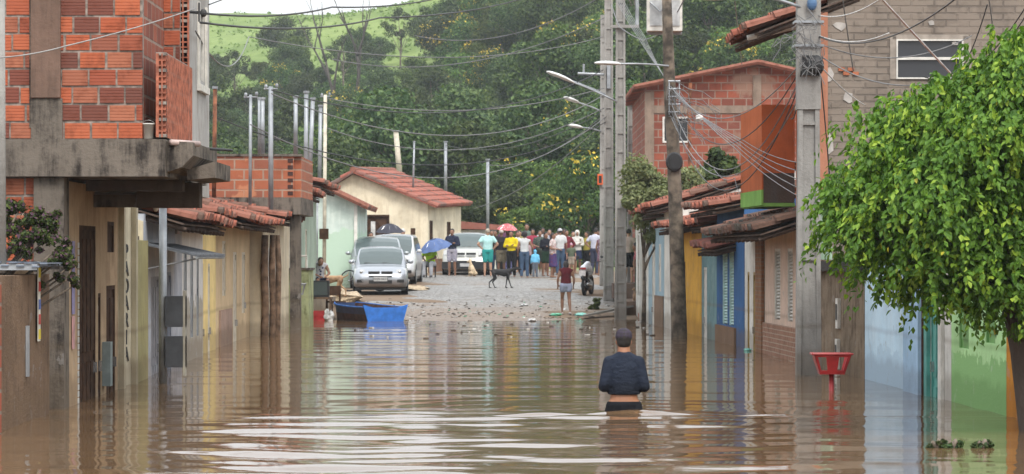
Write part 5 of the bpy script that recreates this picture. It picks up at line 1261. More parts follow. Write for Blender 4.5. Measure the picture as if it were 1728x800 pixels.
FRONT = dict(le=(-.25,-.02,1.14), re=(.25,-.02,1.14), lw=(-.05,.26,1.08), rw=(.08,.26,1.10))
HIPS = dict(le=(-.36,-.06,1.17), re=(.36,-.06,1.17), lw=(-.19,.0,1.0), rw=(.19,.0,1.0))
HOLD = dict(re=(.25,.10,1.18), rw=(.14,.24,1.38))
STEP = dict(lk=(-.10,.12,.51), la=(-.10,.10,.085), rk=(.10,-.02,.50), ra=(.11,-.16,.10))
def pp_(px, py, dd=0): 
    v = ground_at(px, py); 
    if dd: v = Vector((PX(px, v.y + dd), v.y + dd, gz(PX(px, v.y + dd), v.y + dd)))
    return v
def mix(*a):
    r_ = {}
    for x in a: r_.update(x)
    return r_
# the wading man
MZ = prof(MANY) + .02
wp = dict(pel=(0,0,.93), belly=(0,-.0,1.10), chest=(0,.02,1.28), neck=(0,.035,1.48), head=(0,.06,1.585), ls=(-.156,.01,1.378), rs=(.156,.01,1.378), le=(-.212,-.03,1.12), re=(.212,-.03,1.12), lw=(-.12,.24,1.10), rw=(.12,.24,1.10), lk=(-.10,.14,.52), la=(-.10,.05,.085), rk=(.10,-.03,.50), ra=(.11,-.2,.10))
z_hip = PZ(698, MANY)
person('man in navy long sleeved top and dark cap wading waist deep in the water', (MANX, MANY, MZ + .05), 0, 1.69, (.34, .16, .09), (wrinkled((.014, .020, .036)), 'long', .62), (cloth((.012, .013, .017)), 'short', -.035), ((.015, .012, .01), 'short'), ('cap', (.055, .045, .065)), wp, 1.0, hi=True)

G = 'people gathered at the end of the street'
navy = (.02, .025, .05); jean = (.055, .09, .15); wht = (.55, .56, .56); blk = (.014, .014, .016)
person('person in dark jacket with arms crossed beside the blue umbrella', pp_(763, 465), 170, 1.72, BROWN, (navy, 'long'), (cloth((.35, .33, .38), (.1, .1, .2)), 'short'), pose=CROSS, group=G)
person('grey haired man in pale turquoise shirt and teal shorts seen from behind', pp_(823, 467), 5, 1.72, LIGHT, ((.42, .68, .66), 'short'), ((.03, .30, .28), 'short'), ((.35, .30, .24), 'short'), pose=HIPS, build=1.12, group=G)
person('person in dark shirt half hidden beside the man in turquoise', pp_(836, 463), 160, 1.66, BROWN, (blk, 'short'), (jean, 'long'), group=G)
person('man in black shirt, camouflage shorts and pale cap seen from behind', pp_(846, 466.5), 0, 1.68, DARK, ((.025, .022, .028), 'short', 0), (cloth((.20, .17, .12), (.08, .07, .04)), 'short'), None, ('cap', (.42, .36, .33)), build=1.18, group=G)
person('person in violet patterned leggings holding the pink umbrella', pp_(857, 464), 150, 1.64, DARK, ((.03, .03, .06), 'short'), (cloth((.12, .12, .28), (.3, .3, .45)), 'long'), pose=HOLD, group=G)
person('person wrapped in a bright yellow jacket', pp_(863, 466.8), 165, 1.66, BROWN, ((.68, .52, .015), 'long'), (blk, 'long'), pose=CROSS, group=G)
person('woman in short white top and black trousers', pp_(873, 463), 200, 1.58, BROWN, (wht, 'short', .7), (blk, 'long'), ((.03, .015, .01), 'long'), pose=FRONT, group=G, female=True)
person('woman with bushy dark hair, white sleeveless top and jeans from behind', pp_(885, 468), 0, 1.64, BROWN, (wht, 'none'), (jean, 'long'), ((.015, .012, .012), 'bushy'), pose=dict(re=(.30,-.02,1.15), rw=(.30,.1,.95)), group=G, female=True)
person('tallest man with dark beard and green shirt behind the crowd', pp_(889, 460), 175, 1.86, BROWN, ((.10, .14, .12), 'short'), (navy, 'long'), group=G)
person('person in raspberry red shirt behind woman in white top', pp_(899, 463), 180, 1.66, BROWN, ((.30, .04, .07), 'short'), (navy, 'short'), group=G)
person('small child in light blue hooded top', pp_(903, 468), 10, 1.0, LIGHT, ((.16, .48, .72), 'long'), ((.12, .14, .17), 'long'), None, ('hood', (.16, .48, .72)), group=G)
person('man in dark green patterned shirt facing the crowd', pp_(911, 465), 190, 1.66, BROWN, (cloth((.05, .08, .065), (.18, .12, .12)), 'short'), ((.05, .06, .05), 'short'), pose=FRONT, group=G)
person('person in black top and dark green shorts', pp_(921, 466), 215, 1.60, BROWN, ((.012, .013, .02), 'long'), ((.018, .04, .025), 'short'), ((.015, .012, .01), 'long'), pose=CROSS, group=G)
t = person('woman in red and white print blouse with dark skirt', pp_(933, 467.5), 250, 1.60, BROWN, (cloth((.55, .5, .48), (.35, .06, .06)), 'short'), (cloth((.05, .04, .13), (.14, .03, .05)), 'skirt', .42), ((.03, .02, .015), 'long'), pose=FRONT, group=G, female=True)
person('man in white shirt, jeans and white cap', pp_(945, 464), 20, 1.70, BROWN, (wht, 'short'), (jean, 'long'), ((.015, .012, .01), 'short'), ('cap', (.45, .45, .47)), group=G)
person('person in maroon jacket with red sleeves', pp_(956, 461.5), 200, 1.64, BROWN, ((.16, .025, .035), 'long'), (navy, 'long'), pose=HIPS, group=G)
person('child in pink cap behind woman in maroon', pp_(964, 462), 180, 1.15, LIGHT, ((.10, .12, .08), 'short'), ((.30, .25, .2), 'short'), None, ('cap', (.48, .25, .32)), group=G)
person('person in white hooded jacket and navy skirt facing the water', pp_(974, 461), 180, 1.66, BROWN, ((.60, .59, .55), 'long'), ((.02, .03, .07), 'skirt', .6), None, ('hood', (.58, .57, .52)), pose=CROSS, build=1.05, group=G)
person('man in white shirt and dark trousers leaning right', pp_(1004, 462), -30, 1.76, BROWN, ((.52, .53, .62), 'short'), ((.05, .055, .09), 'long'), pose=mix(HIPS, dict(head=(.02, .05, 1.6))), group=G)
person('dark haired woman in violet print dress by the concrete poles', pp_(1015, 465), -40, 1.58, BROWN, (cloth((.16, .08, .10), (.4, .3, .38)), 'none'), (cloth((.16, .08, .10), (.4, .3, .38)), 'skirt', .55), ((.015, .012, .01), 'long'), pose=dict(head=(0, .09, 1.57)), group=G, female=True)
person('woman in maroon tank top and pale denim shorts walking to the water', pp_(955, 529.5), 8, 1.42, (.20, .10, .06), ((.085, .014, .02), 'none'), ((.28, .31, .42), 'mini'), ((.015, .01, .01), 'long'), pose=mix(STEP, dict(head=(0, .07, 1.56), le=(-.26,-.02,1.12), re=(.26,-.02,1.12))), build=1.05, female=True, shoes=(.4, .35, .35))
person('seated person in neon green shirt and pale trousers under the blue umbrella', pp_(727, 468), 165, 1.72, DARK, ((.42, .75, .02), 'short'), ((.42, .43, .46), 'long'), pose=mix(SIT, dict(head=(.02, .34, 1.03), neck=(0, .26, .95), chest=(0, .15, .80))), shoes=(.05, .05, .06))

for i, (px, py, hd, hh, sh, bt, hr, lb) in enumerate(((829, 461, 200, 1.62, (.3, .1, .1), jean, 'short', 'person in brick red shirt peeking between the man in turquoise and his neighbour'), (851, 460, 170, 1.74, (.12, .05, .10), blk, 'short', 'person in plum shirt at the back under the pink umbrella'),
    (877, 461, 160, 1.60, (.25, .22, .08), jean, 'long', 'person in olive top at the back between the two white tops'), (893, 465, 220, 1.30, (.4, .3, .32), blk, 'long', 'girl in faded pink top before the tallest man'), (916, 461, 180, 1.70, (.45, .45, .46), navy, 'short', 'person in light grey shirt at the back behind the black top'),
    (927, 460, 185, 1.66, (.10, .10, .22), jean, 'short', 'person in indigo shirt at the back beside woman in print blouse'), (940, 461, 150, 1.55, (.05, .05, .05), navy, 'bun', 'short person in black shirt with hair bun at the back'), (952, 460, 200, 1.68, (.5, .48, .42), blk, 'short', 'person in cream shirt at the back left of the maroon jacket'),
    (967, 460, 190, 1.60, (.08, .16, .12), jean, 'long', 'long haired person in dark teal top at the back'), (990, 461, 140, 1.62, (.30, .25, .05), blk, 'short', 'person in mustard shirt in the shade left of the white shirted man'), (1010, 461, -160, 1.66, (.25, .12, .14), navy, 'short', 'person in wine coloured shirt hidden behind the last two figures'))):
    person(lb, pp_(px, py), hd, hh, [BROWN, DARK, LIGHT][i % 3], (sh, ['short', 'long', 'none'][i % 3]), (bt, ['short', 'long'][i % 2]), ((.015, .012, .01), hr), pose=[CROSS, FRONT, HIPS, {}, HOLD][i % 5], group=G)
# seat under that person
def block(name, label, cat, loc, parts, rz=0, mat=None):
    t = empty(name, loc, R(rz), label, cat)
    for (pn, bxs, mt) in parts:
        mb = MB()
        for b_ in bxs: mb.box(*b_)
        mb.build(pn, mt, t)
    return t
v = pp_(727, 468); block('plastic_stool', 'low dark stool under the seated person in neon green', 'stool', v, [('seat', [(-.2, .2, -.15, .25, .36, .40)], M_rubber), ('leg', [(-.18, -.14, -.12, -.08, 0, .36)], M_rubber), ('leg', [(.14, .18, -.12, -.08, 0, .36)], M_rubber), ('leg', [(-.18, -.14, .18, .22, 0, .36)], M_rubber), ('leg', [(.14, .18, .18, .22, 0, .36)], M_rubber)])
# raised pavement on the right with the man in pink
PV = PZ(508, 78.5)
x0 = PX(1052, 79)
t = block('raised_pavement', 'brown raised pavement with steps in front of right houses', 'pavement', (x0, 77.5, 0), [('slab', [(0, 1.0, 0, 8, -.3, PV)], plaster('brown_kerb', (.20, .14, .11), amt=.6)), ('step', [(-.15, .8, 5, 8, PV + .002, PV + .42)], plaster('brown_kerb2', (.16, .11, .09), amt=.6))])
person('man in faded pink shirt and olive trousers looking down from the pavement', (PX(1078, 78.3), 78.3, PV), 75, 1.55, BROWN, ((.42, .13, .15), 'short'), ((.045, .05, .032), 'long'), pose=dict(head=(0, .10, 1.57), neck=(0, .04, 1.45), re=(.21, .06, 1.13), rw=(.17, .20, .92), le=(-.2, .1, 1.12)))
person('person in pale shirt and black shorts standing on the upper step', (PX(1061, 83.5), 83.5, PV + .42), -20, 1.5, LIGHT, ((.45, .35, .30), 'short'), (blk, 'short'), pose=FRONT)
# people behind the cars and by the boat
person('dark haired person in orange shirt behind the silver minivan', (PX(609, 101), 101, prof(101)), 180, 1.72, BROWN, ((.62, .18, .07), 'short'), (blk, 'long'), ((.015, .012, .012), 'long'))
person('person under the dark umbrella behind the silver minivan', (PX(652, 103), 103, prof(103)), 180, 1.72, BROWN, ((.45, .30, .28), 'short'), (blk, 'long'), pose=HOLD)
person('person in pale pink shirt and white cap behind the cars', (PX(680, 105), 105, prof(105)), 170, 1.76, LIGHT, ((.50, .38, .42), 'short'), (jean, 'long'), None, ('cap', (.6, .58, .55)))
person('person with dark hair in brown top between cars and cream wall', (PX(626, 104), 104, prof(104)), 190, 1.66, BROWN, ((.12, .07, .06), 'short'), (blk, 'long'))
st = block('stoop', 'low concrete stoop of the left houses behind the boat', 'stoop', (PX(517, 79), 77.2, 0), [('slab', [(-.6, .62, 0, 4.5, -.3, .50)], plaster('stoop_concrete', (.30, .25, .20), amt=.7)), ('bench', [(-.6, .40, 1.5, 2.0, .502, .92)], M_conc)])
person('seated woman in white and navy sleeveless top bowing over her lap', (PX(538, 79), 78.9, .5), 200, 1.6, BROWN, (cloth((.5, .5, .52), (.03, .04, .1), 'big'), 'none'), (navy, 'short'), ((.015, .012, .01), 'bun'), pose=mix(SIT, dict(head=(.04, .36, 1.02), neck=(.02, .28, .96))), female=True)
person('seated person in dull pink shirt left of the woman in white', (PX(527, 79), 79.1, .5), 170, 1.6, BROWN, ((.35, .18, .18), 'short'), ((.3, .3, .32), 'short'), pose=SIT)

def umbrella(label, px, py, d, width, mat, tip=0, rot=(0, 0)):
    c = P(px, py, d); t = empty('umbrella', c, 0, label, 'umbrella'); t.rotation_euler = (R(rot[0]), R(rot[1]), 0)
    r_ = width / 2; rg = []; N = 32
    for k in range(8):
        f_ = k / 7; rr = r_ * f_; ring_ = []
        for a in range(N):
            th = a / N * 6.283; sc = abs(math.cos(th * 4)) ; q = 1 - .06 * (1 - sc) * f_
            ring_.append((math.cos(th) * rr * q, math.sin(th) * rr * q, .28 * width * (1 - f_ ** 1.8) - (.02 * sc * f_)))
        if k: rg.append(ring_)
    mb = MB(); mb.rings(rg, caps=False); b = len(mb.v); mb.v.append((0, 0, .28 * width + .004))
    for a in range(N): mb.f.append((b, a, (a + 1) % N)); mb.m.append(0)
    mb.build('canopy', mat, t, True)
    mb = MB(); mb.tube([(0, 0, .28 * width + .06), (0, 0, -.55)], .008, 6); mb.tube([(0, 0, -.55), (0, .03, -.6), (0, .06, -.57)], .012, 6); mb.build('shaft', M_chrome, t)
    mb = MB()
    for a in range(8):
        th = a / 8 * 6.283; mb.tube([(0, 0, .26 * width), (math.cos(th) * r_ * .5, math.sin(th) * r_ * .5, .21 * width), (math.cos(th) * r_ * .93, math.sin(th) * r_ * .93, .01)], .004, 4)
    mb.build('ribs', M_chrome, t)
umbrella('blue umbrella tilted over the seated person', 735, 418, pp_(721, 468).y - .3, 1.22, cloth((.10, .15, .30)), rot=(12, -14))
umbrella('pink umbrella above the crowd', 856, 387, pp_(857, 464).y - .1, .80, cloth((.50, .14, .15), (.6, .3, .3), 'big'), rot=(6, 3))
umbrella('dark grey umbrella behind the parked cars', 658, 391, 102.8, 1.02, cloth((.055, .055, .07)), rot=(6, 0))

def dog(label, loc, rz, s, rgb, pose='walk', name='dog'):
    t = empty(name, loc, R(rz), label, 'dog'); b = MB()      # faces +Y
    q = s
    if pose == 'walk':
        b.rings([ring((0, -.30*q, .50*q), .035*q, .04*q, 12, R(90)), ring((0, -.26*q, .49*q), .085*q, .095*q, 12, R(90)), ring((0, -.10*q, .485*q), .08*q, .085*q, 12, R(90)), ring((0, .08*q, .46*q), .10*q, .115*q, 12, R(90)), ring((0, .22*q, .48*q), .09*q, .11*q, 12, R(90)), ring((0, .30*q, .52*q), .05*q, .06*q, 12, R(90))])
        b.cap((0, .24*q, .52*q), (0, .40*q, .58*q), .065*q, .05*q); b.ell((0, .44*q, .60*q), (.055*q, .075*q, .058*q)); b.cap((0, .49*q, .585*q), (0, .60*q, .56*q), .036*q, .022*q)
        for sx in (-1, 1):
            b.cap((sx*.035*q, .41*q, .64*q), (sx*.06*q, .40*q, .70*q), .022*q, .01*q)
            fo = .10 if sx > 0 else -.07; x = sx * .065*q
            b.cap((x, .20*q, .42*q), (x, (.19 + fo*.3)*q, .26*q), .045*q, .026*q); b.cap((x, (.19 + fo*.3)*q, .26*q), (x, (.20 + fo)*q, .03*q), .024*q, .017*q); b.cap((x, (.20 + fo)*q, .02*q), (x, (.25 + fo)*q, .018*q), .02*q, .018*q)
            ho = -.10 if sx > 0 else .06
            b.cap((x, -.23*q, .44*q), (x, (-.18 + ho*.3)*q, .30*q), .062*q, .034*q); b.cap((x, (-.18 + ho*.3)*q, .30*q), (x, (-.30 + ho*.6)*q, .18*q), .032*q, .02*q); b.cap((x, (-.30 + ho*.6)*q, .18*q), (x, (-.26 + ho)*q, .03*q), .02*q, .016*q); b.cap((x, (-.26 + ho)*q, .02*q), (x, (-.21 + ho)*q, .018*q), .02*q, .017*q)
        b.cap((0, -.31*q, .52*q), (0, -.42*q, .58*q), .022*q, .016*q); b.cap((0, -.42*q, .58*q), (0, -.46*q, .68*q), .016*q, .009*q)
    else:
        b.cap((0, -.12*q, .12*q), (0, .08*q, .42*q), .11*q, .085*q); b.cap((0, .08*q, .42*q), (0, .12*q, .56*q), .065*q, .05*q); b.ell((0, .15*q, .60*q), (.055*q, .075*q, .06*q)); b.cap((0, .20*q, .585*q), (0, .31*q, .56*q), .036*q, .022*q)
        for sx in (-1, 1):
            x = sx*.06*q; b.cap((sx*.035*q, .12*q, .64*q), (sx*.055*q, .11*q, .72*q), .022*q, .01*q); b.cap((x, .10*q, .36*q), (x, .14*q, .03*q), .04*q, .018*q); b.cap((x, .14*q, .02*q), (x, .19*q, .018*q), .021*q, .018*q)
            b.cap((sx*.09*q, -.10*q, .13*q), (sx*.11*q, .05*q, .14*q), .07*q, .045*q); b.cap((sx*.11*q, .05*q, .12*q), (sx*.11*q, -.02*q, .03*q), .03*q, .02*q); b.cap((sx*.11*q, -.04*q, .022*q), (sx*.11*q, .09*q, .02*q), .02*q, .019*q)
        b.cap((0, -.2*q, .08*q), (0, -.36*q, .10*q), .022*q, .01*q)
    fuse(b, 'body', simple('fur%s' % str(rgb), rgb, .8, var=.3), t, .014, 2)
    e = MB(); hy, hz = ((.49, .62) if pose == 'walk' else (.20, .62))
    for sx in (-1, 1): e.ell((sx*.032*q, hy*q, hz*q), (.009*q,)*3, 6, 5)
    e.build('eyes', M_black, t); return t
dog('black dog walking to the right across the street', pp_(846, 486), -90, 1.05, (.012, .011, .012))
dog('cream dog sitting in front of the grey pickup', pp_(797, 465), 40, .95, (.50, .38, .24), 'sit')
dog('small tan and white dog sitting on the pavement edge', (PX(1073, 77.9), 77.9, PV), 140, .55, (.45, .28, .18), 'sit')
dog('tan dog standing on the stoop behind the seated woman', (PX(561, 81), 81.0, prof(81) + .3), 80, 1.0, (.36, .22, .12))

# ================================================================== VEHICLES
def car_paint(name, rgb, metal=.55):
    m, nt, b = newmat(name); tc = nd(nt, 'ShaderNodeTexCoord'); n = noise(nt, tc.outputs['Object'], 2.5, 5)
    sp = nd(nt, 'ShaderNodeSeparateXYZ'); nt.links.new(tc.outputs['Object'], sp.inputs[0])
    mud = ramp(nt, mathn(nt, 'ADD', sp.outputs['Z'], mathn(nt, 'MULTIPLY', n, -.3)), .38, .12)
    nt.links.new(mixc(nt, mathn(nt, 'MULTIPLY', mud, .65), rgb, (.16, .11, .08)), b.inputs['Base Color'])
    b.inputs['Metallic'].default_value = metal; b.inputs['Coat Weight'].default_value = .5; b.inputs['Roughness'].default_value = .34
    return m
M_cglass = glassmat('car_glass', (.07, .095, .095), .16)
M_headl = glassmat('headlight_glass', (.42, .43, .43), .15)
def car(label, loc, rz, L, W, H, paint, hood=.92, ws0=1.0, ws1=1.75, rear=3.3, bumper=None, plate=None, kind='hatch', cat='car'):
    """nose at local y=0 pointing to -Y, built as a lofted body"""
    t = empty('parked_car', loc, R(rz), label, cat); w = W / 2
    st = []      # y, z_low, z_top, half width, roof half width, belt z
    st.append((.0, .34, .50, w*.70, None)); st.append((.03, .26, .60, w*.84, None)); st.append((.10, .22, .68, w*.93, None)); st.append((.22, .20, hood - .10, w*.97, None)); st.append((.38, .19, hood - .05, w, None))
    st.append((.7, .18, hood - .01, w, None)); st.append((ws0, .18, hood + .03, w, None))
    belt = hood + .02
    for k in range(1, 5):
        f_ = k / 4; st.append((ws0 + (ws1 - ws0) * f_, .18, hood + .03 + (H - hood - .05) * math.sin(f_ * math.pi / 2) ** .85, w, w * (.90 - .13 * f_)))
    for k in range(1, 5):
        f_ = k / 4; st.append((ws1 + (rear - ws1) * f_, .18, H + .02 * math.sin(f_ * math.pi) - .03 * f_ ** 3, w, w * .76))
    st.append((rear + (L - rear) * .45, .2, H - .12 if kind != 'pickup' else H - .5, w * .98, w * .72)); st.append((L - .12, .24, belt + .05, w * .95, w * .70)); st.append((L, .3, belt - .1, w * .88, None))
    def sect(s_):
        y, zl, zt, hw, rw = s_
        if rw is None:
            zb = zt - .06; half = [(0, zt), (hw * .5, zt - .006), (hw * .82, zt - .03), (hw * .93, zb), (hw, max(zl + .1, zt - .28)), (hw * .985, zl + .08), (hw * .9, zl), (0, zl)]
        else:
            zb = min(belt, zt - .03); half = [(0, zt), (rw * .6, zt - .01), (rw, zt - .045), (hw * .955, zb), (hw, zb - .25), (hw * .985, zl + .1), (hw * .93, zl), (0, zl)]
        return [(x, y, z) for x, z in half] + [(-x, y, z) for x, z in half[1:-1][::-1]]
    S = [sect(s_) for s_ in st]; n = len(S[0]); body, wsd, sid, rr_ = MB(), MB(), MB(), MB()
    def add(mb, q): mb.face(q)
    for i in range(len(S) - 1):
        y0 = st[i][0]
        for k in range(n):
            q = [S[i][k], S[i][(k+1) % n], S[i+1][(k+1) % n], S[i+1][k]]
            top = k in (0, 1, n-1, n-2); side = k in (2, n-3)
            if 6 <= i <= 9 and top: body.face([tuple(v * .999 for v in p) for p in q]); wsd.face([(p[0] * .93, p[1] - .012, p[2] + .008) for p in q])
            elif 8 <= i <= 13 and side: body.face(q); 
            else: body.face(q)
    body.face(S[0][::-1]); body.face(S[-1])
    # weld
    me = body.mesh('body', paint, True); bm = bmesh.new(); bm.from_mesh(me); bmesh.ops.remove_doubles(bm, verts=bm.verts, dist=.0015); bmesh.ops.recalc_face_normals(bm, faces=bm.faces); bm.to_mesh(me); bm.free()
    bo = link(bpy.data.objects.new('body', me), t)
    wsd.build('windscreen', M_cglass, t, True)
    for sx in (-1, 1):
        g_ = MB()
        for (a, b_) in ((ws1 - .42, ws1 + .48), (ws1 + .54, rear - .05)):
            def pt(y, f_):
                zt = H - .05 if y > ws1 else float(np.interp(y, [ws0, ws1], [hood + .05, H - .06]))
                rw = w * .76 if y > ws1 else w * float(np.interp(y, [ws0, ws1], [.9, .77]))
                zb = belt + .03; f2 = f_ * .9; return (sx * ((w * .955) * (1 - f2) + rw * f2 + .012), y, zb + (zt - zb) * f2)
            g_.face([pt(a, 0), pt(b_, 0), pt(b_, 1), pt(a + (.3 if a < ws1 else 0), 1)])
        g_.build('side_window', M_cglass, t)
        m_ = MB(); m_.ell((sx * (w + .07), ws0 + .30, belt + .07), (.085, .05, .065), 10, 7); m_.cap((sx * (w - .05), ws0 + .32, belt + .03), (sx * (w + .04), ws0 + .30, belt + .05), .02, .02)
        m_.build('wing_mirror', paint, t, True)
        hl = MB(); x0_, x1_ = sx * w * .56, sx * w * .93; za, zb_ = hood - .30, hood - .14
        hl.rings([[(x0_, .06, za + .02), (x1_, .17, za + .03), (x1_ * 1.02, .30, zb_ + .03), (x0_ * 1.02, .14, zb_)], [(x0_, .12, za + .02), (x1_, .30, za + .03), (x1_, .42, zb_ + .02), (x0_, .3, zb_)]]); 
        h_ = hl.build('headlight', M_headl, t); q = MB(); q.ell((sx * w * .70, .085, (za + zb_) / 2 + .01), (.05, .02, .05), 10, 7); q.build('reflector', M_chrome, h_)
        fg = MB(); fg.box(*sorted((sx * w * .60, sx * w * .86)), .0, .06, .36, .45); fg.build('bumper_vent', M_black, t)
        for (yy) in (.68, L - .68):
            wh = MB(); wh.tube([(sx * (w - .20), yy, .285), (sx * (w - .0), yy, .285)], .29, 24); wo = wh.build('wheel', M_rubber, t)
            rm = MB(); rm.tube([(sx * (w + .002), yy, .285), (sx * (w + .012), yy, .285)], .18, 16); rm.build('rim', M_galv, wo)
            ar = MB(); ar.tube([(sx * (w - .02), yy, .33), (sx * (w + .0015), yy, .33)], .35, 24); ar.build('wheel_arch', M_black, t)
    gr = MB(); gr.box(-w * .44, -w * .03, .035, .08, hood - .27, hood - .19); gr.box(w * .03, w * .44, .035, .08, hood - .27, hood - .19); gr.build('grille', M_black, t)
    g2 = MB(); g2.box(-w * .42, w * .42, -.012, .04, .52, .56); g2.build('bumper_slot', M_black, t)
    g3 = MB(); g3.box(-w * .42, w * .42, -.012, .04, .33, .43); g3.build('lower_grille', M_black, t)
    sh = MB(); sh.box(-w * .92, w * .92, .15, L - .2, .14, .2); sh.build('underbody', M_black, t)
    wp_ = MB(); wp_.tube([(-w*.6, ws0 + .0, hood + .055), (-.02, ws0 + .06, hood + .075)], .012, 5); wp_.tube([(.05, ws0 + .0, hood + .055), (w*.55, ws0 + .06, hood + .075)], .012, 5); wp_.build('wipers', M_black, t)
    if bumper: b2 = MB(); b2.rings([[(x, y, z) for x, y in ((-w, .3), (-w, .06), (-w*.75, -.06), (w*.75, -.06), (w, .06), (w, .3))] for z in (.26, .52)]); b2.build('bumper', bumper, t)
    pl = MB(); pl.box(-.2, .2, -.085 if bumper else -.03, -.06 if bumper else -.012, .40 if not bumper else .34, .53 if not bumper else .46); p_ = pl.build('licence_plate', simple('plate_grey', (.42, .42, .42), .5), t)
    if plate: 
        o = text(plate, 'plate_number', .10, M_letter, p_, (0, (-.087 if bumper else -.032), (.465 if not bumper else .40)), (R(90), 0, 0)); tomesh(o)
    return t
def tomesh(o):
    dg = bpy.context.evaluated_depsgraph_get(); me = bpy.data.meshes.new_from_object(o.evaluated_get(dg)); n = bpy.data.objects.new(o.name, me); par = o.parent
    n.location = o.location; n.rotation_euler = o.rotation_euler; n.scale = o.scale; nm = o.name; bpy.data.objects.remove(o); n.name = nm; link(n, par); return n
for o in [o for o in bpy.data.objects if o.type == 'FONT']: tomesh(o)
P_silver = car_paint('silver_paint', (.32, .34, .37)); P_silver2 = car_paint('champagne_silver_paint', (.30, .33, .34)); P_white = car_paint('pale_grey_paint', (.48, .49, .50), .2); P_beige = car_paint('beige_grey_paint', (.42, .42, .39), .3)
v = ground_at(642, 497)
car('silver hatchback facing the camera, nearest of the parked cars', (v.x, v.y, prof(v.y) + .02), 2, 3.8, 1.62, 1.42, P_silver, hood=.88, ws0=.92, ws1=1.6, rear=3.1, plate='HHN 0624')
car('taller silver minivan parked right behind the silver hatchback', (PX(637, 93.5), 93.5, prof(93.5) + .02), 3, 4.1, 1.72, 1.64, P_silver2, hood=1.02, ws0=.75, ws1=1.6, rear=3.6)
car('pale grey estate car behind the minivan, only its right side showing', (PX(659, 99), 98.6, prof(99) + .02), -2, 4.3, 1.66, 1.66, P_white, hood=1.0, ws0=.8, ws1=1.6, rear=3.9)
v = ground_at(785, 464)
car('grey pickup with black bumper facing the camera behind the crowd', (v.x, v.y + .5, prof(v.y)), -2, 4.6, 1.78, 1.62, P_beige, hood=1.05, ws0=1.25, ws1=1.8, rear=3.0, bumper=M_black, plate='', kind='pickup', cat='pickup')

# motorbike
v = pp_(986, 497); t = empty('motorbike', v, R(-11), 'black motorbike with shiny silver seat cover seen from behind', 'motorbike')
for yy in (.0, 1.22):
    mb = MB(); N = 26
    pts = [(0, yy + math.cos(a / N * 6.2832) * .26, .30 + math.sin(a / N * 6.2832) * .26) for a in range(N + 1)]; mb.tube(pts, .045, 8, caps=False); wo = mb.build('wheel', M_rubber, t, True)
    mb = MB(); mb.tube([(-.05, yy, .3), (.05, yy, .3)], .05, 8)
    for a in range(8): mb.tube([(0, yy, .3), (0, yy + math.cos(a * .785) * .23, .3 + math.sin(a * .785) * .23)], .008, 4)
    mb.build('rim', M_chrome, wo)
mb = MB(); mb.cap((0, .0, .62), (0, .75, .66), .13, .13); mb.cap((0, -.27, .52), (0, .1, .66), .07, .09); mb.cap((0, .2, .30), (0, .7, .28), .15, .16); mb.cap((0, .35, .40), (0, .80, .36), .12, .13); mb.cap((0, .70, .72), (0, 1.0, .75), .11, .09); mb.cap((0, 1.02, .78), (0, 1.22, .32), .035, .03); mb.cap((0, -.1, .60), (0, .25, .55), .07, .09)
fuse(mb, 'body', simple('black_gloss', (.015, .015, .017), .25), t, .02, 1)
mb = MB(); mb.cap((0, -.05, .80), (0, .72, .78), .12, .13); mb.cap((0, .1, .86), (0, .6, .92), .08, .10); fuse(mb, 'seat_cover', simple('silver_sheet', (.62, .64, .68), .3, .2), t, .025, 2)
mb = MB(); mb.tube([(-.34, .92, 1.0), (-.12, 1.0, .98), (.12, 1.0, .98), (.34, .92, 1.0)], .015, 6); mb.ell((-.36, .98, 1.14), (.05, .015, .04), 8, 5); mb.ell((.36, .98, 1.14), (.05, .015, .04), 8, 5); mb.tube([(-.3, .93, 1.0), (-.36, .98, 1.13)], .007, 4); mb.tube([(.3, .93, 1.0), (.36, .98, 1.13)], .007, 4); mb.build('handlebar', M_black, t)
mb = MB(); mb.cbox((-.02, -.24, .66), (.20, .012, .17), (R(-15), 0, 0)); mb.build('licence_plate', simple('plate_pale', (.55, .50, .48), .6), t)
mb = MB(); mb.cbox((0, -.20, .80), (.16, .06, .06)); mb.build('tail_light', M_redpaint, t)
mb = MB(); mb.cap((.14, -.2, .34), (.14, .4, .30), .045, .03); mb.build('exhaust', M_chrome, t, True)
# bicycle by the left flank of the hatchback
v = Vector((PX(590, 90), 90.0, prof(90) + .02)); t = empty('bicycle', v, R(-62), 'dark bicycle leaning behind the left front of the silver hatchback', 'bicycle')
for yy in (0, 1.02):
    mb = MB(); N = 26; mb.tube([(0, yy + math.cos(a / N * 6.2832) * .31, .33 + math.sin(a / N * 6.2832) * .31) for a in range(N + 1)], .022, 6, caps=False); wo = mb.build('wheel', M_rubber, t, True)
    mb = MB(); mb.tube([(-.04, yy, .33), (.04, yy, .33)], .025, 6)
    for a in range(12): mb.tube([(0, yy, .33), (0, yy + math.cos(a * .5236) * .3, .33 + math.sin(a * .5236) * .3)], .003, 3)
    mb.build('spokes', M_chrome, wo)
mb = MB()
for a, b_ in (((0, 0, .33), (0, .36, .80)), ((0, .36, .85), (0, .45, .32)), ((0, .45, .32), (0, .90, .75)), ((0, .38, .76), (0, .88, .80)), ((0, .0, .33), (0, .45, .32)), ((0, 1.02, .33), (0, .88, .88))): mb.tube([a, b_], .017, 6)
mb.build('frame', M_black, t); mb = MB(); mb.cap((0, .24, .88), (0, .44, .88), .07, .03); mb.build('saddle', M_black, t, True)
mb = MB(); mb.tube([(-.27, .80, .98), (-.1, .90, .96), (.1, .90, .96), (.27, .80, .98)], .014, 6); mb.tube([(0, .88, .88), (0, .89, .96)], .014, 6); mb.build('handlebar', M_chrome, t)

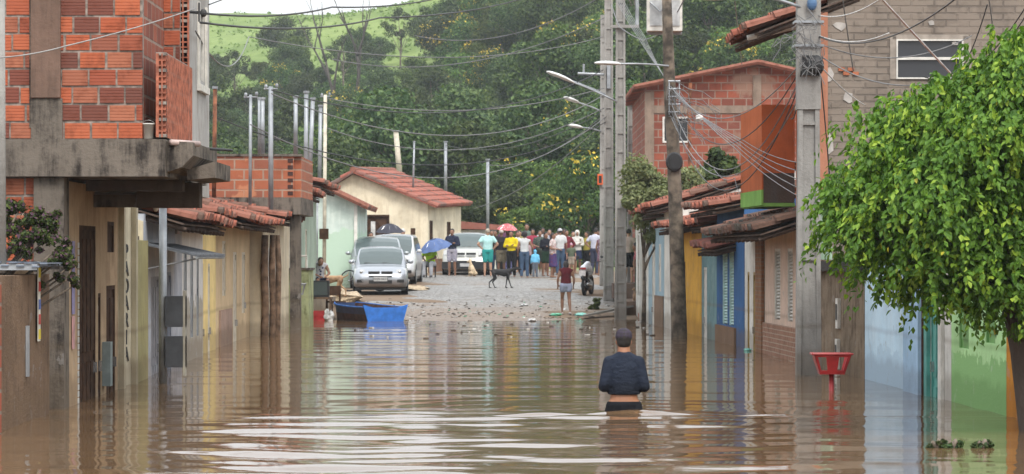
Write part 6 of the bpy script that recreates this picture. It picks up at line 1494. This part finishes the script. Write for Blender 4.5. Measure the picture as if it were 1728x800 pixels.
# boat pulled to the edge of the water
bd = 73.2; t = empty('rowing_boat', (PX(650, bd), bd, -.05), R(23), 'blue wooden boat with bright blue stern and brown striped side', 'boat')
L_, wt, wb_ = 2.9, .56, .44; hgt = .38
M_bblue = simple('bright_blue_boat_paint', (.03, .16, .55), .45, var=.15); M_bnavy = simple('navy_boat_paint', (.02, .045, .13), .5, var=.25); M_bbrown = simple('dull_brown_boat_paint', (.10, .045, .035), .7, var=.35)
def bs(y, f_):     # station: half widths
    k = math.sin(min(1, y / L_) * math.pi * .5); wd = 1 - .5 * (y / L_) ** 5; return wd
secs = []
mb = MB(); st_ = []
for k in range(9):
    y = L_ * k / 8; wd = bs(y, 0); sheer = hgt + .10 * (y / L_) ** 2 + .03 * (1 - y / L_); st_.append((y, wb_ * wd, wt * wd, sheer))
for i in range(8):
    y0, b0, t0, s0 = st_[i]; y1, b1, t1, s1 = st_[i+1]
    for sx in (-1, 1):
        for (fa, fb, mi) in ((0, .55, 1), (.55, 1, 0)):
            q = lambda b_, t_, s_, y_, f_: (sx * (b_ + (t_ - b_) * f_), y_, s_ * f_)
            mb.face([q(b0, t0, s0, y0, fa), q(b1, t1, s1, y1, fa), q(b1, t1, s1, y1, fb), q(b0, t0, s0, y0, fb)], mi)
            mb.face([(lambda p: (p[0] - sx * .03, p[1], p[2] + .002))(q(b0, t0, s0, y0, fa)), (lambda p: (p[0] - sx * .03, p[1], p[2]))(q(b1, t1, s1, y1, fa)), (lambda p: (p[0] - sx * .03, p[1], p[2]))(q(b1, t1, s1, y1, fb)), (lambda p: (p[0] - sx * .03, p[1], p[2]))(q(b0, t0, s0, y0, fb))], 1)
    mb.face([(-b0, y0, .02), (b0, y0, .02), (b1, y1, .02), (-b1, y1, .02)], 1)
y1, b1, t1, s1 = st_[8]; mb.rings([[(-b1, y, 0), (b1, y, 0), (t1, y, s1), (-t1, y, s1)] for y in (L_ - .02, L_)], 0)
mb.build('hull', [M_bnavy, M_bbrown], t)
mb = MB(); x0_, x1_, s0 = wb_ + .012, wt + .03, st_[0][3]
mb.rings([[(-x0_, y, 0), (x0_, y, 0), (x1_, y, s0 + .06), (x1_ * .55, y, s0 - .01), (-x1_ * .55, y, s0 - .01), (-x1_, y, s0 + .06)] for y in (-.035, .0)]); mb.build('transom', M_bblue, t)
mb = MB()
for sx in (-1, 1):
    mb.tube([(sx * (q[2] + .01), q[0], q[3]) for q in st_], .022, 6)
mb.build('gunwale', M_bblue, t)
for yy in (.8, 1.9): mb = MB(); mb.box(-.42, .42, yy, yy + .2, .28, .31); mb.build('thwart', M_wood, t)

# waste basket on a post (red one near, grey one far)
def basket(label, px, py_top, py_bot, d, width, mat, zbase, holes=True):
    t = empty('waste_basket', (PX(px, d), d, zbase), 0, label, 'waste basket'); zt, zb = PZ(py_top, d) - zbase, PZ(py_bot, d) - zbase; w1, w0 = width / 2, width / 2 * .66
    mb = MB(); dp1, dp0 = .17 * width / .47, .11 * width / .47
    def quad(a, b_, c_, e_, th=.008): mb.rings([[a, b_, c_, e_], [(p[0], p[1] + th, p[2]) for p in (a, b_, c_, e_)]])
    for sy in (-1, 1):
        y1, y0 = sy * dp1, sy * dp0; n_ = 4
        X = lambda u, f_: (w0 + (w1 - w0) * f_) * u
        Y = lambda f_: y0 + (y1 - y0) * f_
        for (ua, ub) in ((-1, -.82), (-.36, .36) if sy < 0 else (-.2, .2), (.82, 1)): quad((X(ua, 0), Y(0), zb), (X(ub, 0), Y(0), zb), (X(ub, 1), Y(1), zt), (X(ua, 1), Y(1), zt))
        for (fa, fb) in ((.85, 1), (0, .14)): quad((X(-.99, fa), Y(fa) - .003, zb + (zt - zb) * fa), (X(.99, fa), Y(fa) - .003, zb + (zt - zb) * fa), (X(.99, fb), Y(fb) - .003, zb + (zt - zb) * fb), (X(-.99, fb), Y(fb) - .003, zb + (zt - zb) * fb))
    for sx in (-1, 1): mb.rings([[(sx * w0, -dp0, zb), (sx * w0, dp0, zb), (sx * w1, dp1, zt), (sx * w1, -dp1, zt)], [(sx * (w0 - .008), -dp0, zb), (sx * (w0 - .008), dp0, zb), (sx * (w1 - .008), dp1, zt), (sx * (w1 - .008), -dp1, zt)]])
    mb.box(-w0, w0, -dp0, dp0, zb - .01, zb); mb.build('basket', mat, t)
    mb = MB(); mb.tube([(-w1 - .012, -dp1, zt), (w1 + .012, -dp1, zt), (w1 + .012, dp1, zt), (-w1 - .012, dp1, zt), (-w1 - .012, -dp1, zt)], .014, 6); mb.build('rim', mat, t)
    mb = MB(); mb.tube([(0, 0, 0), (0, 0, zb)], .032 * width / .47, 10); mb.build('post', mat, t, True); return t
basket('red metal waste basket on a post standing in the water', 1403, 597, 630, 36.0, .46, M_redpaint, -.85)
basket('small grey metal basket on a thin post before the mossy wall', 503, 479, 497, 64.5, .32, M_galv, -.45)

# furniture at the water's edge on the left
d = 75.6; x = PX(541, d)
block('table', 'low worn table at the water edge carrying a television', 'table', (x, d, 0), [('tabletop', [(-.28, .30, -.25, .25, .52, .57)], M_wood), ('leg', [(-.26, -.22, -.23, -.19, -.1, .52)], M_wood), ('leg', [(.24, .28, -.23, -.19, -.1, .52)], M_wood), ('leg', [(-.26, -.22, .19, .23, -.1, .52)], M_wood), ('leg', [(.24, .28, .19, .23, -.1, .52)], M_wood)])
tv = block('television', 'old dark box television standing on the low table', 'television', (x - .02, d, .572), [('case', [(-.24, .24, -.18, .2, 0, .42)], M_black), ('screen', [(-.20, .20, -.19, -.182, .05, .38)], glassmat('tv_screen', (.05, .065, .065), .15))])
block('chair', 'dark wooden chair beside the television near the boat', 'chair', (PX(566, 76), 76.2, .0), [('seat', [(-.2, .2, -.2, .2, .42, .46)], M_darkwood), ('backrest', [(-.2, .2, .17, .2, .60, .85)], M_darkwood), ('leg', [(-.2, -.16, -.2, -.16, -.05, .42)], M_darkwood), ('leg', [(.16, .2, -.2, -.16, -.05, .42)], M_darkwood), ('leg', [(-.2, -.16, .16, .2, -.05, .85)], M_darkwood), ('leg', [(.16, .2, .16, .2, -.05, .85)], M_darkwood)], rz=25)
block('crate', 'dull red crate under the television table', 'crate', (PX(536, 74.6), 74.6, -.06), [('box', [(-.24, .24, -.16, .16, 0, .05), (-.24, -.22, -.16, .16, .05, .3), (.22, .24, -.16, .16, .05, .3), (-.22, .22, -.16, -.14, .05, .12), (-.22, .22, -.16, -.14, .16, .3), (-.22, .22, .14, .16, .05, .3)], M_redpaint)])
def lump(name, label, cat, loc, r, mat, seed, flat=.5, kind=None):
    rr = np.random.default_rng(seed); mb = MB(); rg = []
    for i in range(1, 7):
        ph = math.pi * i / 7 - math.pi / 2; rg.append([(r[0] * math.cos(ph) * math.cos(j / 10 * 6.283) * rr.uniform(.7, 1.25), r[1] * math.cos(ph) * math.sin(j / 10 * 6.283) * rr.uniform(.7, 1.25), max(-.02, r[2] * (math.sin(ph) * .6 + .4) * rr.uniform(.8, 1.2))) for j in range(10)])
    mb.rings(rg); o = mb.build(name, mat); o.location = loc; return tag(o, label, cat, kind=kind)
M_bag = simple('thin_plastic', (.55, .55, .54), .35, var=.3); M_bagg = simple('green_plastic', (.10, .42, .25), .4); M_bagc = simple('turquoise_plastic', (.18, .50, .42), .4); M_bago = simple('orange_cloth', (.65, .22, .03), .8); M_bagp = simple('violet_white_plastic', (.4, .33, .45), .5)
lump('plastic_bag', 'crumpled clear plastic bag between crate and boat', 'bag', (PX(555, 74), 74, -.02), (.13, .12, .30), M_bag, 1)
lump('plastic_bag', 'green plastic bag at the feet of woman in maroon', 'bag', tuple(pp_(938, 531)), (.15, .2, .07), M_bagg, 2)
lump('plastic_bag', 'turquoise green plastic bag right of the woman in maroon', 'bag', tuple(pp_(979, 531)), (.16, .25, .08), M_bagc, 3)
lump('plastic_bag', 'white plastic bag floating at the shore before woman in maroon', 'bag', (PX(898, 73.5), 73.5, 0), (.12, .2, .07), M_bag, 4)
lump('plastic_bag', 'white plastic bag lying on mud left of the concrete poles', 'bag', tuple(pp_(885, 515)), (.11, .2, .06), M_bag, 5)
lump('plastic_bag', 'tiny turquoise bag floating by the white and ochre house front', 'bag', (PX(1262, 51), 51, 0), (.07, .12, .04), M_bagc, 6)
lump('plastic_bag', 'violet and white bag under the edge of the wooden ramp', 'bag', (PX(1101, 76), 76, .02), (.18, .15, .28), M_bagp, 7)
lump('cloth_bag', 'orange cloth bag held beside the woman in print blouse', 'bag', tuple(pp_(929, 464) + Vector((0, -.25, .55))), (.12, .1, .34), M_bago, 8)
lump('clay_pot', 'reddish clay pot at the water edge beside the pavement', 'pot', (PX(1086, 76), 76, -.02), (.14, .14, .3), simple('terracotta', (.35, .12, .07), .8), 9)
lump('rubble_heap', 'heap of pale sandy rubble behind the bicycle and dog', 'rubble', (PX(566, 84), 84, prof(84) - .05), (.75, 1.2, .38), simple('sandy_rubble', (.42, .33, .22), .95, var=.3, scale=12), 10)
lump('sand_heap', 'low sandy heap beside the wheel of the silver hatchback', 'sand', (PX(700, 92), 92, prof(92) - .03), (.45, 1.5, .18), simple('sandy_rubble', (.42, .33, .22), .95), 13)
t = empty('wooden_ramp', tuple(P(985, 535, 75.5)), 0, 'grey plank ramp rising to the right beside the concrete poles', 'ramp')
a = Vector((0, 0, 0)); b_ = P(1090, 514, 78) - t.location; mb = MB(); dp = Vector((0, .7, 0)); up_ = Vector((0, 0, .05))
mb.rings([[a, a + dp, b_ + dp, b_], [a + up_, a + dp + up_, b_ + dp + up_, b_ + up_]]); mb.build('plank', plaster('grey_plank', (.28, .27, .25), amt=.6, damp_h=-9), t)
mb = MB(); mb.tube([b_ * .6 + Vector((0, .1, -.4)), b_ * .6 + Vector((0, .1, 0))], .05, 6); mb.tube([b_ * .95 + Vector((0, .1, -.5)), b_ * .95 + Vector((0, .1, 0))], .05, 6); mb.build('support', M_darkwood, t)
for k, (px, dx, lb) in enumerate(((1118, .22, 'upper leaning board beside the raised pavement'), (1126, .30, 'lower crooked board leaning beside the raised pavement'))):
    o = MB().tube([P(px, 556 - 6 * k, 68), P(px + 12 * (1 - 2 * k), 470 + 15 * k, 69)], .045, 5).build('leaning_board', M_wood); tag(o, lb, 'board')
# small flood litter on the mud, uncountable
rr = random.Random(12); mb = MB()
for k in range(380):
    px = rr.uniform(545, 1045); py = 500 + rr.random() ** .6 * 38; v = ground_at(px, py)
    if abs(v.x) > 4.5: continue
    s_ = rr.uniform(.012, .04); mb.cbox((v.x, v.y, v.z + .01), (s_ * rr.uniform(1, 3.5), s_ * rr.uniform(.8, 2), s_ * .45), (rr.uniform(-.3, .3), rr.uniform(-.3, .3), rr.uniform(0, 3)), rr.choices([0, 1, 2, 3], [6, 3, 1.4, .6])[0])
tag(mb.build('flood_litter', [simple('wet_twigs', (.05, .035, .025), .8), simple('mud_clods', (.14, .10, .07), .9), M_bag, M_bagg]), kind='stuff')
mb = MB()
for k in range(60):
    v = Vector((rr.uniform(-3.5, 3.2), rr.uniform(58, 74.5), .012)); s_ = rr.uniform(.015, .05); mb.cbox(v, (s_ * 2, s_ * 1.5, .02), (0, 0, rr.uniform(0, 3)), rr.choice([0, 0, 2, 2, 1]))
tag(mb.build('floating_litter', [simple('wet_twigs', (.05, .035, .025), .8), simple('mud_clods', (.14, .10, .07), .9), M_bag]), kind='stuff')
# bucket on the brick house slab
t = empty('bucket', (PX(251, 31.6), 31.56, PZ(234, 31.5)), 0, 'small white plastic bucket on the slab beside pierced parapet', 'bucket'); mb = MB()
mb.rings([[(math.cos(k / 16 * 6.283) * r_, math.sin(k / 16 * 6.283) * r_, z) for k in range(16)] for (r_, z) in ((.052, 0), (.064, .15), (.069, .15), (.069, .165))]); mb.build('pail', M_white, t, True)
mb = MB(); mb.tube([(math.cos(a) * .07, 0, .15 + math.sin(a) * .05) for a in np.linspace(0, 3.14, 9)], .003, 4); mb.build('handle', M_chrome, t)
tag(MB().tube([P(288, 240, 31.5), P(336, 243, 31.8)], .032, 10).build('drain_pipe', simple('dusty_pvc', (.40, .30, .27), .5), None, True), 'short pale pipe end poking out of the brick balcony', 'pipe')
tag(MB().tube([P(300, 247, 33), P(392, 254, 33.5)], .016, 8).build('metal_rod', M_cable, None, True), 'thin dark rod sticking out right of the balcony slab', 'rod')
t = empty('light_bulb', tuple(P(263, 352, 35)), 0, 'bare bulb hanging below the cantilever of brick house', 'bulb'); mb = MB(); mb.ell((0, 0, 0), (.03, .03, .04)); mb.build('glass', M_white, t, True); mb = MB(); mb.tube([(0, 0, .03), (0, 0, .11)], .014, 6); mb.build('socket', M_black, t)

# ================================================================== OVERHEAD CABLES
def wire(pts, r, mat, label, sag=0, n=18):
    """pts: (px, py, depth) control points; sag in metres between each pair"""
    W_ = [P(*p) for p in pts]; out = []
    for i in range(len(W_) - 1):
        for k in range(n + (1 if i == len(W_) - 2 else 0)):
            f_ = k / n; p = W_[i].lerp(W_[i+1], f_); p.z -= sag * 4 * f_ * (1 - f_); out.append(p)
    o = MB().tube(out, r, 5).build('overhead_cable', mat, None, True); return tag(o, label, 'cable', 'overhead cables')
g_, w_, k_ = M_cable_g, M_cable_w, M_cable
wire([(-10, 98, 27.5), (110, 78, 28.5), (330, 14, 33.5)], .007, simple('dull_pale_cable', (.30, .29, .28), .6), 'pale thick cable crossing the brick wall at upper left', .02)
wire([(338, 22, 34), (560, 12, 48), (760, -8, 62)], .014, k_, 'heavy dark cable running right from the upper left bracket', .08)
wire([(338, 38, 34), (640, 30, 50), (900, -8, 70)], .014, k_, 'second dark cable under the heavy one against the sky', .12)
wire([(330, 52, 34), (420, 62, 60), (1018, 62, 84)], .010, g_, 'thin cable across the grassy ridge', .5)
wire([(352, 8, 34), (400, -10, 40)], .008, k_, 'short dark cable end by the bracket at the top')
for i, (a, b_, s_, lb) in enumerate((((458, 152, 60), (1018, 118, 84), .8, 'high cable from grey service pole to the concrete poles'), ((458, 158, 60), (1020, 160, 84), 1.0, 'cable crossing the hillside below the lamp arms'), ((549, 165, 84), (1022, 148, 84), .5, 'cable from the tall pale pole to the perforated pole'),
     ((364, 198, 60), (1024, 205, 84), 1.1, 'long cable from the rusty pipe to the concrete poles'), ((422, 210, 60), (1024, 196, 84), 1.4, 'low hanging cable over the red roof'), ((549, 215, 84), (1020, 182, 84), .9, 'lower cable from the tall pale pole'), ((752, 245, 124), (1015, 190, 97), .6, 'cable from the pipe behind the red roof to the poles'),
     ((823, 278, 122), (1012, 200, 97), .5, 'cable from the pole behind the crowd'), ((800, 352, 120), (1010, 214, 97), .4, 'cable rising from the house end to the poles'), ((940, 0, 84), (1022, -30, 84), .1, 'short high cable left of the concrete poles'), ((700, 60, 90), (1024, -12, 84), .6, 'faint high cable over the woods'), ((560, 100, 90), (1020, 30, 84), .7, 'faint cable over the wooded slope'))):
    wire([a, b_], .013, g_ if i % 3 else k_, lb, s_)
bun = []
for i in range(5):
    wire([(1036 + 3 * i, -8, 74.5), (1075 + 3 * i, 60, 66), (1138, 150 + 3 * i, 58.8), (1240 + 4 * i, 250 - 3 * i, 47), (1345, 330 - 14 * i, 41)], .007, M_cable_g, ['outermost', 'second', 'middle', 'fourth', 'innermost'][i] + ' pale cable of the diagonal bundle passing the wooden pole', .05)
wire([(1032, 8, 74), (1045, 45, 72), (1085, 68, 66), (1125, 50, 61), (1160, -12, 58)], .013, g_, 'thick pale loop hanging between concrete and wooden poles', .03)
for i, (y0, y1, s_, lb) in enumerate(((146, 100, .9, 'top dark cable from wooden pole rack to big concrete pole'), (160, 108, 1.3, 'second dark cable from wooden pole rack'), (172, 118, 1.7, 'third dark cable from wooden pole rack'), (184, 126, 2.0, 'fourth dark cable from wooden pole rack'), (196, 150, 1.5, 'lowest dark cable from wooden pole rack'))):
    wire([(1132, y0, 58.7), (1356, y1, 40.5)], .009, k_ if i % 2 else g_, lb, s_ * .8)
wire([(1178, 270, 52), (1205, 285, 50), (1240, 300, 48), (1252, 322, 46)], .006, g_, 'frayed pale service drop in front of red brick gable', .1)
lump('cable_knot', 'small white knot of cable hanging before red brick building', 'cable knot', tuple(P(1180, 203, 52)), (.07, .05, .10), M_cable_w, 20)
for i, (a, b_, s_, m_, lb) in enumerate((((1382, 26, 40.5), (1495, -8, 34), .1, w_, 'pale cable rising right from the big concrete pole'), ((1382, 60, 40.5), (1500, 56, 38), .1, w_, 'slack pale cable on the tan gable wall'), ((1382, 62, 40.5), (1620, -8, 30), .25, k_, 'dark cable rising over the tan gable wall'),
     ((1485, -5, 33), (1608, 128, 38), .0, w_, 'thick white cable slanting across the small window'), ((1382, 108, 40.5), (1460, 178, 43.2), .05, w_, 'thin pale drop on the tan gable wall'), ((1421, -8, 42), (1440, 120, 43.2), .02, g_, 'fine grey vertical drop on the tan gable'), ((1668, -8, 42), (1680, 80, 43), .0, g_, 'grey vertical conduit drop by top right corner'),
     ((1735, 20, 36), (1635, 128, 43), .12, k_, 'dark cable sagging from the upper right corner'), ((1735, 5, 36), (1560, 130, 43), .35, k_, 'second dark cable from the upper right corner'), ((1666, 8, 40), (1620, 120, 43), .1, k_, 'thin dark cable right of the small window'), ((1385, 130, 40.5), (1400, 300, 41.5), -.05, k_, 'dark cable hanging beside the big pole'),
     ((1352, 120, 40.4), (1335, 200, 42), .2, k_, 'dark loop left of the big pole head'), ((1240, 2, 46), (1252, 110, 60), .0, g_, 'fine drop under the tiled eave'), ((1385, 75, 40.5), (1640, 60, 43), .25, g_, 'grey cable stretched over the tan wall'), ((1735, 60, 36), (1385, 95, 40.5), .5, g_, 'long sagging grey cable in front of the small window'))):
    wire([a, b_], .009 if 'thick' not in lb else .014, m_, lb, s_)
rr = random.Random(40)
t = MB()
for k in range(26):
    c = P(1358, 95, 40.3) + Vector((rr.uniform(-.1, .1), -.17, rr.uniform(-.1, .55)))
    pts = [c]; 
    for q in range(5): pts.append(pts[-1] + Vector((rr.uniform(-.14, .14), rr.uniform(-.05, .05), rr.uniform(-.16, .10))))
    t.tube(pts, .006, 4)
tag(t.build('cable_tangle', M_cable_g), 'tangle of dark and grey wires around the big pole head', 'cables', kind='stuff')
t = MB()
for k in range(16):
    c = P(1134, 170, 58.6) + Vector((rr.uniform(-.12, .12), -.2, rr.uniform(-.35, .4)))
    pts = [c]
    for q in range(5): pts.append(pts[-1] + Vector((rr.uniform(-.05, .30), rr.uniform(-.05, .05), rr.uniform(-.30, .02))))
    t.tube(pts, .007, 4)
tag(t.build('cable_tangle', M_cable_g), 'tangle of grey wires hanging from the wooden pole rack', 'cables', kind='stuff')
t = empty('wire_bracket', tuple(P(336, 22, 34)), 0, 'iron bracket with insulator on upper corner of the left building', 'bracket'); mb = MB(); mb.tube([(-.12, .1, .02), (.06, 0, 0)], .02, 6); mb.tube([(.0, 0, -.1), (0, 0, .12)], .012, 5); mb.build('arm', M_cable, t); mb = MB(); mb.ell((.05, 0, .0), (.04, .04, .05), 10, 6); mb.build('insulator', M_cable, t)

# ================================================================== HAZE (damp air over the valley)
m = bpy.data.materials.new('haze'); m.use_nodes = True; nt = m.node_tree; nt.nodes.remove(nt.nodes['Principled BSDF'])
v = nd(nt, 'ShaderNodeVolumePrincipled'); v.inputs['Color'].default_value = (.86, .92, .97, 1); v.inputs['Density'].default_value = .0003; v.inputs['Anisotropy'].default_value = .2
nt.links.new(v.outputs[0], nt.nodes['Material Output'].inputs['Volume'])
o = MB().box(-260, 260, -40, 620, -3, 120).build('haze', m); tag(o, kind='stuff')
